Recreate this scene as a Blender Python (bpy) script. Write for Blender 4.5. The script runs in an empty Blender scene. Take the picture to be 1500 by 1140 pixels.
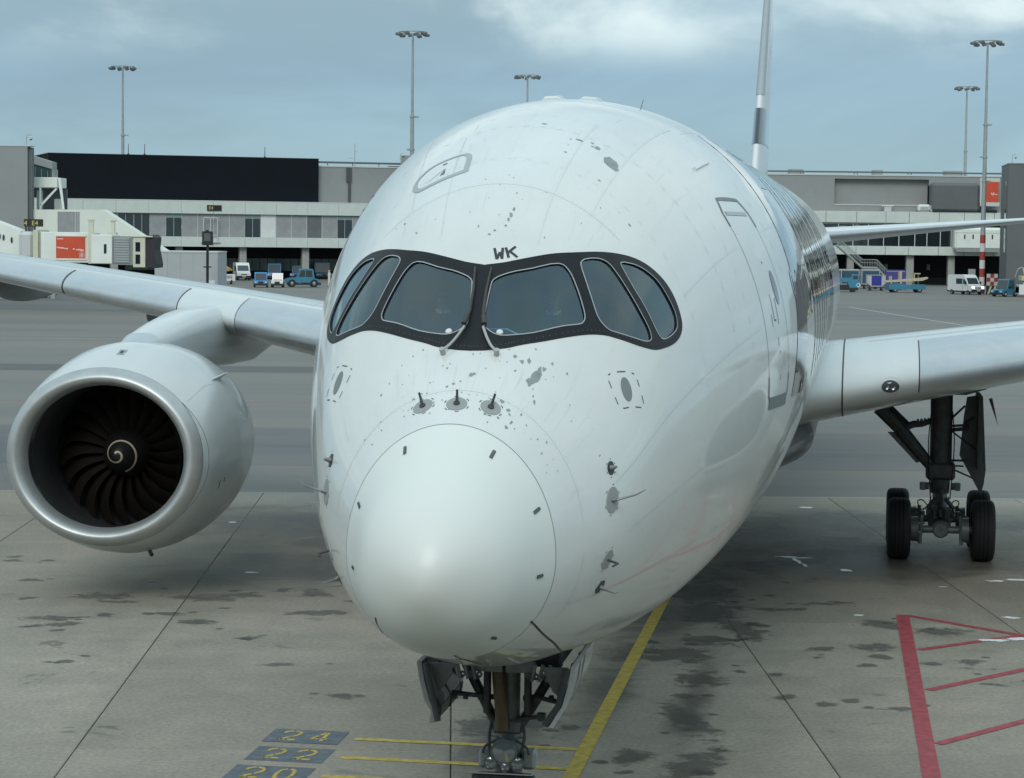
import bpy, math, random
from math import sin, cos, pi, radians as rad, sqrt
from mathutils import Vector, Matrix
from mathutils.geometry import delaunay_2d_cdt

random.seed(7)
S = bpy.context.scene
COL = S.collection

# ------------------------------------------------------------------ camera
EYE = 7.2
PITCH = math.atan(226 / 3340)
ROLL = .0115
cam_data = bpy.data.cameras.new('camera')
cam_data.sensor_fit = 'HORIZONTAL'
cam_data.sensor_width = 36
cam_data.lens = 3340 / 1500 * 36
cam_data.clip_start = .1
cam_data.clip_end = 6000
cam = bpy.data.objects.new('camera', cam_data)
COL.objects.link(cam)
F = Vector((0, cos(PITCH), -sin(PITCH)))
D0 = Vector((0, -sin(PITCH), -cos(PITCH)))
R0 = Vector((1, 0, 0))
Rr = R0 * cos(ROLL) - D0 * sin(ROLL)
Dr = D0 * cos(ROLL) + R0 * sin(ROLL)
M = Matrix(((Rr.x, -Dr.x, -F.x, 0), (Rr.y, -Dr.y, -F.y, 0), (Rr.z, -Dr.z, -F.z, EYE), (0, 0, 0, 1)))
cam.matrix_world = M
S.camera = cam

# ------------------------------------------------------------------ sky and sun
SUN_EL, SUN_AZ = rad(37), rad(191)          # azimuth clockwise from +Y: behind the camera, a little left
world = bpy.data.worlds.new('World')
S.world = world
world.use_nodes = True
wn, wl = world.node_tree.nodes, world.node_tree.links
wn.clear()


def node(tree, kind, **kw):
    n = tree.nodes.new(kind)
    for k, v in kw.items():
        if k == 'ins':
            for a, b in v.items():
                n.inputs[a].default_value = b
        else:
            setattr(n, k, v)
    return n


wt = world.node_tree
sky = node(wt, 'ShaderNodeTexSky', sky_type='NISHITA', sun_disc=False, sun_elevation=SUN_EL, sun_rotation=SUN_AZ)
tc = node(wt, 'ShaderNodeTexCoord')
sep = node(wt, 'ShaderNodeSeparateXYZ')
wl.new(tc.outputs['Generated'], sep.inputs[0])
# cloud deck: brightens from the horizon to the zenith as an overcast sky does
elev = node(wt, 'ShaderNodeMapRange', ins={1: 0.0, 2: 0.9, 3: 0.0, 4: 1.0})
wl.new(sep.outputs[2], elev.inputs[0])
deck = node(wt, 'ShaderNodeValToRGB')
wl.new(elev.outputs[0], deck.inputs[0])
e = deck.color_ramp.elements
e[0].position, e[0].color = 0.0, (3.3, 5.0, 5.6, 1)
e[1].position, e[1].color = 1.0, (6.6, 8.9, 9.9, 1)
for p, c in ((.035, (3.2, 4.9, 5.7, 1)), (.075, (3.1, 4.8, 6.05, 1)), (.13, (3.7, 5.3, 6.1, 1)), (.3, (5.2, 7.0, 7.8, 1))):
    k = deck.color_ramp.elements.new(p)
    k.color = c
# projected cloud coordinates (a flat layer overhead)
mxz = node(wt, 'ShaderNodeMath', operation='MAXIMUM', ins={1: 0.0})
wl.new(sep.outputs[2], mxz.inputs[0])
adz = node(wt, 'ShaderNodeMath', operation='ADD', ins={1: 0.10})
wl.new(mxz.outputs[0], adz.inputs[0])
dvx = node(wt, 'ShaderNodeMath', operation='DIVIDE')
dvy = node(wt, 'ShaderNodeMath', operation='DIVIDE')
wl.new(sep.outputs[0], dvx.inputs[0]); wl.new(adz.outputs[0], dvx.inputs[1])
wl.new(sep.outputs[1], dvy.inputs[0]); wl.new(adz.outputs[0], dvy.inputs[1])
cmb = node(wt, 'ShaderNodeCombineXYZ', ins={2: 17.0})
ysq = node(wt, 'ShaderNodeMath', operation='MULTIPLY', ins={1: .42})
wl.new(dvy.outputs[0], ysq.inputs[0])
xsh = node(wt, 'ShaderNodeMath', operation='ADD', ins={1: -.36})
wl.new(dvx.outputs[0], xsh.inputs[0])
wl.new(xsh.outputs[0], cmb.inputs[0]); wl.new(ysq.outputs[0], cmb.inputs[1])
no1 = node(wt, 'ShaderNodeTexNoise', ins={'Scale': .75, 'Detail': 7.0, 'Roughness': .55, 'Distortion': .5})
wl.new(cmb.outputs[0], no1.inputs['Vector'])
no2 = node(wt, 'ShaderNodeTexNoise', ins={'Scale': 1.25, 'Detail': 6.0, 'Roughness': .52, 'Distortion': .25})
wl.new(cmb.outputs[0], no2.inputs['Vector'])
cl1 = node(wt, 'ShaderNodeMapRange', interpolation_type='SMOOTHSTEP', ins={1: .30, 2: .72, 3: .86, 4: 1.16})
wl.new(no1.outputs[0], cl1.inputs[0])
dk = node(wt, 'ShaderNodeVectorMath', operation='SCALE')
wl.new(deck.outputs[0], dk.inputs[0]); wl.new(cl1.outputs[0], dk.inputs['Scale'])
# bright gaps in the deck, starting a few degrees above the roofs
gap = node(wt, 'ShaderNodeMapRange', interpolation_type='SMOOTHSTEP', ins={1: .46, 2: .68, 3: 0.0, 4: .9})
wl.new(no2.outputs[0], gap.inputs[0])
lowcut = node(wt, 'ShaderNodeMapRange', interpolation_type='SMOOTHSTEP', ins={1: .068, 2: .096, 3: 0.0, 4: 1.0})
wl.new(sep.outputs[2], lowcut.inputs[0])
gm = node(wt, 'ShaderNodeMath', operation='MULTIPLY')
wl.new(gap.outputs[0], gm.inputs[0]); wl.new(lowcut.outputs[0], gm.inputs[1])
mixc = node(wt, 'ShaderNodeMix', data_type='RGBA')
wl.new(gm.outputs[0], mixc.inputs[0]); wl.new(dk.outputs[0], mixc.inputs[6])
mixc.inputs[7].default_value = (9.0, 10.4, 10.4, 1)
# a little of the clear sky shows through the deck
mixs = node(wt, 'ShaderNodeMix', data_type='RGBA', ins={0: .93})
wl.new(sky.outputs[0], mixs.inputs[6]); wl.new(mixc.outputs[2], mixs.inputs[7])
bg = node(wt, 'ShaderNodeBackground', ins={1: .1})
wl.new(mixs.outputs[2], bg.inputs[0])
wo = node(wt, 'ShaderNodeOutputWorld')
wl.new(bg.outputs[0], wo.inputs[0])

sun_data = bpy.data.lights.new('sun', 'SUN')
sun_data.energy = 1.35
sun_data.angle = rad(25)
sun_data.color = (1.0, .97, .90)
sun = bpy.data.objects.new('sun', sun_data)
COL.objects.link(sun)
sun.rotation_euler = (pi / 2 - SUN_EL, 0, pi - SUN_AZ)
# the lamp shines along its -Z: from azimuth SUN_AZ (clockwise from +Y)
sd = Vector((sin(SUN_AZ) * cos(SUN_EL), cos(SUN_AZ) * cos(SUN_EL), sin(SUN_EL)))
sun.rotation_euler = sd.to_track_quat('Z', 'Y').to_euler()

S.view_settings.view_transform = 'Standard'
S.view_settings.look = 'None'
S.view_settings.exposure = 0
S.view_settings.gamma = 1
S.view_settings.use_curve_mapping = False
S.cycles.max_bounces = 8
S.cycles.glossy_bounces = 4
S.cycles.transmission_bounces = 6
S.cycles.transparent_max_bounces = 32

# ------------------------------------------------------------------ materials
MATS = {}


def lin(h):
    r = [int(h[i:i + 2], 16) / 255 for i in (0, 2, 4)]
    return tuple(c / 12.92 if c <= .04045 else ((c + .055) / 1.055) ** 2.4 for c in r)


def mat(name, col, rough=.5, metal=0., spec=.5, coat=0., coat_rough=.05, var=0., scale=4., bump=0., bscale=30., streak=None, rvar=0., coords='Object', emit=None, estr=1.):
    if name in MATS:
        return MATS[name]
    m = bpy.data.materials.new(name)
    m.use_nodes = True
    t = m.node_tree
    p = t.nodes['Principled BSDF']
    c = col if not isinstance(col, str) else lin(col)
    p.inputs['Base Color'].default_value = (*c, 1)
    p.inputs['Roughness'].default_value = rough
    p.inputs['Metallic'].default_value = metal
    p.inputs['Specular IOR Level'].default_value = spec
    p.inputs['Coat Weight'].default_value = coat
    p.inputs['Coat Roughness'].default_value = coat_rough
    if emit:
        p.inputs['Emission Color'].default_value = (*emit, 1)
        p.inputs['Emission Strength'].default_value = estr
    if var or bump or rvar:
        co = node(t, 'ShaderNodeTexCoord')
        mp = node(t, 'ShaderNodeMapping')
        if streak:
            mp.inputs['Scale'].default_value = streak
        t.links.new(co.outputs[coords], mp.inputs[0])
        n = node(t, 'ShaderNodeTexNoise', ins={'Scale': scale, 'Detail': 6.0, 'Roughness': .6})
        t.links.new(mp.outputs[0], n.inputs['Vector'])
        if var:
            mr = node(t, 'ShaderNodeMapRange', ins={1: .25, 2: .75, 3: 1 - var, 4: 1 + var * .6})
            t.links.new(n.outputs[0], mr.inputs[0])
            sc = node(t, 'ShaderNodeVectorMath', operation='SCALE')
            sc.inputs[0].default_value = c
            t.links.new(mr.outputs[0], sc.inputs['Scale'])
            t.links.new(sc.outputs[0], p.inputs['Base Color'])
        if rvar:
            mr = node(t, 'ShaderNodeMapRange', ins={1: .3, 2: .7, 3: max(.02, rough - rvar), 4: min(1, rough + rvar)})
            t.links.new(n.outputs[0], mr.inputs[0])
            t.links.new(mr.outputs[0], p.inputs['Roughness'])
        if bump:
            n2 = node(t, 'ShaderNodeTexNoise', ins={'Scale': bscale, 'Detail': 4.0})
            t.links.new(mp.outputs[0], n2.inputs['Vector'])
            b = node(t, 'ShaderNodeBump', ins={'Strength': bump, 'Distance': .02})
            t.links.new(n2.outputs[0], b.inputs['Height'])
            t.links.new(b.outputs[0], p.inputs['Normal'])
    MATS[name] = m
    return m


# ------------------------------------------------------------------ mesh helper
class MB:
    """Collects vertices and faces; build() links them as one mesh object."""

    def __init__(s):
        s.v, s.f, s.mi = [], [], []
        s.cur = 0
        s.T = None

    def add(s, vs, fs):
        o = len(s.v)
        if s.T is not None:
            vs = [s.T @ Vector(p) for p in vs]
        s.v.extend(tuple(p) for p in vs)
        s.f.extend(tuple(i + o for i in f) for f in fs)
        s.mi.extend([s.cur] * len(fs))
        return s

    def box(s, x0, x1, y0, y1, z0, z1):
        v = [(x, y, z) for z in (z0, z1) for y in (y0, y1) for x in (x0, x1)]
        return s.add(v, [(0, 2, 3, 1), (4, 5, 7, 6), (0, 1, 5, 4), (2, 6, 7, 3), (0, 4, 6, 2), (1, 3, 7, 5)])

    def bbox(s, x0, x1, y0, y1, z0, z1, b=.03):
        """box with chamfered edges"""
        P = []
        for iz, z in ((0, z0), (1, z0), (2, z1), (3, z1)):
            pass
        xs, ys, zs = (x0, x1), (y0, y1), (z0, z1)
        idx = {}
        v = []
        for i in (0, 1):
            for j in (0, 1):
                for k in (0, 1):
                    for ax in range(3):
                        p = [xs[i], ys[j], zs[k]]
                        sg = [1 if i == 0 else -1, 1 if j == 0 else -1, 1 if k == 0 else -1]
                        q = [p[a] + (0 if a == ax else sg[a] * b) for a in range(3)]
                        idx[(i, j, k, ax)] = len(v)
                        v.append(q)
        f = []
        for ax in range(3):
            o = [a for a in range(3) if a != ax]
            for sd_ in (0, 1):
                def key(a, c):
                    t = [0, 0, 0]
                    t[ax] = sd_; t[o[0]] = a; t[o[1]] = c
                    return idx[(*t, ax)]
                q = [key(0, 0), key(1, 0), key(1, 1), key(0, 1)]
                flip = (sd_ == 0) ^ (ax == 1)
                f.append(tuple(reversed(q)) if flip else tuple(q))
        for ax in range(3):
            o = [a for a in range(3) if a != ax]
            for a in (0, 1):
                for c in (0, 1):
                    def key(d, face):
                        t = [0, 0, 0]
                        t[ax] = d; t[o[0]] = a; t[o[1]] = c
                        return idx[(*t, face)]
                    f.append((key(0, o[0]), key(1, o[0]), key(1, o[1]), key(0, o[1])))
        for i in (0, 1):
            for j in (0, 1):
                for k in (0, 1):
                    f.append((idx[(i, j, k, 0)], idx[(i, j, k, 1)], idx[(i, j, k, 2)]))
        return s.add(v, f)

    def prism(s, poly, y0, y1, axis='y'):
        """polygon in the plane across `axis`, extruded along it"""
        n = len(poly)
        def mk(p, d):
            return {'y': (p[0], d, p[1]), 'z': (p[0], p[1], d), 'x': (d, p[0], p[1])}[axis]
        v = [mk(p, y0) for p in poly] + [mk(p, y1) for p in poly]
        f = [tuple(range(n)), tuple(range(2 * n - 1, n - 1, -1))]
        f += [(i, i + n, (i + 1) % n + n, (i + 1) % n) for i in range(n)]
        return s.add(v, f)

    def loft(s, rings, cap=True, closed=True):
        n = len(rings[0])
        v = [p for r in rings for p in r]
        f = []
        for a in range(len(rings) - 1):
            for i in range(n if closed else n - 1):
                j = (i + 1) % n
                f.append((a * n + i, a * n + j, (a + 1) * n + j, (a + 1) * n + i))
        if cap:
            f.append(tuple(reversed(range(n))))
            f.append(tuple(range((len(rings) - 1) * n, len(rings) * n)))
        return s.add(v, f)

    def tube(s, pts, r, n=10, cap=True):
        pts = [Vector(p) for p in pts]
        rs = r if isinstance(r, (list, tuple)) else [r] * len(pts)
        rings = []
        up = None
        for i, p in enumerate(pts):
            d = (pts[min(i + 1, len(pts) - 1)] - pts[max(i - 1, 0)]).normalized()
            if up is None:
                up = Vector((0, 0, 1)) if abs(d.z) < .9 else Vector((1, 0, 0))
            a = d.cross(up).normalized()
            b = a.cross(d).normalized()
            up = b
            rings.append([p + (a * cos(2 * pi * k / n) + b * sin(2 * pi * k / n)) * rs[i] for k in range(n)])
        return s.loft(rings, cap)

    def lathe(s, prof, c=(0, 0, 0), axis='y', n=48, cap=False):
        """prof: (along, radius) pairs"""
        rings = []
        for a, r in prof:
            rg = []
            for k in range(n):
                t = 2 * pi * k / n
                q = {'y': (r * cos(t), a, r * sin(t)), 'z': (r * cos(t), r * sin(t), a), 'x': (a, r * cos(t), r * sin(t))}[axis]
                rg.append((q[0] + c[0], q[1] + c[1], q[2] + c[2]))
            rings.append(rg)
        return s.loft(rings, cap)

    def strip(s, left, right):
        v = list(left) + list(right)
        n = len(left)
        return s.add(v, [(i, i + 1, n + i + 1, n + i) for i in range(n - 1)])

    def build(s, name, m, parent=None, smooth=True, angle=35, loc=None):
        me = bpy.data.meshes.new(name)
        me.from_pydata(s.v, [], s.f)
        ms = m if isinstance(m, (list, tuple)) else [m]
        for x in ms:
            me.materials.append(x)
        if len(ms) > 1:
            me.polygons.foreach_set('material_index', s.mi)
        me.validate()
        if smooth:
            me.shade_smooth()
            if angle < 180:
                me.set_sharp_from_angle(angle=rad(angle))
        me.update()
        o = bpy.data.objects.new(name, me)
        COL.objects.link(o)
        if parent:
            o.parent = parent
        if loc:
            o.location = loc
        return o


def fixn(o):
    import bmesh
    bm = bmesh.new()
    bm.from_mesh(o.data)
    bmesh.ops.recalc_face_normals(bm, faces=bm.faces)
    bm.to_mesh(o.data)
    bm.free()
    return o


def tag(o, label=None, cat=None, group=None, kind=None):
    if label: o['label'] = label
    if cat: o['category'] = cat
    if group: o['group'] = group
    if kind: o['kind'] = kind
    return o


def empty(name, loc=(0, 0, 0), rz=0., label=None, cat=None, group=None):
    o = bpy.data.objects.new(name, None)
    o.empty_display_size = .3
    COL.objects.link(o)
    o.location = loc
    o.rotation_euler = (0, 0, rz)
    return tag(o, label, cat, group)


def copy_tree(o, parent=None, loc=None, rz=None, label=None, group=None):
    c = o.copy()
    COL.objects.link(c)
    c.parent = parent
    if loc is not None: c.location = loc
    if rz is not None: c.rotation_euler = (0, 0, rz)
    if label: c['label'] = label
    if group: c['group'] = group
    for ch in list(o.children):
        copy_tree(ch, c)
    return c


def share(o, name, parent, loc=(0, 0, 0), rot=(0, 0, 0), scale=(1, 1, 1)):
    """another object with o's mesh"""
    c = bpy.data.objects.new(name, o.data)
    COL.objects.link(c)
    c.parent = parent
    c.location, c.rotation_euler, c.scale = loc, rot, scale
    return c


def text_mesh(name, s, size, m, parent=None, loc=(0, 0, 0), rot=(pi / 2, 0, 0), depth=.01):
    cu = bpy.data.curves.new(name, 'FONT')
    cu.body = s
    cu.size = size
    cu.extrude = depth
    cu.resolution_u = 2
    t = bpy.data.objects.new(name + '_curve', cu)
    COL.objects.link(t)
    me = bpy.data.meshes.new_from_object(t.evaluated_get(bpy.context.evaluated_depsgraph_get()))
    bpy.data.objects.remove(t)
    bpy.data.curves.remove(cu)
    me.materials.clear()
    me.materials.append(m)
    o = bpy.data.objects.new(name, me)
    COL.objects.link(o)
    o.parent = parent
    o.location, o.rotation_euler = loc, rot
    return o

# ------------------------------------------------------------------ ground
def ground_mat(name, base, stain=.5, wet=True, band=False, grain=.18, tint=(1.055, .97, .80)):
    m = bpy.data.materials.new(name)
    m.use_nodes = True
    t = m.node_tree
    L = t.links.new
    p = t.nodes['Principled BSDF']
    g = node(t, 'ShaderNodeNewGeometry')
    mp = node(t, 'ShaderNodeMapping')
    L(g.outputs['Position'], mp.inputs[0])
    if band:
        mp.inputs['Scale'].default_value = (.10, 1, 1)
    big = node(t, 'ShaderNodeTexNoise', ins={'Scale': .16 if not band else .11, 'Detail': 8.0, 'Roughness': .62})
    L(mp.outputs[0], big.inputs['Vector'])
    fine = node(t, 'ShaderNodeTexNoise', ins={'Scale': 13.0, 'Detail': 5.0, 'Roughness': .8})
    L(g.outputs['Position'], fine.inputs['Vector'])
    med = node(t, 'ShaderNodeTexNoise', ins={'Scale': 1.1, 'Detail': 7.0, 'Roughness': .65})
    L(mp.outputs[0], med.inputs['Vector'])
    a = node(t, 'ShaderNodeMapRange', ins={1: .3, 2: .7, 3: .80, 4: 1.16})
    L(big.outputs[0], a.inputs[0])
    b = node(t, 'ShaderNodeMapRange', ins={1: .3, 2: .7, 3: 1 - grain, 4: 1 + grain})
    L(fine.outputs[0], b.inputs[0])
    c = node(t, 'ShaderNodeMapRange', ins={1: .3, 2: .7, 3: .86, 4: 1.12})
    L(med.outputs[0], c.inputs[0])
    m1 = node(t, 'ShaderNodeMath', operation='MULTIPLY')
    L(a.outputs[0], m1.inputs[0]); L(b.outputs[0], m1.inputs[1])
    m2 = node(t, 'ShaderNodeMath', operation='MULTIPLY')
    L(m1.outputs[0], m2.inputs[0]); L(c.outputs[0], m2.inputs[1])
    last = m2
    # random tone per slab
    oi = node(t, 'ShaderNodeObjectInfo')
    orr = node(t, 'ShaderNodeMapRange', ins={3: .90, 4: 1.08})
    L(oi.outputs['Random'], orr.inputs[0])
    m3 = node(t, 'ShaderNodeMath', operation='MULTIPLY')
    L(last.outputs[0], m3.inputs[0]); L(orr.outputs[0], m3.inputs[1])
    last = m3
    rough = node(t, 'ShaderNodeMapRange', ins={1: .3, 2: .7, 3: .55, 4: .85})
    L(med.outputs[0], rough.inputs[0])
    rlast = rough
    if wet:
        # soaked-in spills: blotches with a crisp edge
        w1 = node(t, 'ShaderNodeTexNoise', ins={'Scale': .62, 'Detail': 9.0, 'Roughness': .58, 'Distortion': .6})
        L(g.outputs['Position'], w1.inputs['Vector'])
        w2 = node(t, 'ShaderNodeMapRange', interpolation_type='SMOOTHSTEP', ins={1: .64, 2: .67, 3: 0.0, 4: 1.0})
        L(w1.outputs[0], w2.inputs[0])
        w3 = node(t, 'ShaderNodeMapRange', ins={3: 1.0, 4: .62})
        L(w2.outputs[0], w3.inputs[0])
        m4 = node(t, 'ShaderNodeMath', operation='MULTIPLY')
        L(last.outputs[0], m4.inputs[0]); L(w3.outputs[0], m4.inputs[1])
        last = m4
        r2 = node(t, 'ShaderNodeMapRange', ins={3: 0.0, 4: -.25})
        L(w2.outputs[0], r2.inputs[0])
        ra = node(t, 'ShaderNodeMath', operation='ADD')
        L(rough.outputs[0], ra.inputs[0]); L(r2.outputs[0], ra.inputs[1])
        rlast = ra
    # rusty brown cast in places
    br = node(t, 'ShaderNodeMapRange', interpolation_type='SMOOTHSTEP', ins={1: .48, 2: .68, 3: 0.0, 4: .55})
    L(big.outputs[0], br.inputs[0])
    mx = node(t, 'ShaderNodeMix', data_type='RGBA')
    mx.inputs[6].default_value = (base * tint[0], base * tint[1], base * tint[2], 1)
    mx.inputs[7].default_value = (base * 1.02, base * .88, base * .74, 1)
    L(br.outputs[0], mx.inputs[0])
    sc = node(t, 'ShaderNodeVectorMath', operation='SCALE')
    L(mx.outputs[2], sc.inputs[0]); L(last.outputs[0], sc.inputs['Scale'])
    L(sc.outputs[0], p.inputs['Base Color'])
    L(rlast.outputs[0], p.inputs['Roughness'])
    p.inputs['Specular IOR Level'].default_value = .3
    bp = node(t, 'ShaderNodeBump', ins={'Strength': .25, 'Distance': .01})
    L(fine.outputs[0], bp.inputs['Height']); L(bp.outputs[0], p.inputs['Normal'])
    return m


CONCRETE = ground_mat('concrete', .285, grain=.30)
ASPHALT = ground_mat('asphalt', .172, wet=False, band=True, grain=.14, tint=(1.03, 1, .93))
JOINT = mat('joint_filler', (.05, .05, .048), .8)
EARTH = ground_mat('far_ground', .19, wet=False, band=True, grain=.1)


def sheet(name, x0, x1, y0, y1, z, m, parent=None):
    o = MB().add([(x0, y0, z), (x1, y0, z), (x1, y1, z), (x0, y1, z)], [(0, 1, 2, 3)]).build(name, m, parent, smooth=False)
    return o


gr = sheet('ground', -2500, 2500, -60, 4200, -.10, EARTH)
tag(gr, kind='structure')
asph = MB()
YE = 62.9                                       # edge of the concrete apron
JY = rad(-1.49)
ux, uy = sin(JY), cos(JY)                       # along the long joints
vx, vy = cos(JY), -sin(JY)                      # across them


def gj(a, b):
    """apron grid: a across from the joint through (4.46, 30.08), b along (equals Y there)"""
    bb = b - 30.08
    return 4.46 + a * vx + bb * ux, 30.08 + a * vy + bb * uy


asph.add([(*gj(-420, YE + .22), 0), (*gj(420, YE + .22), 0), (*gj(420, 1500), 0), (*gj(-420, 1500), 0)], [(0, 1, 2, 3)])
asphalt = tag(asph.build('taxiway', ASPHALT, smooth=False), kind='structure')
apron = MB().add([(*gj(-160, -40), -.035), (*gj(160, -40), -.035), (*gj(160, YE), -.035), (*gj(-160, YE), -.035)], [(0, 1, 2, 3)]).build('apron', JOINT, smooth=False)
tag(apron, kind='structure')
# concrete outside the slabs that can be told apart
outer = MB()
for a0, a1, b0, b1 in ((-160, -41.76, -40, YE), (41.76, 160, -40, YE), (-41.75, 41.75, -40, 20.3)):
    outer.add([(*gj(a0, b0), 0), (*gj(a1, b0), 0), (*gj(a1, b1), 0), (*gj(a0, b1), 0)], [(0, 1, 2, 3)])
outer.build('plain_concrete', CONCRETE, apron, smooth=False)
edges = [20.3, 25.95, 31.55, 37.16, 42.3, 47.45, 52.6, 57.75, YE]
for r in range(8):
    b0, b1 = edges[r], edges[r + 1]
    mb = MB()
    w, h = 5.22 / 2 - .009, (b1 - b0) / 2 - .005
    ch = .012
    v = [(-w, -h, -.035), (w, -h, -.035), (w, h, -.035), (-w, h, -.035), (-w, -h, -.008), (w, -h, -.008), (w, h, -.008), (-w, h, -.008),
         (-w + ch, -h + ch * .6, 0), (w - ch, -h + ch * .6, 0), (w - ch, h - ch * .6, 0), (-w + ch, h - ch * .6, 0)]
    f = [(8, 9, 10, 11)]
    for q in (0, 4):
        f += [(q + i, q + (i + 1) % 4, q + 4 + (i + 1) % 4, q + 4 + i) for i in range(4)]
    mb.add(v, f)
    proto = None
    for k in range(-8, 8):
        x, y = gj((k + .5) * 5.22, (b0 + b1) / 2)
        if proto is None:
            proto = mb.build('concrete_slab', CONCRETE, apron, smooth=False)
            o = proto
        else:
            o = share(proto, 'concrete_slab', apron)
        o.location = (x, y, random.uniform(-.003, .001))
        o.rotation_euler = (0, 0, -JY)
# the light strip along the apron's edge
kerb = MB().add([(*gj(-160, YE + .005), .002), (*gj(160, YE + .005), .002), (*gj(160, YE + .215), .002), (*gj(-160, YE + .215), .002)], [(0, 1, 2, 3)])
kerb.build('edge_strip', mat('edge_concrete', (.36, .36, .33), .8, var=.2, scale=3), apron, smooth=False)

YELLOW = mat('yellow_paint', (.50, .38, .07), .6, var=.5, scale=7)
REDP = mat('red_paint', (.36, .055, .07), .6, var=.5, scale=6)
REDF = mat('faded_red_paint', (.27, .12, .11), .7, var=.3, scale=3)
WHITEP = mat('white_paint', (.42, .41, .36), .6, var=.35, scale=3)
BOXP = mat('slate_paint', (.11, .13, .155), .65, var=.5, scale=6)


def stripe(name, p, q, w, m, parent=apron, z=.004, n=1):
    p, q = Vector((p[0], p[1], z)), Vector((q[0], q[1], z))
    d = (q - p).normalized()
    s = Vector((-d.y, d.x, 0)) * w / 2
    return MB().add([p - s, q - s, q + s, p + s], [(0, 1, 2, 3)]).build(name, m, parent, smooth=False)


def ext(p, q, a, b):
    """points at fractions a and b along p-q"""
    return tuple(p[i] + (q[i] - p[i]) * a for i in (0, 1)), tuple(p[i] + (q[i] - p[i]) * b for i in (0, 1))


stripe('lead_in_line', *ext((.834, 29.901), (2.702, 42.445), -1.6, 2.62), .215, YELLOW)
stripe('lead_in_line', *ext((.834, 29.901), (2.702, 42.445), 2.63, 14), .215, YELLOW, asphalt)
# stop bars with the numbers painted beside them
bars = [((-2.18, 32.10), (1.02, 31.595), .17, '24'), ((-2.30, 30.95), (.86, 30.405), .17, '22'), ((-2.47, 29.84), (.70, 29.33), .17, '20'), ((-2.63, 28.72), (.33, 28.24), .17, '18')]
DIG = {  # stencil strokes in a unit-wide, 1.5-high cell
    '2': [[(.02, 1.10), (.06, 1.32), (.26, 1.46), (.44, 1.48)], [(.54, 1.48), (.80, 1.43), (.97, 1.24), (.94, .98), (.80, .78), (.62, .62)], [(.55, .55), (.28, .33), (.10, .12)], [(.10, .12), (.42, .12)], [(.53, .12), (1.0, .12)]],
    '4': [[(.62, 1.45), (.40, 1.02)], [(.34, .92), (.06, .42), (.46, .42)], [(.56, .42), (.64, .42)], [(.74, 1.45), (.74, .56)], [(.74, .46), (.74, .05)], [(.82, .42), (1.0, .42)]],
    '0': [[(.42, 1.46), (.16, 1.32), (.07, 1.0), (.05, .75), (.07, .5), (.16, .18), (.42, .05)], [(.58, 1.46), (.84, 1.32), (.93, 1.0), (.95, .75), (.93, .5), (.84, .18), (.58, .05)]],
    '1': [[(.28, 1.2), (.52, 1.45), (.52, .80)], [(.52, .70), (.52, .05)]],
    '8': [[(.44, 1.46), (.18, 1.36), (.14, 1.05), (.3, .80), (.44, .77)], [(.56, 1.46), (.82, 1.36), (.86, 1.05), (.7, .80), (.56, .77)], [(.44, .72), (.14, .58), (.08, .3), (.2, .1), (.44, .05)], [(.56, .72), (.86, .58), (.92, .3), (.8, .1), (.56, .05)]],
}


def ribbon2d(path, w):
    P = [Vector((x, y)) for x, y in path]
    l, r = [], []
    for i, p in enumerate(P):
        d = (P[min(i + 1, len(P) - 1)] - P[max(i - 1, 0)]).normalized()
        n = Vector((-d.y, d.x)) * w / 2
        l.append(p + n); r.append(p - n)
    return l, r


for p, q, w, num in bars:
    stripe('stop_bar', p, q, w, YELLOW, z=.0052)
    dx = Vector((q[0] - p[0], q[1] - p[1])).normalized()     # along the bar, to the right
    dy = Vector((-dx.y, dx.x))
    # slanted slate panel left of the bar: its short sides follow the lead-in line
    lead = Vector((.1475, .989))
    c0 = Vector(p) - dx * .17 + dy * .0
    ll, hh = 1.10, .42
    A = [c0 - dx * ll - lead * hh, c0 - lead * hh, c0 + lead * hh, c0 - dx * ll + lead * hh]
    bx = MB().add([(a.x, a.y, .004) for a in A], [(0, 1, 2, 3)]).build('number_panel', BOXP, apron, smooth=False)
    for k, ch in enumerate(num):
        mb = MB()
        for path in DIG[ch]:
            l, r = ribbon2d(path, .21)
            o = c0 - dx * (.90 - k * .44) - lead * .30
            mb.strip([(*(o + dx * (a.x * .25) + lead * (a.y * .40)), .008) for a in l], [(*(o + dx * (a.x * .25) + lead * (a.y * .40)), .008) for a in r])
        mb.build('painted_digit', YELLOW, bx, smooth=False)
# red clearance hatching
P0, P1 = (7.55, 43.4), (5.68, 30.1)
stripe('clearance_line', *ext(P0, P1, 0, 1.5), .25, REDP)
for i_, (a, b) in enumerate((((7.62, 43.35), (14.2, 35.55)), ((7.22, 39.7), (14.3, 44.9)), ((6.72, 36.1), (14.0, 43.0)), ((6.15, 32.2), (14.0, 40.2)))):
    stripe('clearance_line', a, b, .17, REDP, z=.0048 + .0008 * i_)
# far markings on the taxiway
stripe('taxi_line', (-90, 92.1), (-9, 96.2), .22, REDF, asphalt)
stripe('taxi_line', (-9, 96.2), (110, 101.5), .22, REDF, asphalt)
stripe('taxi_line', (-90, 148.5), (-15, 151.3), .20, WHITEP, asphalt)
stripe('taxi_line', (35.4, 240), (38.4, 186), .28, WHITEP, asphalt)
stripe('taxi_line', (26, 186), (80, 176), .18, WHITEP, asphalt)
stripe('taxi_line', (-120, 262), (-40, 264), .18, WHITEP, asphalt)
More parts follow.
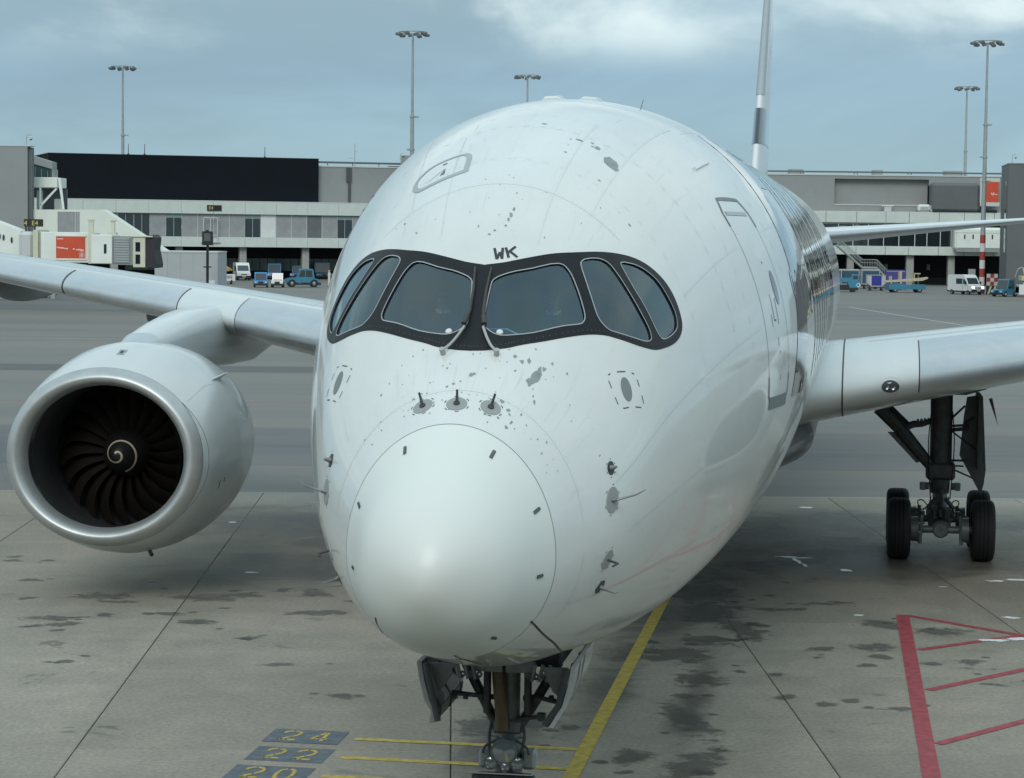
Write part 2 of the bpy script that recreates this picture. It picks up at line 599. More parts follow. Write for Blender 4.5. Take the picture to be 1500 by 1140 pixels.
# tyre-polished dark lane across the taxiway
lane = ground_mat('dark_asphalt', .100, wet=False, band=True, grain=.1, tint=(.97, 1, 1))
MB().add([(-200, 113, .0035), (200, 121, .0035), (200, 126.5, .0035), (-200, 118.5, .0035)], [(0, 1, 2, 3)]).build('resurfaced_lane', lane, asphalt, smooth=False)
lane2 = ground_mat('worn_asphalt', .155, wet=False, band=True, grain=.1, tint=(.98, 1, 1))
MB().add([(-200, YE + 3, .0035), (200, YE + 12, .0035), (200, 86, .0035), (-200, 82, .0035)], [(0, 1, 2, 3)]).build('resurfaced_lane', lane2, asphalt, smooth=False)
MB().add([(-260, 205, .0035), (260, 200, .0035), (260, 236, .0035), (-260, 240, .0035)], [(0, 1, 2, 3)]).build('resurfaced_lane', lane2, asphalt, smooth=False)

# spills that have soaked into the slabs, and the last of the snow
def fade_mat(name, col, rough, scale, lo, hi, spec=.5, strength=1.):
    """a thin deposit whose ragged edge comes from noise working on the 'core' attribute"""
    m = bpy.data.materials.new(name)
    m.use_nodes = True
    t = m.node_tree
    L = t.links.new
    p = t.nodes['Principled BSDF']
    p.inputs['Base Color'].default_value = (*col, 1)
    p.inputs['Roughness'].default_value = rough
    p.inputs['Specular IOR Level'].default_value = spec
    at = node(t, 'ShaderNodeAttribute', attribute_name='core')
    g = node(t, 'ShaderNodeNewGeometry')
    n = node(t, 'ShaderNodeTexNoise', ins={'Scale': scale, 'Detail': 9.0, 'Roughness': .68, 'Distortion': .4})
    L(g.outputs['Position'], n.inputs['Vector'])
    a = node(t, 'ShaderNodeMath', operation='MULTIPLY_ADD', ins={1: 1.9, 2: -.95})
    L(n.outputs[0], a.inputs[0])
    b = node(t, 'ShaderNodeMath', operation='ADD')
    L(at.outputs['Fac'], b.inputs[0]); L(a.outputs[0], b.inputs[1])
    r = node(t, 'ShaderNodeMapRange', interpolation_type='SMOOTHSTEP', ins={1: lo, 2: hi, 3: 0.0, 4: strength})
    L(b.outputs[0], r.inputs[0])
    L(r.outputs[0], p.inputs['Alpha'])
    return m


class Blobs(MB):
    def __init__(s):
        super().__init__()
        s.core = []

    def blob(s, x, y, rx, ry, z, rot=0., n=24):
        R = 1.9
        rings = [[((x + rx * R * q * cos(2 * pi * k / n) * cos(rot) - ry * R * q * sin(2 * pi * k / n) * sin(rot)), (y + rx * R * q * cos(2 * pi * k / n) * sin(rot) + ry * R * q * sin(2 * pi * k / n) * cos(rot)), z) for k in range(n)] for q in (1, .66, .33)]
        s.add(rings[0] + rings[1] + rings[2] + [(x, y, z)], [(i + o, (i + 1) % n + o, n + (i + 1) % n + o, n + i + o) for o in (0, n) for i in range(n)] + [(2 * n + i, 2 * n + (i + 1) % n, 3 * n) for i in range(n)])
        s.core += [0.] * n + [.34] * n + [.67] * n + [1.]

    def finish(s, name, m):
        o = s.build(name, m, smooth=False)
        at = o.data.attributes.new('core', 'FLOAT', 'POINT')
        at.data.foreach_set('value', s.core)
        return o


SPILL = fade_mat('soaked_spill', (.105, .105, .095), .5, 2.6, .42, .74, .35, .54)
spill = Blobs()
for x, y, rx, ry in ((-9.4, 44.2, .18, .22), (-8.0, 44.6, .62, .42), (-7.6, 43.9, .4, .2), (-6.0, 44.5, .85, .42), (-5.3, 44.9, .5, .3), (-3.9, 45.2, .32, .5), (-3.6, 42.9, .55, .35), (-8.6, 41.9, .5, .28), (-8.1, 41.3, .42, .22), (-8.7, 41.0, .2, .12), (-7.9, 42.1, .22, .1), (-5.8, 41.7, .45, .28), (-6.4, 42.6, .3, .2), (-3.9, 37.6, .34, .22), (-7.4, 37.7, .16, .15), (-10.8, 49.2, .3, .2), (-2.6, 35.2, .2, .1), (-4.6, 40.1, .3, .2), (-9.9, 46.5, .3, .2),
                     (5.5, 39.7, .28, .24), (6.45, 39.9, .4, .4), (7.9, 38.6, .34, .22), (7.0, 42.3, .42, .6), (7.9, 41.6, .6, .45), (4.3, 41.5, .45, 1.1), (3.9, 43.6, .6, 1.5), (4.0, 45.9, .7, 1.6), (3.1, 36.8, .45, .7), (2.9, 39.0, .7, .8), (3.6, 40.4, .6, .7), (7.9, 36.6, .2, .12), (8.6, 36.9, .2, .1), (2.7, 33.5, .28, 1.5), (2.5, 30.6, .4, 1.2), (.25, 33.4, .5, .6), (-.25, 33.0, .5, .8), (5.1, 43.9, .5, .25), (6.2, 44.6, .4, .15), (1.7, 31.2, .3, .5), (6.0, 34.6, .3, .2), (4.9, 34.9, .25, .2)):
    spill.blob(x, y, rx, ry, .0022 + random.random() * .0012, random.uniform(-.6, .6))
    for _ in range(random.randint(1, 4)):
        q = random.uniform(.05, .22)
        spill.blob(x + random.gauss(0, rx * 1.6), y + random.gauss(0, ry * 1.8), q, q * random.uniform(.5, 1.4), .0022 + random.random() * .0012, random.uniform(-1, 1), 12)
tag(spill.finish('soaked_spills', SPILL), 'dark irregular wet stains soaked into the concrete apron slabs', 'stains', kind='stuff')
SHADE_STREAK = fade_mat('shade_streak_tint', (.080, .081, .076), .45, .55, .10, 1.05, .4, .50)  # dark tint: shade under the airliner painted on the slabs, plus narrow oily streaks
darkened = Blobs()
for x, y, rx, ry, ro in ((3.2, 49.5, 2.0, 4.5, 0), (5.6, 54.0, 3.0, 3.6, 0), (8.6, 50.5, 2.6, 2.6, 0), (3.0, 42.5, .9, 3.8, -.15), (1.6, 36.0, .4, 3.0, -.15), (2.8, 34.5, .25, 3.0, -.15), (-6.5, 56.5, 3.5, 2.6, 0), (-3.0, 51.0, 1.8, 3.0, 0), (9.0, 57.5, 3.5, 2.4, 0), (-.2, 31.5, .5, 3.5, -.15), (-.4, 21.0, 3.2, 4.0, 0), (-5.0, 48.0, 2.2, 2.0, 0)):  # the patch beneath the nose is out of view, added to cut ground bounce
    darkened.blob(x, y, rx, ry, .0012 + random.random() * .0008, ro)
tag(darkened.finish('painted_shade_and_streaks', SHADE_STREAK), 'broad soft painted shade and narrow oily streaks on the slabs under the airliner', 'stains', kind='stuff')
SNOW = fade_mat('wet_snow', (.82, .85, .86), .3, 4.0, .36, .46)
snow = Blobs()
for x, y, rx, ry, ro in ((6.25, 51.2, .20, .10, 0), (6.62, 51.05, .17, .07, .1), (6.42, 50.5, .05, .35, .1), (6.5, 49.9, .05, .2, 0), (7.3, 49.2, .10, .14, .5), (7.9, 60.7, .18, .16, .3), (10.25, 47.9, .18, .10, 0), (10.75, 48.1, .26, .12, 0), (8.75, 40.72, .30, .09, 0), (9.3, 40.9, .24, .12, .2), (9.6, 43.2, .14, .12, 0), (6.7, 43.3, .10, .06, 0), (9.0, 47.0, .1, .05, 0), (-6.9, 56.2, .1, .1, 0), (-5.5, 47.9, .12, .06, 0), (11.3, 40.9, .3, .12, 0)):
    snow.blob(x, y, rx, ry, .006, ro)
tag(snow.finish('snow_remnants', SNOW), 'small patches of melting white snow on the concrete apron', 'snow', kind='stuff')

# ------------------------------------------------------------------ the airliner
# its own axes: x to the photo's right, y aft from the nose (called s), z up
PL = empty('airliner', (-.743, 19.368, 0), -.15252, 'large white twin-jet airliner parked nose towards the viewer with black-framed cockpit windows', 'airplane')
KN = [0, .15, .5, 1.1, 1.8, 2.6, 3.4, 4.4, 5.6, 7, 9, 12, 15]
F_ZT = [4.21, 4.607, 4.966, 5.353, 5.793, 6.416, 7.287, 7.899, 8.341, 8.661, 8.872, 8.976, 8.977]
F_ZB = [4.21, 3.871, 3.567, 3.365, 3.206, 3.022, 2.862, 2.733, 2.578, 2.469, 2.446, 2.451, 2.451]
F_W = [0.0, .340, .645, .885, 1.205, 1.543, 1.806, 2.077, 2.354, 2.649, 2.908, 3.025, 3.026]
F_ZC = [4.21, 4.264, 4.24, 4.256, 4.384, 4.63, 4.892, 5.136, 5.364, 5.572, 5.775, 5.861, 5.861]
U = [sqrt(k) for k in KN]


def spline(xs, ys):
    n = len(xs)
    h = [xs[i + 1] - xs[i] for i in range(n - 1)]
    a, b, c, d = [0.] * n, [1.] * n, [0.] * n, [0.] * n
    for i in range(1, n - 1):
        a[i], b[i], c[i] = h[i - 1], 2 * (h[i - 1] + h[i]), h[i]
        d[i] = 6 * ((ys[i + 1] - ys[i]) / h[i] - (ys[i] - ys[i - 1]) / h[i - 1])
    a[-1], b[-1] = h[-1], 2 * h[-1]
    d[-1] = -6 * (ys[-1] - ys[-2]) / h[-1]
    for i in range(1, n):
        w = a[i] / b[i - 1]
        b[i] -= w * c[i - 1]
        d[i] -= w * d[i - 1]
    m = [0.] * n
    m[-1] = d[-1] / b[-1]
    for i in range(n - 2, -1, -1):
        m[i] = (d[i] - c[i] * m[i + 1]) / b[i]

    def f(x):
        x = min(max(x, xs[0]), xs[-1])
        i = 0
        while i < n - 2 and x > xs[i + 1]:
            i += 1
        p, q, H = xs[i + 1] - x, x - xs[i], h[i]
        return (m[i] * p ** 3 + m[i + 1] * q ** 3) / (6 * H) + (ys[i] / H - m[i] * H / 6) * p + (ys[i + 1] / H - m[i + 1] * H / 6) * q
    return f


fzt, fzb, fw, fzc = spline(U, F_ZT), spline(U, F_ZB), spline(U, F_W), spline(U, F_ZC)


def ss(t):
    t = min(max(t, 0), 1)
    return t * t * (3 - 2 * t)


def section(s):
    u = sqrt(max(s, 0))
    zt, zb, w, zc = fzt(u), fzb(u), fw(u), fzc(u)
    if s > 44:
        t = (s - 44) / 26
        zt -= .75 * ss(t) * t
        zb += 5.0 * (t ** 1.5)
        w *= 1 - .90 * t ** 1.7
        zc = zc + (7.75 - zc) * t ** 1.4
        zb = min(zb, zt - .5 * (1 - t) - .35)
        zc = min(max(zc, zb + .1), zt - .1)
    return zt, zb, max(w, .001), zc


def sp0(s, ph):
    zt, zb, w, zc = section(s)
    a = rad(ph)
    b = zt - zc if sin(a) > 0 else zc - zb
    return Vector((w * cos(a), s, zc + b * sin(a)))


def spn(s, ph):
    e1 = .01
    ds = sp0(s + e1, ph) - sp0(max(s - e1, .0005), ph)
    dp = sp0(s, ph + .4) - sp0(s, ph - .4)
    n = dp.cross(ds)          # outward
    n.normalize()
    c = sp0(s, ph) - Vector((0, s, section(s)[3]))
    if n.dot(c) < 0:
        n.negate()
    return n


def sp(s, ph, off=0.):
    return sp0(s, ph) + spn(s, ph) * off


def phz(s, z, side=1):
    """angle at which the skin has height z"""
    zt, zb, w, zc = section(s)
    b = zt - zc if z > zc else zc - zb
    a = math.degrees(math.asin(max(-1, min(1, (z - zc) / b))))
    return a if side > 0 else 180 - a


def catmull(P, k=6, closed=False):
    n = len(P)
    out = []
    for i in range(n if closed else n - 1):
        g = lambda j: P[j % n] if closed else P[min(max(j, 0), n - 1)]
        p0, p1, p2, p3 = g(i - 1), g(i), g(i + 1), g(i + 2)
        for j in range(k):
            t = j / k
            out.append(tuple(.5 * (2 * b + (c - a) * t + (2 * a - 5 * b + 4 * c - d) * t * t + (3 * b - a - 3 * c + d) * t ** 3) for a, b, c, d in zip(p0, p1, p2, p3)))
    if not closed:
        out.append(tuple(P[-1]))
    return out


def inside(p, poly):
    x, y = p
    c = False
    n = len(poly)
    for i in range(n):
        x1, y1 = poly[i]
        x2, y2 = poly[i - 1]
        if (y1 > y) != (y2 > y) and x < (x2 - x1) * (y - y1) / (y2 - y1) + x1:
            c = not c
    return c


def edist(p, poly):
    best = 9
    n = len(poly)
    for i in range(n):
        ax, ay = poly[i - 1]
        bx, by = poly[i]
        dx, dy = bx - ax, by - ay
        L = dx * dx + dy * dy
        t = 0 if L == 0 else max(0, min(1, ((p[0] - ax) * dx + (p[1] - ay) * dy) / L))
        best = min(best, math.hypot(p[0] - ax - t * dx, p[1] - ay - t * dy))
    return best


def dens(poly, step):
    out = []
    n = len(poly)
    for i in range(n):
        a, b = poly[i], poly[(i + 1) % n]
        k = max(1, int(math.hypot(b[0] - a[0], b[1] - a[1]) / step))
        out += [(a[0] + (b[0] - a[0]) * j / k, a[1] + (b[1] - a[1]) * j / k) for j in range(k)]
    return out


def fill2d(outer, holes=(), step=.07):
    """triangles of a polygon with holes, with points inside so that it can bend"""
    loops = [dens(outer, step)] + [dens(h, step) for h in holes]
    pts, edges = [], []
    for lp in loops:
        o = len(pts)
        pts += lp
        edges += [(o + i, o + (i + 1) % len(lp)) for i in range(len(lp))]
    xs = [p[0] for p in outer]
    ys = [p[1] for p in outer]
    y = min(ys)
    row = 0
    while y < max(ys):
        x = min(xs) + (step / 2 if row % 2 else 0)
        while x < max(xs):
            p = (x, y)
            if inside(p, outer) and not any(inside(p, h) for h in holes) and all(edist(p, q) > step * .5 for q in [outer, *holes]):
                pts.append(p)
            x += step
        y += step * .87
        row += 1
    r = delaunay_2d_cdt([Vector(p) for p in pts], edges, [], 0, 1e-6)
    vs, fs = [tuple(v) for v in r[0]], []
    for f in r[2]:
        c = (sum(vs[i][0] for i in f) / 3, sum(vs[i][1] for i in f) / 3)
        if inside(c, loops[0]) and not any(inside(c, h) for h in loops[1:]):
            fs.append(f)
    return vs, fs, loops


def patch(mb, outer, holes=(), off=.004, step=.07, R=1.5, rim=0.):
    """a panel lying on the skin; outline in (s, angle)"""
    cv = lambda P: [(s, rad(a) * R) for s, a in P]
    vs, fs, loops = fill2d(cv(outer), [cv(h) for h in holes], step)
    pt = [sp(s, math.degrees(y / R), off) for s, y in vs]
    nf = []
    for f in fs:
        n = (pt[f[1]] - pt[f[0]]).cross(pt[f[2]] - pt[f[0]])
        c = sum((pt[i] for i in f), Vector()) / 3
        nf.append(f if n.dot(c - Vector((0, c.y, section(c.y)[3]))) > 0 else tuple(reversed(f)))
    mb.add(pt, nf)
    if rim:
        for lp in loops:
            a = [sp(s, math.degrees(y / R), off) for s, y in lp]
            b = [sp(s, math.degrees(y / R), off - rim) for s, y in lp]
            n = len(lp)
            mb.add(a + b, [(i, (i + 1) % n, n + (i + 1) % n, n + i) for i in range(n)])
    return mb


def srib(mb, path, w, off=.003, closed=False, sub=0):
    """a ribbon of width w along a path (s, angle) on the skin"""
    if sub:
        q = []
        n = len(path)
        for i in range(n if closed else n - 1):
            a, b = path[i], path[(i + 1) % n]
            q += [(a[0] + (b[0] - a[0]) * j / sub, a[1] + (b[1] - a[1]) * j / sub) for j in range(sub)]
        if not closed:
            q.append(path[-1])
        path = q
    P = [sp(s, a, off) for s, a in path]
    N = [spn(s, a) for s, a in path]
    n = len(P)
    l, r = [], []
    for i in range(n):
        if closed:
            d = P[(i + 1) % n] - P[i - 1]
        else:
            d = P[min(i + 1, n - 1)] - P[max(i - 1, 0)]
        q = d.cross(N[i]).normalized() * (w / 2)
        l.append(P[i] + q); r.append(P[i] - q)
    if closed:
        l.append(l[0]); r.append(r[0])
    return mb.strip(l, r)


def mir(P):
    return [(s, 180 - a) for s, a in P]


# -- materials of the aircraft
def paint_mat():
    m = bpy.data.materials.new('aircraft_white')
    m.use_nodes = True
    t = m.node_tree
    L = t.links.new
    p = t.nodes['Principled BSDF']
    co = node(t, 'ShaderNodeTexCoord')
    mp = node(t, 'ShaderNodeMapping')
    mp.inputs['Scale'].default_value = (1, .25, 1)
    L(co.outputs['Object'], mp.inputs[0])
    a = node(t, 'ShaderNodeTexNoise', ins={'Scale': 1.3, 'Detail': 9.0, 'Roughness': .7})
    L(mp.outputs[0], a.inputs['Vector'])
    b = node(t, 'ShaderNodeTexNoise', ins={'Scale': 14.0, 'Detail': 6.0, 'Roughness': .7})
    L(mp.outputs[0], b.inputs['Vector'])
    r1 = node(t, 'ShaderNodeMapRange', ins={1: .35, 2: .75, 3: 1.0, 4: .90})
    L(a.outputs[0], r1.inputs[0])
    r2 = node(t, 'ShaderNodeMapRange', ins={1: .62, 2: .80, 3: 1.0, 4: .86})
    L(b.outputs[0], r2.inputs[0])
    mm = node(t, 'ShaderNodeMath', operation='MULTIPLY')
    L(r1.outputs[0], mm.inputs[0]); L(r2.outputs[0], mm.inputs[1])
    sc = node(t, 'ShaderNodeVectorMath', operation='SCALE')
    sc.inputs[0].default_value = (.70, .725, .715)
    L(mm.outputs[0], sc.inputs['Scale'])
    L(sc.outputs[0], p.inputs['Base Color'])
    p.inputs['Roughness'].default_value = .35
    p.inputs['Coat Weight'].default_value = .75
    p.inputs['Coat IOR'].default_value = 1.54
    rr = node(t, 'ShaderNodeMapRange', ins={1: .3, 2: .7, 3: .03, 4: .08})
    L(a.outputs[0], rr.inputs[0])
    L(rr.outputs[0], p.inputs['Coat Roughness'])
    # the skin is very slightly wavy between its frames
    n3 = node(t, 'ShaderNodeTexNoise', ins={'Scale': .9, 'Detail': 1.0})
    L(co.outputs['Object'], n3.inputs['Vector'])
    bp = node(t, 'ShaderNodeBump', ins={'Strength': .07, 'Distance': .05})
    L(n3.outputs[0], bp.inputs['Height'])
    L(bp.outputs[0], p.inputs['Normal'])
    L(bp.outputs[0], p.inputs['Coat Normal'])
    return m


WHITE = paint_mat()
RADOME = mat('radome_white', (.72, .755, .73), .48, spec=.45, coat=.35, coat_rough=.30)
NAVY = mat('navy_lettering', (.010, .016, .035), .10, coat=1, coat_rough=.03)
BLACK = mat('black_surround', (.009, .011, .015), .5, spec=.3, var=.4, scale=9)
SEAM = mat('panel_seam', (.56, .59, .59), .6)
DSEAM = mat('dark_seam', (.05, .055, .055), .6)
CHIP = mat('bare_primer', (.26, .31, .30), .55, var=.25, scale=14)
GREYP = mat('grey_plate', (.30, .32, .32), .5)
STENCIL = mat('stencil_black', (.03, .035, .04), .5)
RUBBER = mat('rubber', (.016, .017, .020), .72, var=.3, scale=8)
STEEL = mat('gear_steel', (.21, .23, .235), .45, metal=.3, var=.35, scale=7)
DARKST = mat('dark_gear_steel', (.078, .088, .09), .55, metal=.2, var=.4, scale=7)
CHROME = mat('chrome', (.75, .76, .76), .12, metal=1)
SLAT = mat('slat_grey', (.50, .54, .57), .30, metal=.55, coat=.3, var=.1, scale=2)
LIPM = mat('polished_lip', (.50, .52, .52), .46, metal=.75, var=.12, scale=3)
LINER = mat('inlet_liner', (.030, .032, .034), .6, var=.3, scale=2)
BLADE = mat('fan_blade_metal', (.020, .017, .015), .36, metal=.3)
SPIN = mat('spinner_black', (.008, .008, .009), .45)
PIN = mat('spiral_white', (.44, .39, .28), .5)
LGREY = mat('seal_grey', (.34, .37, .38), .5)
BELLY = mat('belly_grey', (.15, .165, .17), .45, coat=.3, var=.15, scale=1.5)

# -- cockpit openings, right-hand side of the photo, in (s, angle)
OUT_R = [(3.03, 90), (3.068, 83.3), (3.165, 75.5), (3.302, 67.8), (3.432, 61.9), (3.588, 56.9), (3.786, 51.75), (4.005, 46.6), (4.144, 42.86), (4.252, 39.1), (4.328, 35.15), (4.35, 31.4), (4.33, 28.1), (4.285, 25.8), (4.18, 24.4), (4.02, 24.05), (3.822, 24.84), (3.607, 26.66), (3.454, 29.1), (3.285, 33.3), (3.121, 39.1), (2.998, 44.4), (2.865, 49.94), (2.718, 56.1), (2.542, 64.3), (2.396, 72.7), (2.328, 77.0), (2.262, 84.2), (2.245, 90)]
WIN1 = [(2.915, 86.0), (2.985, 81.4), (3.079, 74.0), (3.222, 66.3), (3.222, 62.9), (3.161, 59.8), (3.033, 55.1), (2.962, 53.1), (2.905, 53.3), (2.858, 54.8), (2.756, 59.6), (2.566, 68.8), (2.455, 77.9), (2.450, 82.6), (2.510, 86.6), (2.570, 87.2), (2.695, 87.1), (2.84, 86.8)]
WIN2 = [(3.338, 59.4), (3.39, 59.45), (3.447, 58.3), (3.554, 55.06), (3.607, 52.2), (3.609, 49.2), (3.589, 43.85), (3.578, 37.5), (3.581, 32.8), (3.562, 30.7), (3.513, 30.35), (3.404, 32.1), (3.232, 37.2), (3.087, 42.95), (3.054, 46.2), (3.066, 49.24), (3.138, 52.5), (3.237, 56.2)]
WIN3 = [(3.737, 48.3), (3.789, 48.45), (3.845, 47.4), (3.971, 44.6), (4.088, 41.1), (4.174, 37.3), (4.212, 32.6), (4.219, 29.06), (4.174, 27.0), (4.092, 26.15), (3.923, 26.3), (3.774, 27.2), (3.715, 28.6), (3.692, 31.2), (3.690, 36.3), (3.688, 42.4)]
OUT_R = catmull(OUT_R, 4)
OUTLINE = OUT_R + list(reversed(mir(OUT_R)))[1:-1]
WINS = [catmull(w, 3, True) for w in (WIN1, WIN2, WIN3)]
WINS_ALL = WINS + [mir(w) for w in WINS]

# -- fuselage skin, open behind the cockpit windows
RM = 1.45
om = [(s, rad(a) * RM) for s, a in OUTLINE]


def hole(s, ph):
    if s < 2.2 or s > 4.45 or ph < 22 or ph > 158:
        return False
    p = (s, rad(ph) * RM)
    return inside(p, om) and edist(p, om) > .045


WM = [[(x, rad(y) * RM) for x, y in h] for h in WINS_ALL]


def in_win(s, ph):
    if s < 2.35 or s > 4.3 or ph < 24 or ph > 156:
        return False
    p = (s, rad(ph) * RM)
    return any(inside(p, h) for h in WM)


def skin(mb, stations, n, off=0., cut=True, a0=0, a1=360):
    ring = [a0 + (a1 - a0) * k / n for k in range(n + (a1 - a0 < 360))]
    full = a1 - a0 >= 360
    vs, inn, wn_ = [], [], []
    for s in stations:
        for ph in ring:
            vs.append(sp(s, ph, off) if off else sp0(s, ph))
            inn.append(cut and hole(s, ph))
            wn_.append(cut and in_win(s, ph))
    m = len(ring)
    fs = []
    for i in range(len(stations) - 1):
        for k in range(m if full else m - 1):
            q = (i * m + k, (i + 1) * m + k, (i + 1) * m + (k + 1) % m, i * m + (k + 1) % m)
            if not (all(inn[j] for j in q) or (cut and any(wn_[j] for j in q))):
                fs.append(q)
    return mb.add(vs, fs)


st = [.0004, .003, .01, .02, .035, .055, .08, .11, .15, .2, .25, .3, .36, .42, .5, .58, .66, .75, .85, .95, 1.05, 1.15, 1.25]
SR = 1.30                                        # the radome joint
s_rad = st + [SR]
s_fus = [SR] + [SR + .05 * k for k in range(1, 18)] + [2.2 + .03 * k for k in range(0, 75)] + [4.45 + .05 * k for k in range(0, 8)] + [4.85 + .15 * k for k in range(0, 20)] + [8 + .5 * k for k in range(0, 72)] + [44 + 1.0 * k for k in range(0, 27)]
s_fus = sorted(set(round(x, 4) for x in s_fus))
fus = fixn(skin(MB(), s_fus, 312).build('fuselage', WHITE, PL, angle=180))
cap = MB()
cap.loft([[sp0(70, a * 10) for a in range(36)], [sp0(70, a * 10) * .5 + Vector((0, 70.25, 8.05)) * .5 for a in range(36)]], cap=True)
cap.build('tail_cone_tip', mat('exhaust_grey', (.2, .2, .2), .5, metal=.5), PL)
rdm = skin(MB(), s_rad, 312)
rdm.f.append(tuple(range(312)))
rdm.mi.append(0)
rd = fixn(rdm.build('radome', RADOME, PL, angle=180))
# dark lining so that the cockpit is a room of its own
LININ = mat('cockpit_lining', (.030, .050, .085), .8)
lin_s = [1.9 + .06 * k for k in range(0, 60)]
li = skin(MB(), lin_s, 160, off=-.06)
zt, zb, w, zc = section(5.44)
li.add([sp(5.44, a, -.06) for a in range(0, 360, 6)], [tuple(range(60))])
li.add([sp(1.9, a, -.06) for a in range(0, 360, 6)], [tuple(range(60))])
li.build('cockpit_lining', LININ, fus)
MB().box(-1.2, 1.2, 2.7, 5.4, 5.25, 5.30).build('cockpit_floor', LININ, fus)

# -- black surround, panes and their seals
sur = MB()
patch(sur, OUTLINE, WINS_ALL, off=.006, step=.06, R=RM, rim=.02)
surround = sur.build('windscreen_surround', BLACK, PL, angle=60)


def glass_mat(name, tint, refl=.065):
    m = bpy.data.materials.new(name)
    m.use_nodes = True
    t = m.node_tree
    t.nodes.clear()
    L = t.links.new
    tr = node(t, 'ShaderNodeBsdfTransparent')
    gl = node(t, 'ShaderNodeBsdfGlossy', ins={'Roughness': .03})
    gl.inputs['Color'].default_value = (.76, .93, .99, 1)
    fr = node(t, 'ShaderNodeFresnel', ins={'IOR': 1.62})
    co = node(t, 'ShaderNodeTexCoord')
    # interference colours in the heated laminate
    nz = node(t, 'ShaderNodeTexNoise', ins={'Scale': 1.1, 'Detail': 0.0, 'Distortion': .15})
    L(co.outputs['Object'], nz.inputs['Vector'])
    cr = node(t, 'ShaderNodeValToRGB')
    els = cr.color_ramp.elements
    cols = [(.28, .40, .38), (.13, .28, .48), (.36, .39, .35), (.11, .23, .46), (.22, .42, .42), (.28, .28, .42)]
    els[0].position, els[0].color = .20, (*cols[0], 1)
    els[1].position, els[1].color = .80, (*cols[-1], 1)
    for i, c in enumerate(cols[1:-1]):
        k = els.new(.34 + i * .105)
        k.color = (*c, 1)
    L(nz.outputs[0], cr.inputs[0])
    sc = node(t, 'ShaderNodeVectorMath', operation='MULTIPLY')
    sc.inputs[1].default_value = tint
    L(cr.outputs[0], sc.inputs[0])
    L(sc.outputs[0], tr.inputs[0])
    ad = node(t, 'ShaderNodeMath', operation='ADD', ins={1: refl})
    L(fr.outputs[0], ad.inputs[0])
    mx = node(t, 'ShaderNodeMixShader')
    L(ad.outputs[0], mx.inputs[0]); L(tr.outputs[0], mx.inputs[1]); L(gl.outputs[0], mx.inputs[2])
    # the coating scatters a little of the daylight, in the same shifting colours
    df = node(t, 'ShaderNodeBsdfDiffuse')
    s2 = node(t, 'ShaderNodeVectorMath', operation='SCALE', ins={'Scale': .42})
    L(cr.outputs[0], s2.inputs[0]); L(s2.outputs[0], df.inputs[0])
    m2 = node(t, 'ShaderNodeMixShader', ins={0: .10})
    L(mx.outputs[0], m2.inputs[1]); L(df.outputs[0], m2.inputs[2])
    ou = node(t, 'ShaderNodeOutputMaterial')
    L(m2.outputs[0], ou.inputs[0])
    return m


GLASS = glass_mat('cockpit_glass', (2.0, 2.0, 2.0))
for i, wv in enumerate(WINS_ALL):
    g = MB()
    patch(g, wv, off=-.008, step=.09, R=RM)
    pane = g.build('windscreen_pane' if i % 3 == 0 else 'side_window', GLASS, surround, angle=180)
    srib(MB(), wv, .012, off=.009, closed=True).build('window_seal', LGREY, pane)
# rivets along the surround's edge
rv = MB()
for P in (OUTLINE,):
    for i in range(0, len(P), 1):
        s0, a0 = P[i]
        cs, ca = 3.3 + (s0 - 3.3) * .955, 90 + (a0 - 90) * .975
        p, n = sp(cs, ca, .007), spn(cs, ca)
        if not inside((cs, rad(ca) * RM), om) or any(inside((cs, rad(ca) * RM), [(x, rad(y) * RM) for x, y in h]) for h in WINS_ALL):
            continue
        t1 = n.cross(Vector((0, 0, 1))).normalized() * .006
        t2 = n.cross(t1).normalized() * .006
        rv.add([p + t1, p + t2, p - t1, p - t2, p + n * .003], [(0, 1, 4), (1, 2, 4), (2, 3, 4), (3, 0, 4)])
tag(rv.build('rivets', mat('rivet_grey', (.12, .12, .12), .5), surround), kind='stuff')
# wipers parked upright beside the centre post
for sg in (1, -1):
    m_ = (lambda P: P) if sg > 0 else mir
    wb = MB()
    path = m_([(2.235, 79.5), (2.28, 82.0), (2.36, 84.3), (2.47, 86.6)])
    wb.tube([sp(s, a, .05) for s, a in catmull(path, 4)], [.014] * 13, 8)
    wb.tube([sp(*m_([(2.235, 79.5)])[0], -.01), sp(*m_([(2.235, 79.5)])[0], .07)], .026, 10)
    wp = wb.build('wiper', mat('wiper_grey', (.42, .43, .41), .4, metal=.2), surround)
    bl = MB()
    bl.tube([sp(s, a, .045) for s, a in m_([(2.47, 86.2), (2.62, 87.6), (2.80, 87.8), (2.99, 87.3)])], [.013, .017, .015, .010], 8)
    bl.tube([sp(s, a, .06) for s, a in m_([(2.49, 86.3), (2.57, 87.2)])], .026, 8)
    bl.build('wiper_blade', mat('wiper_black', (.05, .05, .05), .5), wp)
    # small white sensor at the pane's lower inner corner
    sn = MB()
    sn.lathe([(0, .035), (.012, .03), (.02, .012)], axis='z', n=14, cap=True)
    q = m_([(2.47, 80.5)])[0]
    o = sn.build('corner_sensor', mat('sensor_white', (.7, .7, .68), .5), surround)
    o.location = sp(*q, .004)
    o.rotation_euler = spn(*q).to_track_quat('Z', 'Y').to_euler()

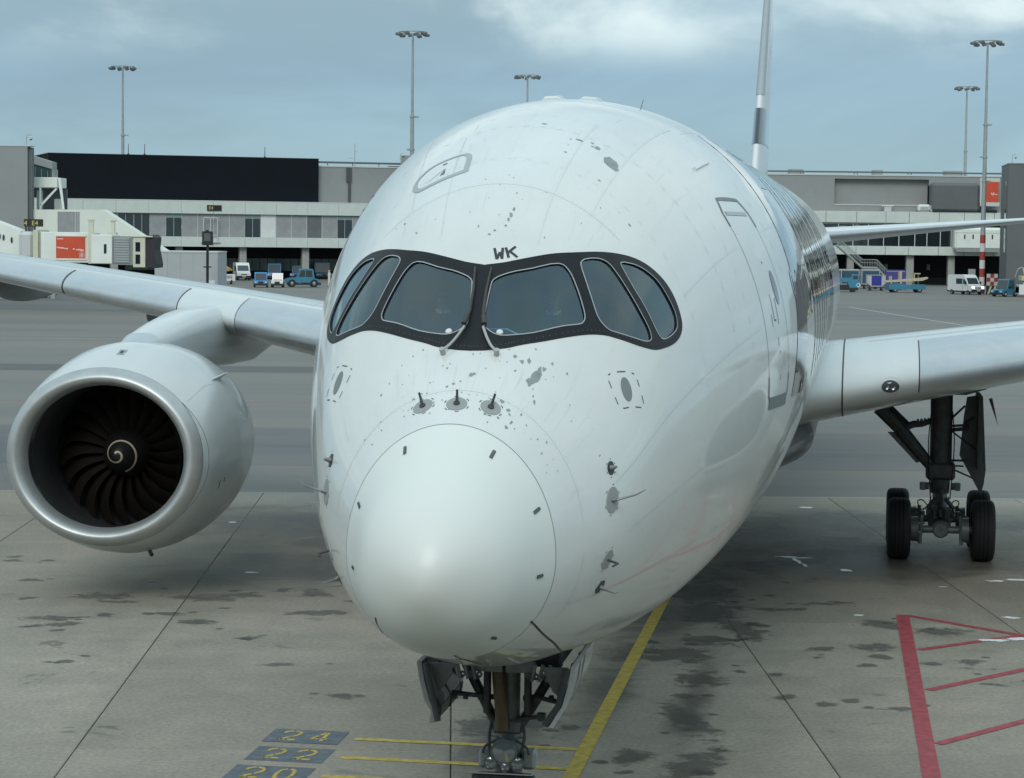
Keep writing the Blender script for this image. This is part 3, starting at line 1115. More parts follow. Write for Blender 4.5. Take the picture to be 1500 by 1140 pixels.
# -- seams
sm = MB()
for s, a0, a1, w in ((1.74, 8, 172, .006), (1.74, -40, -5, .005), (4.02, 52, 128, .006), (4.62, -60, 240, .006), (5.75, -40, 220, .009), (6.35, -70, 250, .007), (8.55, -70, 250, .010), (10.4, -70, 250, .009), (13.2, -70, 250, .009), (16, -70, 250, .009), (19, -70, 250, .009)):
    srib(sm, [(s, a0 + (a1 - a0) * k / 60) for k in range(61)], w, .0015)
for a, s0, s1 in ((106, 3.4, 5.7), (74, 3.3, 6.3), (62, 4.0, 8.5), (118, 4.1, 8), (30, 4.6, 6.8), (12, 2.3, 6.8), (-8, 2.5, 8.5), (-30, 1.7, 9), (-52, 2.2, 10), (168, 2.3, 6.5), (190, 2.4, 6), (30, 8.2, 22), (60, 8.6, 22), (-12, 8.2, 22)):
    srib(sm, [(s0 + (s1 - s0) * k / 30, a) for k in range(31)], .005, .0015)
sm.build('skin_seams', SEAM, fus)
rs = MB()
srib(rs, [(SR, a) for a in range(0, 360, 3)], .010, .0015, closed=True)
rs.build('radome_seam', mat('radome_gap', (.24, .26, .26), .6), rd)
# nose-gear bay markings under the chin
ds = MB()
srib(ds, catmull([(1.24, -37), (1.75, -48), (2.37, -56.3), (3.5, -66), (5.2, -74)], 6), .022, .003)
srib(ds, catmull([(.56, -141.8), (1.0, -134), (1.87, -126.2), (2.3, -122)], 6), .022, .003)
srib(ds, catmull([(.841, -80.5), (1.5, -84), (2.6, -86)], 6), .018, .003)
ds.build('chin_lines', DSEAM, fus)
# lightning diverter strips on the radome
for s, a in ((1.15, 116), (1.15, 62.3), (1.18, 25), (1.10, -6.7), (.86, -51), (1.2, -127), (1.0, -176), (1.18, 155)):
    p = MB()
    srib(p, [(s - .10, a), (s - .05, a), (s, a)], .034, .006)
    srib(p, [(s - .10, a), (s - .05, a), (s, a)], .020, .012)
    p.build('diverter_strip', mat('strip_grey', (.10, .12, .12), .6), rd)


# -- stroke lettering on the skin: WK above the windscreen
def stroke_letter(name, strokes, org, sx, sz, w, m, slant=0.):
    """strokes in a unit cell; org=(s, angle) of the lower left corner; x runs towards smaller angles"""
    mb = MB()
    for st_ in strokes:
        path = []
        for i in range(len(st_) - 1):
            for k in range(5):
                t = k / 4
                x = st_[i][0] + (st_[i + 1][0] - st_[i][0]) * t
                y = st_[i][1] + (st_[i + 1][1] - st_[i][1]) * t
                path.append((org[0] + y * sz + slant * x, org[1] - (x + .15 * y) * sx))
        srib(mb, path, w, .004)
    return mb.build(name, m, fus)


for strokes in ([[(3.18, 87.6), (3.085, 86.25)], [(3.085, 86.25), (3.150, 85.55)], [(3.150, 85.55), (3.093, 84.55)], [(3.093, 84.55), (3.190, 84.95)]], [[(3.197, 83.98), (3.112, 82.46)], [(3.150, 83.1), (3.222, 80.9)], [(3.170, 82.6), (3.132, 79.7)]]):
    lb = MB()
    for p_ in strokes:
        srib(lb, p_, .027, .004, sub=3)
    lb.build('painted_letter', STENCIL, fus)

# -- rows of flush rivets beside the skin joints
rr_ = MB()


def rivet(s, a, r=.0042):
    p, n = sp(s, a, .0012), spn(s, a)
    t1 = n.cross(Vector((0, 1, 0))).normalized() * r
    t2 = n.cross(t1).normalized() * r
    rr_.add([p + t1, p + t2, p - t1, p - t2], [(0, 1, 2, 3)])


for s0, a0, a1 in ((1.71, 5, 175), (1.77, 5, 175), (3.98, 54, 126), (4.06, 54, 126), (4.58, -40, 220), (4.66, -40, 220), (5.71, -40, 220), (5.79, -40, 220), (6.31, -40, 220), (6.39, -40, 220), (8.5, -50, 230), (8.6, -50, 230)):
    r_ = section(s0)[2]
    n_ = int(rad(a1 - a0) * r_ / .05)
    for k in range(n_):
        a = a0 + (a1 - a0) * k / n_
        if not inside((s0, rad(a) * RM), om):
            rivet(s0, a + random.uniform(-.05, .05))
for a, s0, s1 in ((106, 4.4, 5.7), (74, 4.4, 6.3), (62, 4.4, 8.5), (118, 4.4, 8), (30, 4.6, 6.8), (12, 2.4, 6.8), (-8, 2.5, 8.5), (-30, 1.8, 9), (168, 2.4, 6.5), (90, 4.1, 9), (46, 4.7, 8), (134, 4.7, 8)):
    n_ = int((s1 - s0) / .05)
    for k in range(n_):
        rivet(s0 + (s1 - s0) * k / n_, a + .45)
tag(rr_.build('skin_rivets', mat('rivet_trace', (.46, .49, .49), .5), fus, smooth=False), kind='stuff')

# -- paint chips
ch = MB()


def chip(s, a, r, el=1., rot=0.):
    n = random.randint(7, 11)
    P = []
    k = math.degrees(1 / max(.5, section(s)[2]))
    for i in range(n):
        t = 2 * pi * i / n
        q = r * random.uniform(.55, 1.25)
        x, y = q * el * cos(t), q * sin(t)
        P.append((s + x * cos(rot) - y * sin(rot), a + (x * sin(rot) + y * cos(rot)) * k))
    v = [sp(x, y, .003) for x, y in P]
    ch.add(v + [sp(s, a, .003)], [(i, (i + 1) % n, n) for i in range(n)])


for s, a, r, el, ro in ((5.36, 65.3, .085, 1.5, .3), (5.26, 64.2, .07, 1.4, .2), (5.30, 64.9, .05, 1.4, .2), (5.55, 70.0, .035, 1.4, 0), (5.56, 74.9, .03, 1, 0), (5.62, 71.8, .02, 1, 0), (5.55, 75.6, .018, 1, 0), (4.75, 64.8, .016, 1, 0), (5.5, 77.2, .014, 1, 0), (5.52, 71.2, .016, 1, 0), (5.3, 77, .01, 1, 0), (5.9, 86, .02, 2, 1.5), (5.05, 76.5, .018, 1, 0),
                        (2.16, 62.4, .045, 2.6, .05), (2.22, 61.5, .03, 2.6, .1), (2.09, 63.6, .03, 1.6, .2), (2.3, 67, .02, 1.5, .2), (2.28, 72.5, .018, 1, 0), (2.26, 69.2, .022, 1, 0), (2.13, 70.5, .012, 1, 0), (1.95, 87.3, .022, 1.2, 0), (1.97, 86.0, .02, 1, .5), (1.83, 94, .016, 1, 0), (1.80, 96.5, .014, 1, 0), (1.86, 91, .011, 1, 0), (2.05, 98, .012, 1, 0), (1.72, 70, .020, 1.4, 0), (1.66, 66, .020, 1, 0), (1.52, 68.5, .014, 1, 0), (1.47, 63.0, .022, 1, 0), (1.55, 62.0, .012, 2, 0), (1.62, 64.5, .011, 2, .6), (1.50, 75, .014, 1, 0), (1.70, 60, .012, 1.5, 0), (1.92, 58, .016, 1.6, .4), (2.42, 52, .014, 1, 0), (2.40, 58.5, .016, 1, 0), (2.3, 60.4, .02, 1.4, .2), (2.44, 66, .012, 1, 0),
                        (3.55, 84.5, .018, 1.8, .1), (3.62, 84.0, .014, 1.8, .1), (3.48, 84.9, .014, 1.6, .1), (3.41, 85.4, .012, 1.2, 0), (3.35, 88.5, .010, 2, 1.2), (3.31, 90, .009, 2.4, 1.3), (3.9, 120, .014, 1, 0), (1.75, 112, .018, 1, 0), (1.78, 108, .010, 1, 0), (2.1, 128, .012, 1, 0), (2.35, 109, .010, 1, 0), (4.4, 52, .016, 1, 0)):
    chip(s, a, r, el, ro)
for _ in range(110):
    s = random.choice((random.gauss(1.62, .13), random.gauss(2.15, .16), random.gauss(3.7, .35)))
    a = 90 + random.gauss(-4, 26)
    if s < 1.36 or hole(s, a) or inside((s, rad(a) * RM), om):
        continue
    chip(s, a, random.uniform(.0025, .008), random.uniform(1, 2.2), random.uniform(0, .4))
tag(ch.build('paint_chips', CHIP, fus), kind='stuff')
# fine grimy streaks running back from the edges
sk = MB()
for _ in range(130):
    s = random.choice((random.uniform(1.5, 2.2), random.uniform(3.3, 4.6), random.uniform(5, 7.2)))
    a = 90 + random.gauss(0, 30)
    ln = random.uniform(.06, .5)
    if hole(s, a) or hole(s + ln, a) or inside((s, rad(a) * RM), om) or inside((s + ln, rad(a) * RM), om):
        continue
    srib(sk, [(s + ln * k / 4, a + random.uniform(-.1, .1)) for k in range(5)], random.uniform(.002, .005), .001)
tag(sk.build('grime_streaks', mat('grime', (.63, .655, .64), .6), fus), kind='stuff')

# -- probes and ports
dm = MB()


def ringp(s, a, r, n=20):
    R = section(s)[2]
    zt, zb, w, zc = section(s)
    b = max(.4, (zt - zc if sin(rad(a)) > 0 else zc - zb))
    loc = sqrt((w * sin(rad(a))) ** 2 + (b * cos(rad(a))) ** 2)
    ds_ = (sp0(s + .02, a) - sp0(s - .02, a)).length / .04
    return [(s + r * cos(2 * pi * k / n) / ds_, a + math.degrees(r * sin(2 * pi * k / n) / loc)) for k in range(n)]


def dashes(s, a, r, n=6, ln=.30, w=.008):
    P = ringp(s, a, r, 60)
    for k in range(n):
        i = int(60 * k / n)
        srib(dm, [P[(i + j) % 60] for j in range(int(60 * ln / n) + 1)], w, .004)


def probe(name, s, a, r, dark, rod, kind):
    b = MB()
    P = ringp(s, a, r)
    v = [sp(x, y, .006) for x, y in P]
    v2 = [sp(x, y, -.004) for x, y in P]
    n = len(P)
    b.add(v + [sp(s, a, .008)], [(i, (i + 1) % n, n) for i in range(n)])
    b.add(v + v2, [(i, (i + 1) % n, n + (i + 1) % n, n + i) for i in range(n)])
    o = fixn(b.build(name, mat('probe_dark', (.035, .04, .04), .45) if dark else GREYP, PL))
    nn = spn(s, a)
    base = sp(s, a, 0)
    fw_ = (sp0(s - .02, a) - sp0(s, a)).normalized()
    m = MB()
    if kind == 'mast':
        m.tube([base, base + nn * .02], .030, 14)
        m.tube([base + nn * .01, base + nn * rod * .6 - fw_ * rod * .55, base + nn * rod - fw_ * rod * .8], [.014, .012, .011], 8)
        m.build('probe_mast', DSEAM, o)
    elif kind == 'vane':
        m.tube([base, base + nn * .05], [.028, .014], 12)
        m.tube([base + nn * .05, base + nn * .055 - fw_ * rod * .5 + nn * rod * .7, base + nn * (rod + .03) - fw_ * rod], [.011, .009, .004], 8)
        m.build('probe_vane', STEEL, o)
    elif kind == 'stub':
        m.tube([base, base + nn * .07], [.03, .012], 12)
        m.build('probe_stub', STEEL, o)
    else:
        m.tube([base, base + nn * rod], .012, 8)
        m.tube([base + nn * rod * .95, base + nn * rod * .95 + fw_ * .10], [.012, .010], 8)
        m.build('pitot_tube', DSEAM, o)
    return o


for s, a in ((1.601, 107.05), (1.560, 90.05), (1.598, 73.8)):
    probe('pitot_probe', s, a, .098, False, .105, 'mast')
    dashes(s, a, .118)
for sg in (0, 1):
    for s, a, r, dark, rod, kd in ((2.285, 17.7, .062, True, .05, 'stub'), (2.218, 7.8, .118, False, .22, 'vane'), (2.203, -14.5, .095, False, .12, 'pitot'), (2.282, -26.8, .07, True, .12, 'vane')):
        if sg: a = 180 - a
        probe('air_data_probe', s, a, r, dark, rod, kd)
        dashes(s, a, r + .02, n=6, ln=.22)
    s, a = 2.885, (29.7 if not sg else 150.3)
    b = MB()
    P = ringp(s, a, .112, 26)
    P = [(s + (x - s) * .82, y) for x, y in P]
    b.add([sp(x, y, .004) for x, y in P] + [sp(s, a, .004)], [(i, (i + 1) % 26, 26) for i in range(26)])
    b.build('static_port', mat('port_grey', (.20, .23, .23), .5), fus)
    # dashed frame round the port
    fr = [(2.743, 38.3), (2.81, 37.4), (3.026, 31.5), (3.084, 29.1), (3.071, 25.0), (3.048, 20.5), (2.87, 24.6), (2.693, 28.35), (2.703, 33.4)]
    if sg: fr = mir(fr)
    for i in range(len(fr)):
        a_, b_ = fr[i], fr[(i + 1) % len(fr)]
        for k in range(1):
            t0, t1 = .3, .75
            srib(dm, [(a_[0] + (b_[0] - a_[0]) * t, a_[1] + (b_[1] - a_[1]) * t) for t in (t0, (t0 + t1) / 2, t1)], .010, .004)
dm.build('stencil_dashes', STENCIL, fus)

# -- escape hatch above the cockpit
HO = catmull([(4.76, 119.4), (4.58, 118.8), (4.44, 115.3), (4.41, 102.8), (4.50, 101.6), (4.83, 101.8), (4.95, 102.8), (5.02, 105), (5.08, 114.2), (4.95, 118.2)], 4, True)
HI = catmull([(4.80, 118.1), (4.62, 117.4), (4.51, 114.8), (4.49, 104.3), (4.55, 103.2), (4.84, 103.4), (4.94, 104.4), (4.985, 106), (5.03, 113.6), (4.92, 117.2)], 4, True)
hh_ = patch(MB(), HO, [HI], off=.004, step=.05, R=1.8).build('escape_hatch', mat('hatch_grey', (.36, .40, .41), .5), fus)
hm = MB()
srib(hm, catmull([(4.60, 114), (4.66, 112), (4.72, 110.4), (4.75, 109.4)], 4), .008, .004)
hm.add([sp(s, a, .005) for s, a in ((4.60, 110.6), (4.60, 109.2), (4.75, 109.3))], [(0, 1, 2)])
hm.add([sp(s, a, .005) for s, a in ((4.90, 110.6), (4.90, 109.2), (4.93, 109.3), (4.93, 110.6))], [(0, 1, 2, 3)])
hm.build('hatch_marks', mat('hatch_mark', (.12, .14, .14), .5), hh_)

# -- passenger doors and cabin windows
for side in (1, -1):
    D_ = lambda s, z: (s, phz(s, z, side))
    door = [(6.93, 5.42), (6.93, 7.45), (7.06, 7.62), (7.95, 7.62), (8.10, 7.48), (8.10, 5.42), (7.98, 5.30), (7.05, 5.30)]
    pth = []
    for i in range(len(door)):
        a, b = door[i], door[(i + 1) % len(door)]
        for k in range(10):
            pth.append(D_(a[0] + (b[0] - a[0]) * k / 10, a[1] + (b[1] - a[1]) * k / 10))
    do = srib(MB(), pth, .014, .004, closed=True).build('cabin_door', mat('door_seam', (.30, .33, .34), .6), fus)
    up = MB()
    srib(up, [D_(*p) for p in ((6.93, 7.32), (6.94, 7.47), (7.07, 7.63), (7.5, 7.64), (7.94, 7.63), (8.09, 7.48), (8.10, 7.32))], .042, .006, sub=3)
    up.build('door_head', mat('door_grey', (.17, .20, .21), .5), do)
    srib(MB(), [D_(7.05 + .9 * k / 8, 7.47) for k in range(9)], .05, .005).build('door_grey_band', mat('door_light_grey', (.42, .46, .47), .5), do)  # light grey band just below the door head
    lo = MB()
    srib(lo, [D_(*p) for p in ((6.93, 5.62), (6.94, 5.40), (7.06, 5.30), (7.5, 5.28), (7.96, 5.30), (8.09, 5.40), (8.10, 5.62))], .04, .006, sub=3)
    srib(lo, [D_(6.98 + 1.06 * k / 8, 5.31) for k in range(9)], .14, .007)
    lo.build('door_sill', mat('door_grey', (.17, .20, .21), .5), do)
    dw = MB()
    P = [D_(7.80 + .11 * cos(2 * pi * k / 20), 6.62 + .20 * sin(2 * pi * k / 20)) for k in range(20)]
    dw.add([sp(s, a, .006) for s, a in P], [tuple(range(20))])
    dw.build('door_window', mat('cabin_glass', (.012, .016, .02), .08, coat=1), do)
    ha = MB()
    for s0, z0, s1, z1 in ((7.42, 6.55, 7.42, 6.25), (7.42, 6.25, 7.5, 6.25), (7.62, 6.5, 7.62, 6.2), (7.5, 6.05, 7.5, 5.95), (7.55, 5.9, 7.55, 5.86), (7.3, 6.32, 7.3, 6.18), (7.55, 5.62, 7.55, 5.56), (7.52, 6.92, 7.55, 6.9)):
        srib(ha, [D_(s0, z0), D_((s0 + s1) / 2, (z0 + z1) / 2), D_(s1, z1)], .018, .005)
    ha.build('door_marks', STENCIL, do)
    for s0 in (22.0, 47.5):
        srib(MB(), [D_(*p) for p in ((s0, 5.4), (s0, 7.5), (s0 + 1.1, 7.5), (s0 + 1.1, 5.4))], .022, .004, closed=True, sub=6).build('cabin_door', mat('door_seam', (.22, .25, .26), .6), fus)
    cw = MB()
    s = 9.2
    while s < 50:
        if not (21.3 < s < 23.5 or 46.9 < s < 49):
            P = [D_(s + .13 * cos(2 * pi * k / 12), 6.62 + .19 * sin(2 * pi * k / 12)) for k in range(12)]
            cw.add([sp(x, a, .005) for x, a in P], [tuple(range(12)) if side > 0 else tuple(reversed(range(12)))])
        s += .56
    tag(cw.build('cabin_windows', mat('cabin_glass', (.012, .016, .02), .08, coat=1), fus), kind='stuff')

# -- airline name in tall sloping capitals along the cabin
LET = {
    'F': ([(0, 0), (1.28, 0), (1.28, .92), (2.7, .92), (2.7, 1.56), (1.28, 1.56), (1.28, 2.56), (3.0, 2.56), (3.0, 3.2), (0, 3.2)], []),
    'I': ([(0, 0), (1.28, 0), (1.28, 3.2), (0, 3.2)], []),
    'N': ([(0, 0), (1.1, 0), (1.1, 1.9), (2.2, 0), (3.3, 0), (3.3, 3.2), (2.2, 3.2), (2.2, 1.35), (1.1, 3.2), (0, 3.2)], []),
    'A': ([(-.5, 0), (.7, 0), (.95, .65), (2.15, .65), (2.4, 0), (3.5, 0), (2.3, 3.2), (.9, 3.2)], [[(1.15, 1.25), (1.95, 1.25), (1.55, 2.5)]]),
    'R': ([(0, 0), (1.15, 0), (1.15, 1.05), (1.5, 1.05), (2.1, 0), (3.4, 0), (2.6, 1.3), (3.1, 1.75), (3.15, 2.5), (2.7, 3.05), (2.1, 3.2), (0, 3.2)], [[(1.15, 1.7), (1.9, 1.7), (2.1, 2.1), (1.9, 2.55), (1.15, 2.55)]]),
}
for side in (1, -1):
    x = 0
    for chx in 'FINNAIR':
        outer, holes = LET[chx]
        wdt = max(p[0] for p in outer)

        def place(P):
            q = []
            for a, b in P:
                s = 8.55 + x + a + .5 * b if side > 0 else 8.55 + 23.6 - (x + a + .5 * b) + 1.2
                q.append((s, phz(s, 5.29 + b, side)))
            return q
        mb = MB()
        big = lambda P: place(dens(P, .16))
        patch(mb, big(outer), [big(h) for h in holes], off=.005, step=.22, R=3.0)
        mb.build('title_letter', NAVY, fus, angle=180)
        x += wdt + .62

# -- wings
def interp(x, P):
    for (a, b), (c, d) in zip(P, P[1:]):
        if x <= c:
            return b + (d - b) * (x - a) / (c - a)
    return P[-1][1]


def wgeo(l):
    c = interp(l, [(0, 16), (3.2, 13.2), (10.7, 9.0), (20, 5.9), (30, 3.3), (33.5, 1.2)])
    sl = 22 + .7 * l + (max(0, l - 29) ** 2) * .12
    zl = interp(l, [(0, 3.90), (3.2, 4.33), (10.7, 5.37), (27, 7.2), (34, 8.0)]) + (max(0, l - 27) / 6) ** 2 * 1.3
    tc = interp(l, [(0, .125), (3.2, .122), (10.7, .114), (20, .105), (33.5, .09)])
    inc = rad(interp(l, [(0, 3.2), (10.7, 2.6), (33.5, .5)]))
    return c, sl, zl, tc, inc


def wpt(l, t, side, off=0.):
    c, sl, zl, tc, inc = wgeo(l)
    x = min(t * t, 1)
    yt = 5 * tc * (.2969 * sqrt(x) - .126 * x - .3516 * x ** 2 + .2843 * x ** 3 - .1036 * x ** 4)
    yc = .018 * 4 * x * (1 - x)
    y = yc + (yt if t > 0 else -yt * .92)
    p = Vector((side * l, sl + (x * cos(inc) + y * sin(inc)) * c, zl + (y * cos(inc) - x * sin(inc)) * c))
    if off:
        d = 1e-3
        a, b = wpt(l, min(t + d, 1), side), wpt(l, max(t - d, -1), side)
        tg = (a - b).normalized()
        n = Vector((0, -tg.z, tg.y))
        if n.z * (1 if t > .02 else -1) < 0 and abs(t) > .1: n.negate()
        elif abs(t) <= .1 and n.y > 0: n.negate()
        p += n * off
    return p


LS = [2.2, 2.7, 3.2, 3.8, 4.7, 5.7, 7, 8.5, 9.9, 10.7, 11.3, 13, 15, 17.5, 20, 22.5, 25, 27.5, 29, 30.5, 32, 33, 33.5]
NT = 30
TS = [-1 + 2 * k / (2 * NT) for k in range(2 * NT + 1)]
WINGW = mat('wing_white', (.56, .60, .605), .32, coat=.6, coat_rough=.10, var=.06, scale=1.2, streak=(1, .3, 1))
wing_obj = {}
for side in (1, -1):
    mb = MB()
    mb.loft([[wpt(l, t, side) for t in TS] for l in LS], cap=True, closed=False)
    w = fixn(mb.build('wing', WINGW, PL, angle=60))
    wing_obj[side] = w
    for l0, l1 in ((4.78, 9.75), (11.45, 14.95), (15.02, 19.9), (19.97, 24.8), (24.87, 29.5)):
        sb = MB()
        ls = [l0 + (l1 - l0) * k / 8 for k in range(9)]
        ts = [-.16 + .52 * k / 16 for k in range(17)]
        A = [[wpt(l, t, side, .014) for t in ts] for l in ls]
        B = [[wpt(l, t, side, -.02) for t in ts] for l in ls]
        for rows in (A,):
            sb.loft(rows, cap=False, closed=False)
        # closing edges
        n = len(ts)
        for e0 in (0, -1):
            sb.add(A[e0] + B[e0], [(i, i + 1, n + i + 1, n + i) for i in range(n - 1)])
        for j in (0, -1):
            a = [r[j] for r in A]; b = [r[j] for r in B]
            sb.add(a + b, [(i, i + 1, len(a) + i + 1, len(a) + i) for i in range(len(a) - 1)])
        fixn(sb.build('slat', SLAT, w, angle=50))
        for l in (l0 - .025, l1 + .02):
            gp = MB()
            P = [wpt(l, t, side, .003) for t in ts]
            Q = [wpt(l + .022, t, side, .003) for t in ts]
            gp.strip(P, Q)
            gp.build('slat_gap', DSEAM, w)
    # panel seams along the upper skin
    sm = MB()
    for t in (.42, .66, .80):
        sm.strip([wpt(l, t, side, .004) for l in LS[3:-3]], [wpt(l, t + .004, side, .004) for l in LS[3:-3]])
    for l in (6.4, 8.2, 13.4, 17.2, 22):
        sm.strip([wpt(l, t, side, .004) for t in TS[NT + 12:-2]], [wpt(l + .012, t, side, .004) for t in TS[NT + 12:-2]])
    sm.build('wing_seams', SEAM, w)
    # root joint and landing light
    rj = MB()
    rj.strip([wpt(3.30, t, side, .004) for t in TS[8:-8]], [wpt(3.33, t, side, .004) for t in TS[8:-8]])
    rj.build('root_gap', DSEAM, w)
    lt = MB()
    cl, ct = 4.22, -.040
    P = [wpt(cl + .165 * cos(2 * pi * k / 24) - .04 * sin(2 * pi * k / 24), ct + .062 * sin(2 * pi * k / 24), side, .008) for k in range(24)]
    lt.add(P + [wpt(cl, ct, side, .012)], [(i, (i + 1) % 24, 24) for i in range(24)])
    lo = lt.build('landing_light', mat('lamp_glass', (.05, .06, .065), .08, coat=1), w)
    r2 = MB()
    Q = [wpt(cl + .225 * cos(2 * pi * k / 24) - .05 * sin(2 * pi * k / 24), ct + .084 * sin(2 * pi * k / 24), side, .004) for k in range(25)]
    Q2 = [wpt(cl + .24 * cos(2 * pi * k / 24) - .05 * sin(2 * pi * k / 24), ct + .089 * sin(2 * pi * k / 24), side, .004) for k in range(25)]
    r2.strip(Q, Q2)
    r2.build('light_frame', SEAM, w)
    for dx in (-.07, .05):
        b = MB()
        b.lathe([(0, .045), (.01, .03), (.012, 0.001)], axis='y', n=14)
        o = b.build('light_bulb', mat('bulb_grey', (.35, .36, .36), .2, metal=.5), w)
        o.location = wpt(cl + dx, ct + (.004 if dx < 0 else -.01), side, .016)
    # flap track fairings
    for l in (8.0, 13.6, 19.0, 24.0):
        c, sl, zl, tc, inc = wgeo(l)
        fb = MB()
        rings = []
        for k in range(13):
            u = k / 12
            s = sl + c * (.42 + .80 * u)
            rr = .42 * sqrt(max(0, sin(pi * min(1, u * .93 + .03)))) * (1.15 - .45 * u) * (1 if l < 15 else .85)
            zc = zl - c * .05 - .16 - u * .30
            rings.append([(side * l + rr * .75 * cos(a * pi / 8), s, zc + rr * 1.35 * sin(a * pi / 8)) for a in range(16)])
        fb.loft(rings)
        fb.build('flap_fairing', mat('fairing_grey', (.20, .215, .22), .5), w)

# -- wing-to-body fairing
fb = MB()
rings = []
for k in range(27):
    u = k / 26
    s = 23.4 + 20 * u
    g = min(1, sin(pi * min(1, .04 + .94 * u)) * 1.8) ** .8
    hw, zt_, zb_ = 1.7 + 1.05 * g, 3.2 + .9 * g, 2.75 - .38 * g
    zc = (zt_ + zb_) / 2
    rings.append([(hw * (1 if cos(a) > 0 else -1) * abs(cos(a)) ** .88, s, zc + (zt_ - zb_) / 2 * (1 if sin(a) > 0 else -1) * abs(sin(a)) ** .95) for a in [2 * pi * j / 48 for j in range(48)]])
fb.loft(rings)
bf = fixn(fb.build('belly_fairing', BELLY, PL, angle=60))

# -- engines
EC = Vector((-10.62, 22.5, 2.87))
PITCHE = rad(-1.5)


def make_engine(cx):
    e = EC.copy()
    e.x = cx
    prof = [(.225, 1.855), (.35, 1.897), (.56, 1.945), (.9, 2.005), (1.5, 2.06), (2.3, 2.085), (3.0, 2.06), (3.7, 1.98), (4.4, 1.84), (5.0, 1.66), (5.25, 1.57), (5.25, 1.52), (4.6, 1.58)]
    def squash(o):
        # the inlet is wider than it is tall; the cowl rounds out behind it
        for v in o.data.vertices:
            q = ss(v.co.y / 1.7)
            v.co.x *= 1.06 - .07 * q
            v.co.z = v.co.z * (.92 + .09 * q) + .09 * q
        o.data.update()
        return o
    nac = squash(fixn(MB().lathe(prof, n=96).build('engine', WINGW, PL, angle=50)))
    nac.location = e
    nac.rotation_euler = (PITCHE, 0, 0)
    lip = [(.22, 1.853), (.20, 1.845), (.10, 1.79), (.035, 1.735), (.006, 1.69), (0, 1.655), (.008, 1.625), (.04, 1.585), (.11, 1.535), (.22, 1.49), (.30, 1.472)]
    squash(fixn(MB().lathe(lip, n=96).build('inlet_lip', LIPM, nac, angle=80)))
    gap = MB()
    for i in range(1):
        gap.lathe([(.216, 1.8535), (.230, 1.858)], n=96)
    squash(gap.build('lip_seam', DSEAM, nac))
    fixn(MB().lathe([(.295, 1.471), (.6, 1.45), (.95, 1.465), (1.3, 1.50), (1.75, 1.515), (2.1, 1.515), (2.1, .1)], n=96).build('inlet_duct', LINER, nac, angle=60))
    squash(nac.children[-1])
    ln = MB()
    for a in (1.28, 1.66):
        ln.lathe([(a, 1.4955 if a < 1.5 else 1.508), (a + .02, 1.4965 if a < 1.5 else 1.508)], n=96)
    squash(ln.build('duct_ring', mat('duct_ring', (.02, .02, .02), .6), nac))
    sp_ = MB().lathe([(.88, .001), (.90, .06), (.98, .15), (1.12, .27), (1.30, .38), (1.48, .455), (1.62, .485)], n=48).build('spinner', SPIN, nac, angle=180)
    prof_s = [(.88, .001), (.90, .06), (.98, .15), (1.12, .27), (1.30, .38), (1.48, .455)]
    sw = MB()
    l, r = [], []
    for k in range(90):
        u = k / 89
        th = 2.1 - u * 2 * pi * 1.55
        rr = .03 + .33 * u ** 1.0
        def on(q):
            for (a, b), (c, d) in zip(prof_s, prof_s[1:]):
                if q <= d:
                    return a + (c - a) * (q - b) / (d - b) - .006
            return prof_s[-1][0]
        wd = .020 * (1 - .45 * u)
        for lst, q in ((l, rr - wd), (r, rr + wd)):
            q = max(q, .003)
            lst.append((q * cos(th), on(q), q * sin(th)))
    sw.strip(l, r)
    sw.build('spiral_mark', PIN, nac)
    # fan
    nb = 22
    bl = MB()
    R_, J_ = 12, 5
    rows = []
    for i in range(R_ + 1):
        q = i / R_
        r = .44 + (1.485 - .44) * q
        tw = rad(28 + 34 * q)
        c = .34 + .16 * sin(pi * min(1, q * .85 + .1))
        sweep = .30 * q ** 1.5 - .20 * q * (1 - q) * 1.6
        row = []
        for j in range(J_ + 1):
            v = j / J_ - .5
            cam_ = .05 * (1 - (2 * v) ** 2)
            ang = -sweep + (v * c * sin(tw) + cam_ * cos(tw)) / r
            ax = 1.72 + v * c * cos(tw) - .05 * sin(pi * q) + .06 * q
            row.append((r * sin(ang), ax, r * cos(ang)))
        rows.append(row)
    bl.loft(rows, cap=False, closed=False)
    b0 = bl.build('fan_blade', BLADE, nac, angle=180)
    for k in range(1, nb):
        share(b0, 'fan_blade', nac, rot=(0, 2 * pi * k / nb, 0))
    # core nozzle
    MB().lathe([(4.6, 1.18), (5.2, 1.12), (6.2, .92), (6.9, .74), (6.9, .68), (6.3, .70)], n=48).build('core_nozzle', mat('nozzle_metal', (.16, .15, .14), .4, metal=.9), nac)
    MB().lathe([(6.3, .55), (6.9, .48), (7.5, .22), (7.8, .02)], n=32).build('exhaust_cone', mat('nozzle_metal', (.16, .15, .14), .4, metal=.9), nac)
    # seams, inlet scoop, strake and a low vent
    def pt(a, th, off=.004):
        r_, q_ = interp(a, prof[:11]) + off, ss(a / 1.7)
        return Vector((r_ * cos(th) * (1.06 - .07 * q_), a, r_ * sin(th) * (.92 + .09 * q_) + .09 * q_))
    sm = MB()
    def nrib(path, w):
        P = [pt(*q) for q in path]
        l, r = [], []
        for i, p in enumerate(P):
            d = (P[min(i + 1, len(P) - 1)] - P[max(i - 1, 0)]).normalized()
            n = Vector((p.x, 0, p.z)).normalized()
            s_ = d.cross(n).normalized() * w / 2
            l.append(p + s_); r.append(p - s_)
        sm.strip(l, r)
    nrib([(2.05, 2 * pi * k / 96) for k in range(97)], .010)
    nrib([(.38 + .17 * k, .66) for k in range(10)], .014)
    nrib([(2.05 + .25 * k, -1.5) for k in range(13)], .014)
    nrib([(2.05 + .25 * k, 1.35) for k in range(10)], .012)
    nrib([(3.55, 2 * pi * k / 96) for k in range(97)], .008)
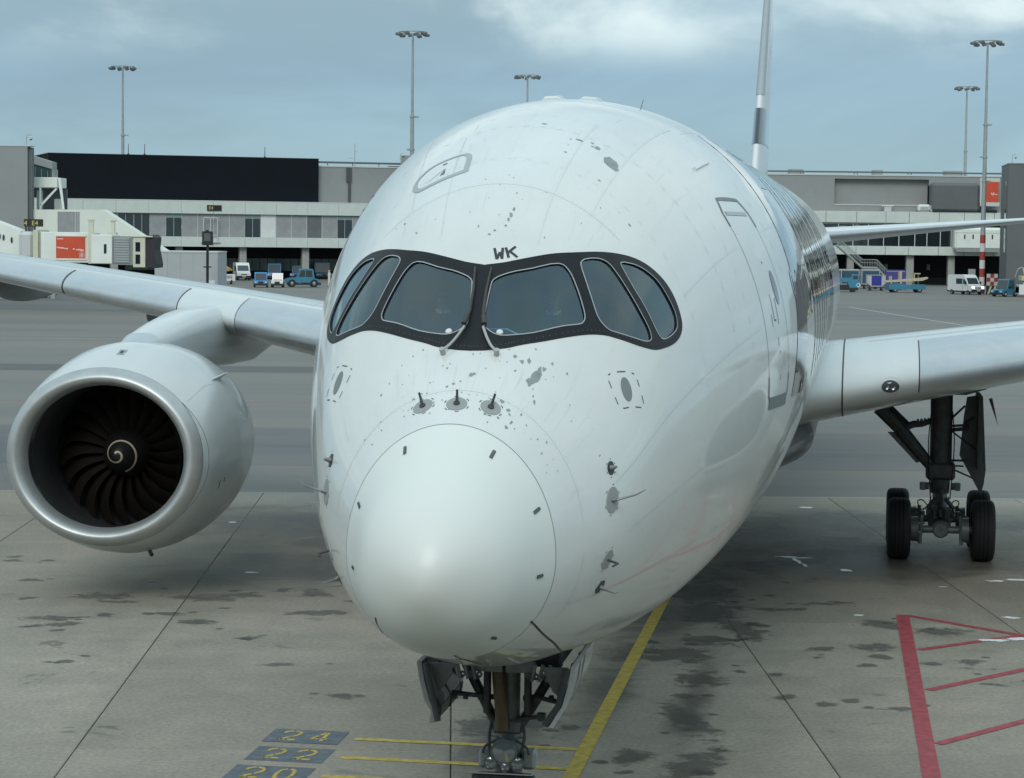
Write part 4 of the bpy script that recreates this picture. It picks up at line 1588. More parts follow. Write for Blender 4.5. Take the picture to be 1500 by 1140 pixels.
    nrib([(.38 + .17 * k, -1.2) for k in range(10)], .012)
    sm.build('cowl_seams', SEAM, nac)
    sc = MB()
    th = 1.52
    q = [pt(.80, th - .035, .006), pt(.80, th + .035, .006), pt(1.05, th + .035, .006), pt(1.05, th - .035, .006)]
    sc.add(q, [(0, 1, 2, 3)])
    o = sc.build('scoop_frame', GREYP, nac)
    q = [pt(.86, th - .012, .010), pt(.86, th + .016, .010), pt(.98, th + .016, .010), pt(.98, th - .012, .010)]
    MB().add(q, [(0, 1, 2, 3)]).build('scoop_opening', DSEAM, nac)
    sg = 1 if cx < 0 else -1
    th = pi / 2 - sg * .86
    nn = Vector((cos(th), 0, sin(th)))
    tt = Vector((-sin(th), 0, cos(th))) * .018
    stk = MB()
    a, b, c_ = pt(2.0, th, -.02), pt(2.75, th, -.02), pt(2.72, th, .0) + nn * .20
    stk.add([a + tt, b + tt, c_ + tt * .3, a - tt, b - tt, c_ - tt * .3], [(0, 1, 2), (3, 5, 4), (0, 2, 5, 3), (1, 4, 5, 2)])
    stk.build('strake', WINGW, nac)
    mk = MB()
    for a_, th_ in ((1.35, -.32), (1.62, -.30), (1.38, -.36)):
        q = [pt(a_, th_, .005), pt(a_, th_ + .045, .005), pt(a_ + .06, th_ + .045, .005), pt(a_ + .06, th_, .005)]
        mk.add(q, [(0, 1, 2, 3)])
    mk.build('cowl_marks', STENCIL, nac)
    dr = MB()
    dr.tube([pt(1.35, -1.30, -.02), pt(1.45, -1.30, .10)], .04, 10)
    dr.build('drain_mast', DARKST, nac)
    # pylon
    py = MB()
    rings = []
    for s, w_, zt_, zb_ in ((24.15, .10, 4.90, 4.82), (24.4, .28, 5.00, 4.7), (25.0, .40, 5.14, 4.5), (26.2, .48, 5.33, 4.4), (27.6, .54, 5.50, 4.3), (29.0, .56, 5.58, 4.25), (30.5, .55, 5.55, 4.2), (32.5, .46, 5.3, 4.2), (34.5, .30, 5.1, 4.45), (36, .10, 5.0, 4.75)):
        zc, hh = (zt_ + zb_) / 2, (zt_ - zb_) / 2
        rings.append([(cx + w_ * (1 if cos(a) > 0 else -1) * abs(cos(a)) ** .6, s, zc + hh * (1 if sin(a) > 0 else -1) * abs(sin(a)) ** .75) for a in [2 * pi * j / 28 for j in range(28)]])
    py.loft(rings)
    p_ = fixn(py.build('engine_pylon', WINGW, PL, angle=60))
    lp = MB()
    lr = []
    for s, w_, zt_, zb_ in ((24.12, .10, 4.90, 4.82), (24.4, .28, 5.00, 4.7), (24.7, .34, 5.07, 4.6), (25.0, .40, 5.14, 4.5)):
        zc, hh = (zt_ + zb_) / 2, (zt_ - zb_) / 2
        lr.append([(cx + (w_ + .012) * (1 if cos(a) > 0 else -1) * abs(cos(a)) ** .6, s, zc + (hh + .012) * (1 if sin(a) > 0 else -1) * abs(sin(a)) ** .75) for a in [2 * pi * j / 28 for j in range(28)]])
    lp.loft(lr, cap=True)
    fixn(lp.build('pylon_nose', SLAT, p_))
    return nac


make_engine(EC.x)
make_engine(-EC.x)

# -- tail
FIN = mat('tail_white', (.68, .70, .70), .35, coat=.6, coat_rough=.1)


def fin_pt(z, u, k):
    t = (z - 8.4) / 9.0
    sle = 56.1 + (z - 8.4) * 1.08
    c = 9.2 - 5.4 * t
    x = u
    y = .5 * (.62 - .30 * t) * (2.2 * sqrt(x) * (1 - x) ** .9 + .04 * (1 - x))
    return Vector((k * y, sle + c * x, z))


US = [0, .004, .015, .035, .07, .12, .2, .3, .42, .56, .7, .85, 1.0]


def fin_band(name, z0, z1, m, off=0., umax=1.0, par=PL, n=6):
    mb = MB()
    us = [u for u in US if u <= umax + 1e-6]
    rings = []
    for i in range(n + 1):
        z = z0 + (z1 - z0) * i / n
        r = [fin_pt(z, u, 1) for u in reversed(us)] + [fin_pt(z, u, -1) for u in us[1:]]
        if off:
            r = [p + Vector((off * (1 if j < len(us) - 1 else -1 if j > len(us) - 1 else 0), -off if abs(j - len(us) + 1) < 4 else 0, 0)) for j, p in enumerate(r)]
        rings.append(r)
    mb.loft(rings, cap=not off, closed=not off)
    return fixn(mb.build(name, m, par, angle=60))


fin = fin_band('tail_fin', 8.2, 17.6, FIN, n=12)
fin_band('fin_band', 10.35, 11.62, NAVY, off=.012, umax=.56, par=fin)
fin_band('fin_leading_edge', 12.1, 17.5, mat('bare_edge', (.40, .43, .45), .35, metal=.5), off=.012, umax=.07, par=fin)
for side in (1, -1):
    mb = MB()
    rings = []
    for i in range(13):
        t = i / 12
        l = .6 + 8.75 * t
        sle, c = 56.4 + .78 * l, 6.0 - 3.8 * t
        z = 7.08 + .09 * l
        th = .115 - .03 * t
        rg = []
        for k in range(25):
            u = -1 + 2 * k / 24
            x = u * u
            y = 5 * th * (.2969 * abs(u) - .126 * x - .3516 * x ** 2 + .2843 * x ** 3 - .1036 * x ** 4) * (1 if u > 0 else -1)
            rg.append((side * l, sle + x * c, z + y * c))
        rings.append(rg)
    mb.loft(rings, cap=True, closed=False)
    tp = fixn(mb.build('tailplane', FIN, PL, angle=60))
    le = MB()
    R2 = []
    for i in range(13):
        t = i / 12
        l = .6 + 8.75 * t
        sle, c = 56.4 + .78 * l - .012, 6.0 - 3.8 * t
        z = 7.08 + .09 * l
        th = .118 - .03 * t
        R2.append([(side * l, sle + u * u * c, z + 5 * th * (.2969 * abs(u) - .126 * u * u) * (1 if u > 0 else -1) * c) for u in [-.16 + .32 * k / 10 for k in range(11)]])
    le.loft(R2, cap=False, closed=False)
    fixn(le.build('tailplane_edge', SLAT, tp))
    MB().loft([[(side * (9.3 + .42 * v), 63.6 + .5 * v + (a[0]) * (1 - .75 * v), 7.92 + .02 * v + a[1] * (1 - .8 * v)) for a in [(2.1 * (.5 - .5 * cos(2 * pi * j / 16)), .10 * sin(2 * pi * j / 16)) for j in range(16)]] for v in (0, .4, .75, 1)]).build('tailplane_tip', FIN, tp)

# -- wheels
def make_wheel(name, R, W, parent, loc):
    p = [(-W * .30, R * .60), (-W * .46, R * .66), (-W * .5, R * .80), (-W * .46, R * .91), (-W * .36, R * .985), (-W * .2, R), (W * .2, R), (W * .36, R * .985), (W * .46, R * .91), (W * .5, R * .80), (W * .46, R * .66), (W * .30, R * .60)]
    t = MB().lathe(p, axis='x', n=40)
    o = fixn(t.build(name, RUBBER, parent, angle=40))
    gv = MB()
    for a in (-.17, 0, .17):
        gv.lathe([(W * a - .012, R * 1.002), (W * a + .012, R * 1.002)], axis='x', n=40)
    gv.build('tread_groove', mat('groove', (.006, .006, .007), .9), o)
    h = MB().lathe([(-W * .40, .05), (-W * .40, R * .16), (-W * .22, R * .22), (-W * .18, R * .48), (-W * .32, R * .61), (W * .32, R * .61), (W * .18, R * .48), (W * .22, R * .22), (W * .40, R * .16), (W * .40, .05)], axis='x', n=24)
    h.build('wheel_rim', STEEL, o)
    o.location = loc
    return o


# -- main gear (built on the photo's right-hand side, mirrored for the other)
def main_gear(side):
    L0, S0 = 5.50, 33.95
    X = lambda l: side * (L0 + l)
    g = MB()
    # shock strut and its collar
    g.tube([(X(-.02), S0, 4.2), (X(0), S0, 3.2), (X(0), S0, 2.05)], [.26, .25, .25], 20)
    g.bbox(X(0) - .33, X(0) + .33, S0 - .30, S0 + .30, 1.72, 2.12, .06)
    g.tube([(X(0), S0, 1.75), (X(0), S0, 1.40)], [.23, .21], 20)
    main = g.build('main_gear', DARKST, PL)
    pi_ = MB().tube([(X(0), S0, 1.45), (X(0), S0, .75)], .165, 20)
    pi_.build('shock_piston', mat('piston_steel', (.22, .24, .24), .35, metal=.5), main)
    # jacking collar lugs
    lg = MB()
    for k in (-1, 1):
        lg.tube([(X(.25 * k), S0 - .05, 1.56), (X(.42 * k), S0 - .05, 1.56)], .085, 10)
        lg.bbox(min(X(.32 * k), X(.46 * k)), max(X(.32 * k), X(.46 * k)), S0 - .16, S0 + .06, 1.47, 1.65, .02)
    lg.build('steering_lug', STEEL, main)
    # folding side brace: upper box link, lower strut and lock links
    br = MB()
    br.tube([(X(-1.42), S0 - .2, 3.35), (X(-.85), S0 - .15, 2.78)], [.17, .15], 10)
    br.tube([(X(-1.28), S0 + .1, 3.45), (X(-.72), S0 + .1, 2.92)], [.06, .06], 8)
    br.tube([(X(-.90), S0 - .15, 2.82), (X(-.22), S0 - .1, 2.02)], [.17, .13], 10)
    br.build('side_brace', DARKST, main)
    br2 = MB()
    br2.prism([(X(-1.22), 2.78), (X(-.55), 2.08), (X(-.42), 2.12), (X(-.95), 2.78)], S0 - .05, S0 + .02)
    br2.build('brace_fairing', STEEL, main)
    lk = MB()
    lk.tube([(X(-.92), S0 - .1, 2.86), (X(-.62), S0 - .1, 2.98), (X(-.45), S0 - .1, 2.98), (X(-.12), S0 - .1, 3.10)], [.08, .085, .07, .06], 10)
    for k in range(4):
        lk.tube([(X(-.55 + .08 * k), S0 - .18, 3.02 + .01 * k), (X(-.53 + .08 * k), S0 - .18, 3.10 + .01 * k)], .03, 8)
    lk.build('lock_link', DARKST, main)
    # gear door hung outboard of the leg
    dd = MB()
    dd.prism([(X(.56), 3.62), (X(.78), 3.66), (X(.92), 3.62), (X(1.02), 1.95), (X(.98), 1.62), (X(.92), 1.38), (X(.42), 2.28), (X(.50), 3.2)], S0 - .02, S0 + .02)
    dp = fixn(dd.build('gear_door', mat('door_inner_grey', (.10, .115, .12), .5, var=.2, scale=4), main))
    d2 = MB()
    d2.bbox(X(.84) - .05, X(.84) + .05, S0 - .5, S0 + .9, 2.0, 3.68, .01)
    d2.T = None
    fixn(d2.build('door_flange', DARKST, dp))
    d3 = MB()
    d3.prism([(X(1.02), 3.62), (X(1.10), 3.64), (X(1.24), 3.02)], S0 - .5, S0 - .46)
    fixn(d3.build('door_flap', DARKST, dp))
    rd_ = MB()
    for l0, z0, l1, z1, r in ((.22, 3.12, .52, 3.42, .025), (.22, 2.95, .62, 2.98, .03), (.22, 2.86, .62, 2.90, .045), (.22, 2.84, .78, 2.42, .02), (.22, 2.16, .62, 2.16, .025), (.22, 2.04, .52, 2.03, .02), (.22, 1.98, .74, 1.76, .02), (.5, 3.0, .72, 3.15, .03)):
        rd_.tube([(X(l0), S0 - .05, z0), (X(l1), S0 - .05, z1)], r, 8)
    rd_.build('door_rods', DARKST, main)
    # bogie beam, axles, brakes
    bb = MB()
    bb.tube([(X(0), S0 - 1.08, .68), (X(0), S0 + 1.08, .68)], [.19, .19], 16)
    bb.lathe([(-.04, .02), (-.04, .15), (0, .17), (.02, .17)], c=(X(0), S0 - 1.10, .68), n=20)
    bb.bbox(X(0) - .25, X(0) + .25, S0 - .45, S0 + .35, .6, 1.12, .05)
    bb.build('bogie_beam', STEEL, main)
    fk = MB()
    for k in range(7):
        l = -.40 + .133 * k
        fk.bbox(X(l) - .05, X(l) + .05, S0 - .75, S0 - .55, .86 + .05 * (k % 2), 1.14 - .03 * abs(k - 3), .015)
    fk.tube([(X(-.30), S0 - .6, 1.1), (X(-.1), S0 - .6, 1.35)], .05, 8)
    fk.tube([(X(.30), S0 - .6, 1.1), (X(.1), S0 - .6, 1.35)], .05, 8)
    fk.tube([(X(0), S0 - .35, 1.5), (X(0), S0 - .75, 1.15), (X(0), S0 - .5, .85)], .06, 8)
    fk.build('torque_link', DARKST, main)
    for ds_ in (-1.02, 1.02):
        ax = MB().tube([(X(-.93), S0 + ds_, .68), (X(.93), S0 + ds_, .68)], .085, 14)
        ax.build('axle', STEEL, main)
        for k in (-1, 1):
            bk = MB()
            bk.lathe([(-.10, .10), (-.10, .27), (.06, .29), (.06, .10)], c=(X(.56 * k), S0 + ds_, .68), axis='x', n=20)
            for j in range(6):
                a = j * pi / 3 + .3
                bk.tube([(X(.45 * k), S0 + ds_ + .20 * cos(a), .68 + .20 * sin(a)), (X(.54 * k), S0 + ds_ + .20 * cos(a), .68 + .20 * sin(a))], .04, 8)
            bk.tube([(X(.43 * k), S0 + ds_ - .1, 1.0), (X(.46 * k), S0 + ds_ - .12, .36)], .045, 8)
            bk.build('brake_unit', STEEL, main)
        hs = MB()
        for k in (-1, 1):
            hs.tube(catmull([(X(.44 * k), S0 + ds_ - .1, .95), (X(.47 * k), S0 + ds_ - .15, 1.10), (X(.36 * k), S0 + ds_ * .8, 1.13), (X(.24 * k), S0 + ds_ * .5, 1.05), (X(.20 * k), S0, 1.3)], 4), .014, 6)
            hs.tube(catmull([(X(.40 * k), S0 + ds_ - .12, .80), (X(.30 * k), S0 + ds_ - .16, .95), (X(.22 * k), S0 + ds_ * .6, 1.0)], 4), .012, 6)
            hs.tube(catmull([(X(.24 * k), S0 - .2, 3.3), (X(.29 * k), S0 - .24, 2.6), (X(.26 * k), S0 - .3, 1.9), (X(.22 * k), S0 - .28, 1.3)], 4), .014, 6)
        hs.build('brake_hose', mat('hose_black', (.02, .02, .02), .5), main)
        for k in (-1, 1):
            make_wheel('wheel', .69, .52, main, (X(.93 * k), S0 + ds_, .685))
    # open bay edge below the wing
    by = MB()
    by.prism([(X(-1.5), 3.30), (X(-1.0), 3.62), (X(-.6), 3.60), (X(-.2), 3.72), (X(.5), 3.72), (X(.95), 3.86), (X(.95), 4.25), (X(-1.5), 4.1)], S0 - .9, S0 + 1.8)
    fixn(by.build('gear_bay', mat('bay_grey', (.13, .15, .155), .6, var=.25, scale=2), main))
    return main


main_gear(1)
main_gear(-1)

# -- nose gear
NS = 4.95
ng = MB()
ng.tube([(0, NS, 2.9), (0, NS, 1.75)], [.125, .115], 18)
ng.bbox(-.17, .17, NS - .14, NS + .16, 1.86, 2.02, .03)
ng.tube([(0, NS, 1.8), (0, NS, 1.20)], .15, 18)
nose = ng.build('nose_gear', STEEL, PL)
MB().tube([(0, NS, 1.25), (0, NS, .5)], .09, 16).build('shock_piston', CHROME, nose)
fr = MB()
fr.tube(catmull([(-.10, NS - .20, 2.85), (-.08, NS - .22, 2.5), (-.05, NS - .20, 2.15), (-.045, NS - .18, 1.92)], 5), .075, 12)
fr.build('retraction_strut', mat('bronze_strut', (.14, .105, .06), .45, metal=.3, var=.3, scale=6), nose)
bk = MB()
for k in (-1, 1):
    bk.tube([(.52 * k, NS + .1, 2.62), (.14 * k, NS - .02, 1.95)], [.055, .055], 10)
    bk.tube([(.22 * k, NS - .12, 2.8), (.22 * k, NS - .12, 2.08)], .042, 10)
    bk.tube(catmull([(.16 * k, NS - .1, 2.02), (.19 * k, NS - .15, 1.85), (.17 * k, NS - .2, 1.68)], 4), .018, 8)
    bk.tube(catmull([(.10 * k, NS - .16, 1.8), (.22 * k, NS - .2, 1.74), (.25 * k, NS - .2, 1.66)], 4), .014, 8)
bk.build('drag_brace', DARKST, nose)
ha = MB()
for k in (-1, 1):
    ha.tube([(.16 * k, NS - .05, 2.24), (.33 * k, NS - .05, 2.25), (.62 * k, NS - .05, 2.27 if k < 0 else 2.2)], [.03, .025, .03], 8)
    for q in (.22, .28, .44, .56):
        ha.tube([(q * k, NS - .05, 2.24), ((q + .05) * k, NS - .05, 2.245)], .042, 8)
ha.tube([(.12, NS - .1, 2.02), (.36, NS - .1, 2.06)], .022, 8)
ha.tube([(.33, NS - .12, 2.06), (.41, NS - .12, 2.06)], .05, 8)
ha.build('door_actuator', DARKST, nose)
wellb = MB()
wellb.bbox(-.60, .60, NS - .35, NS + 1.6, 2.64, 2.90, .02)
well = wellb.build('wheel_well', mat('well_dark', (.022, .026, .03), .7), nose)
wp = MB()
for k in (-1, 1):
    wp.box(.18 * k - .16 if k < 0 else .02, -.02 if k < 0 else .18 + .16, NS - .40, NS - .37, 2.58, 2.70)
    for j in range(3):
        wp.tube([((.30 + .08 * j) * k, NS - .42, 2.50), ((.34 + .08 * j) * k, NS - .42, 2.68)], .02, 8)
        wp.lathe([(0, .035), (.03, .035), (.03, .01)], c=((.26 + .09 * j) * k, NS - .44, 2.55), n=12)
wp.build('hydraulic_pipes', STEEL, nose)
# landing and taxi lights
def lampu(x, z, r):
    b = MB().lathe([(.10, r * .45), (.06, r * .8), (0, r), (-.015, r), (-.015, r * .88)], c=(x, NS - .24, z), n=22)
    o = b.build('taxi_light', STEEL, nose)
    MB().lathe([(-.006, r * .9), (-.02, r * .5), (-.024, .002)], c=(x, NS - .24, z), n=22).build('lamp_lens', mat('lamp_lens', (.35, .38, .40), .06, metal=.7, coat=1), o)
    return o
lampu(-.015, 1.69, .145)
lampu(-.16, 1.565, .075)
lampu(.13, 1.565, .075)
lampu(.0, 1.53, .055)
bar = MB()
bar.bbox(-.37, .30, NS - .30, NS - .25, 1.455, 1.475, .004)
bar.build('light_bar', CHROME, nose)
lw = MB()
lw.bbox(-.36, .32, NS - .26, NS - .18, 1.31, 1.44, .01)
lw.bbox(-.30, .26, NS - .34, NS - .26, 1.36, 1.40, .01)
for k in range(6):
    lw.tube([(-.30 + .12 * k, NS - .30, 1.30), (-.30 + .12 * k, NS - .30, 1.42)], .03, 8)
lw.tube([(-.62, NS - .36, 1.22), (-.34, NS - .30, 1.36)], .05, 10)
lw.tube([(-.30, NS - .2, 1.36), (-.34, NS - .26, 1.10), (-.05, NS - .3, .9)], .035, 8)
lw.tube([(.30, NS - .2, 1.36), (.34, NS - .26, 1.10), (.05, NS - .3, .9)], .035, 8)
lw.build('steering_collar', DARKST, nose)
for k in (-1, 1):
    cv = MB()
    cv.bbox(min(.18 * k, .29 * k) - .02, max(.18 * k, .29 * k) + .02, NS - .14, NS + .1, 1.48, 1.68, .03)
    cv.build('junction_box', GREYP, nose)
MB().tube([(-.36, NS, .55), (.36, NS, .55)], .06, 12).build('axle', STEEL, nose)
for k in (-1, 1):
    make_wheel('wheel', .545, .40, nose, (.34 * k, NS, .55))
# bay doors
for k in (-1, 1):
    d = MB()
    top0, bot0 = (.79 if k > 0 else .90), (.56 if k > 0 else .76)
    out, inn = [], []
    prof = [(top0, 2.70), (top0 - .03, 2.5), (top0 - .09, 2.28), (top0 - .16, 2.17), (bot0, 2.05)]
    for (l, z) in prof:
        out.append((k * l, z))
    A = []
    for s, cut in ((4.35, 0), (6.05, .25)):
        for th in (0, .05):
            A.append([(x - k * th, s, z + cut * (2.7 - z) * .4) for x, z in out])
    n = len(prof)
    ring = [A[0] + list(reversed(A[1])), A[2] + list(reversed(A[3]))]
    d.loft(ring)
    do = fixn(d.build('nose_gear_door', WHITE if k > 0 else mat('door_outer', (.30, .32, .32), .4), nose, angle=30))
    li = MB()
    for s in (4.55, 5.2, 5.8):
        li.loft([[(x - k * .05, s, z), (x - k * .075, s, z), (x - k * .075, s + .05, z), (x - k * .05, s + .05, z)] for x, z in out])
    li.tube([(out[0][0] - k * .09, 4.36, out[0][1] - .02), (out[2][0] - k * .09, 4.36, out[2][1]), (out[4][0] - k * .09, 4.36, out[4][1] + .02)], .035, 8)
    li.loft([[(x - k * .052, 4.42, z), (x - k * .052, 5.98, z), (x - k * .06, 5.98, z), (x - k * .06, 4.42, z)] for x, z in out])
    fixn(li.build('door_ribs', mat('door_inside', (.075, .085, .09), .5, var=.3, scale=6), do))
    # triangular hinge arm
    hb = MB()
    hb.prism([(k * (top0 - .10), 2.66), (k * (top0 - .38), 2.66), (k * (top0 - .26), 2.40), (k * (top0 - .20), 2.36)], 4.50, 4.54)
    fixn(hb.build('hinge_arm', STEEL, do))
    if k > 0:
        mk = MB()
        P = [(x + .004, z) for x, z in out]
        for a, b, s0, s1 in ((0, 3, 4.72, 4.80), (0, 3, 5.1, 5.18)):
            mk.strip([(x, s0, z) for x, z in P[a:b + 1]], [(x, s1, z) for x, z in P[a:b + 1]])
        mk.build('door_marks', mat('mark_grey', (.07, .08, .08), .6), do)

# -- small aerials on the crown
ae = MB()
for s, a, ln, h in ((9.2, 93.5, .7, .035), (9.7, 85.5, .75, .03)):
    b = MB()
    b.loft([[sp(s + ln * (i / 8 - .5), a + da, hh) for da, hh in ((-2.2, 0), (-1.6, h * q), (1.6, h * q), (2.2, 0))] for i in range(9) for q in [sqrt(max(.05, 1 - (2 * i / 8 - 1) ** 2)) + .4]])
    fixn(b.build('crown_aerial', WHITE, PL))
b = MB()
b.tube([sp(11.0, 76, -.02), sp(11.03, 76, .13)], [.007, .004], 6)
b.build('whip_aerial', STEEL, PL)
b = MB()
b.loft([[sp(s, 50 + da, h) for da, h in ((-.5, 0), (-.35, .03), (.35, .03), (.5, 0))] for s in (7.2, 7.6, 8.1)])
fixn(b.build('rain_gutter', WHITE, fus))

# ------------------------------------------------------------------ terminal
FASC = mat('fascia_panel', (.56, .61, .57), .5, var=.10, scale=.6)
SHUT = mat('grey_shutter', (.29, .30, .305), .55, var=.18, scale=1.2)
SHUTL = mat('white_shutter', (.66, .67, .66), .55, var=.1, scale=1.2)
SHUTD = mat('dark_shutter', (.13, .14, .15), .5, var=.15, scale=1.2)
DGLASS = mat('dark_glass', (.012, .018, .022), .07, coat=1)
GGLASS = mat('green_glass', (.20, .27, .24), .25, var=.5, scale=.5)
BLACKC = mat('black_cladding', (.0055, .0085, .0125), .8, spec=.15, var=.15, scale=.3)
GREYW = mat('grey_cladding', (.265, .275, .27), .55, var=.08, scale=.25)
DGREY = mat('dark_grey_cladding', (.115, .123, .128), .55, var=.10, scale=.3)
LGREYW = mat('light_grey_trim', (.52, .54, .53), .5)
CONC = mat('column_concrete', (.34, .34, .32), .8, var=.15, scale=1)
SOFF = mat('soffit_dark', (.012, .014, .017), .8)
FRAME = mat('white_frame', (.52, .54, .54), .5)
RAIL = mat('rail_green_grey', (.10, .125, .125), .5)
SIGNB = mat('sign_black', (.012, .013, .012), .45)
SIGNY = mat('sign_yellow', (.55, .47, .14), .5)
WHITEW = mat('white_cladding', (.72, .76, .71), .5, var=.10, scale=.5)
CREAM = mat('cream_metal', (.58, .58, .46), .5, var=.1, scale=1)
REDAD = mat('red_panel', (.58, .075, .030), .45, var=.08, scale=1)
ADW = mat('ad_white', (.75, .70, .68), .5)
GALV = mat('galvanised', (.34, .37, .37), .45, metal=.3, var=.1, scale=2)

TL = empty('terminal_building', (-74.87, 333, 0), rad(19.18), 'long pale terminal with a windowless black upper storey and shuttered window band', 'building')


def part(name, m, par, *boxes, bev=0):
    b = MB()
    for q in boxes:
        b.bbox(*q, bev) if bev else b.box(*q)
    return fixn(b.build(name, m, par, smooth=False))


part('main_block', SOFF, TL, (-80, 66, .7, 45, 4.9, 11.55))
part('floor_slab', SOFF, TL, (-80, 66, .35, 45, 4.86, 4.95))
part('black_storey', BLACKC, TL, (7.3, 48.25, 2.2, 42, 11.62, 18.4))
part('black_storey_cap', mat('cap_black', (.02, .023, .028), .5), TL, (7.25, 48.3, 2.14, 42.1, 18.4, 18.5))
part('roof_ledge', LGREYW, TL, (-80, 66, .02, 3.4, 11.62, 11.80))
part('grey_storey', GREYW, TL, (48.25, 66, 3.2, 42, 11.62, 17.3))
part('grey_storey_cap', LGREYW, TL, (48.25, 66, 3.1, 42, 17.3, 17.5))
part('roof_rail', RAIL, TL, (48.3, 66, 3.6, 3.9, 17.85, 18.15), *[(x, x + .12, 3.7, 3.8, 17.5, 17.86) for x in (50, 54, 58.2, 62)])
for k in range(5):
    part('cladding_joint', SHUT, TL, (50.2 + 3.2 * k, 50.23 + 3.2 * k, 3.185, 3.2, 11.8, 17.3))
part('wall_post', mat('post_dark', (.07, .075, .08), .6), TL, (52.9, 53.7, 2.95, 3.2, 15.0, 17.2), (53.2, 53.6, 3.0, 3.2, 11.8, 15.0))
part('ground_wall', SOFF, TL, (-80, 66, 11, 12, 0, 4.9))
joints = [26.62 + 4.86 * k for k in range(-17, 9)]
pu = pl_ = None
for k, u in enumerate(joints[:-1]):
    if pu is None:
        pu = MB().bbox(-2.415, 2.415, 0, .34, 9.80, 11.60, .03).build('fascia_panel', FASC, TL, smooth=False)
        pl_ = MB().bbox(-2.415, 2.415, 0, .34, 4.86, 6.36, .03).build('fascia_panel', FASC, TL, smooth=False)
        pu.location = pl_.location = (u + 2.43, 0, 0)
    else:
        share(pu, 'fascia_panel', TL, (u + 2.43, random.uniform(-.01, .01), 0))
        share(pl_, 'fascia_panel', TL, (u + 2.43, random.uniform(-.01, .01), 0))
kinds = {-8: 'd', -7: 'g', -6: 's', -5: 'w', -4: 's', -3: 's', -2: 's', -1: 's', 0: 'w', 1: 'l', 2: 's', 3: 's', 4: 'm', 5: 's', 6: 'w', 7: 's', 8: 's', 9: 'w', 10: 's'}
protos = {}
for k in range(-44, 12):
    u = 36.38 + 2.40 * k
    kd = kinds.get(k, random.choice('sssssw'))
    if kd not in protos:
        nm, m = {'s': ('shutter', SHUT), 'l': ('shutter', SHUTL), 'm': ('shutter', SHUTD), 'w': ('window', DGLASS), 'd': ('window', DGLASS), 'g': ('window', DGLASS)}[kd]
        b = MB().box(.06, 2.34, .45, .55, 6.37, 9.79)
        o = b.build(nm, m, TL, smooth=False)
        o.location = (u, 0, 0)
        protos[kd] = o
        if nm == 'window':
            part('window_frame', FRAME, o, (0, .06, .40, .6, 6.37, 9.79), (2.34, 2.40, .40, .6, 6.37, 9.79), (1.17, 1.22, .43, .6, 6.37, 9.79))
            if kd == 'w':
                part('window_blind', mat('blind_teal', (.20, .28, .28), .4), o, (.08, 1.15, .42, .44, 9.15, 9.75), (1.24, 2.32, .42, .44, 9.15, 9.75))
    else:
        c = copy_tree(protos[kd], TL)
        c.location = (u, 0, 0)
mj = MB()
for k in range(-44, 12):
    mj.box(36.38 + 2.4 * k - .05, 36.38 + 2.4 * k + .05, .40, .52, 6.37, 9.79)
mj.build('mullion', FRAME, TL, smooth=False)
part('scaffold_frame', FRAME, TL, (29.85, 29.97, -.3, -.2, 5.9, 9.3), (30.95, 31.05, -.3, -.2, 5.9, 9.3), (32.0, 32.12, -.3, -.2, 5.6, 9.3), (29.85, 32.1, -.3, -.2, 9.2, 9.32), (31.0, 32.1, -.3, -.2, 6.5, 6.6), (29.6, 32.5, -.3, 0, 5.5, 5.65))
c0 = part('column', CONC, TL, (-.53, .53, .9, 1.9, 0, 4.86), bev=.04)
c0.location = (36.25, 0, 0)
for k in list(range(-8, 0)) + [1, 2]:
    share(c0, 'column', TL, (36.25 + 9.73 * k, 0, 0))
g0 = MB().box(.04, 1.18, 10.8, 10.9, 1.15, 3.05).build('ground_window', GGLASS, TL, smooth=False)
g0.location = (20, 0, 0)
for k in range(1, 34):
    share(g0, 'ground_window', TL, (20 + 1.24 * k, 0, 0))
gs = part('gate_sign', SIGNB, TL, (30.5, 32.7, -.16, -.02, 10.28, 11.12))
text_mesh('sign_text', 'E4', .72, SIGNY, gs, (30.72, -.17, 10.45))

TR = empty('terminal_building', (0, 358, 0), 0, 'grey terminal wing with glazed gallery over an open undercroft, right of the airliner', 'building')
part('main_block', SOFF, TR, (-20, 84, .8, 40, 4.8, 11.3))
part('grey_storey', GREYW, TR, (-20, 50.43, 2.4, 36, 11.35, 17.1), (50.43, 65.3, 3.6, 36, 11.35, 17.1), (50.43, 65.3, 2.4, 3.7, 16.6, 17.1), (65.3, 84, 2.4, 36, 11.35, 17.1), (50.43, 65.3, 2.4, 3.7, 11.35, 12.45))
for x in (41, 44.2, 47.4, 66.5, 70, 73.5, 77):
    part('cladding_joint', SHUT, TR, (x, x + .03, 2.385, 2.4, 11.6, 17.1))
for x in (53.6, 56.8, 60, 63.2):
    part('cladding_joint', SHUT, TR, (x, x + .03, 3.585, 3.6, 12.6, 16.6))
for x, w in ((44, 2.2), (57.5, 1.4), (69, 2.6)):
    part('roof_plant', GREYW, TR, (x, x + w, 8, 11, 17.1, 18.2), bev=.05)
part('recess_sill', LGREYW, TR, (50.43, 65.3, 2.3, 3.7, 12.45, 12.6))
part('grey_storey_cap', LGREYW, TR, (-20, 84, 2.3, 36, 17.1, 17.28))
part('roof_rail', RAIL, TR, (-20, 84, 2.9, 3.2, 17.55, 17.80), *[(x + d, x + d + .12, 3.0, 3.1, 17.28, 17.56) for x in (45, 53.5, 62, 70.5) for d in (0, .5)])
part('roof_ledge', LGREYW, TR, (-20, 84, .02, 2.4, 11.40, 11.52))
part('dark_annexe', DGREY, TR, (65.3, 72.85, -.4, 5, 11.55, 16.1), bev=.45)
part('annexe_base', SOFF, TR, (65.5, 75.6, -.1, 4, 11.53, 11.9))
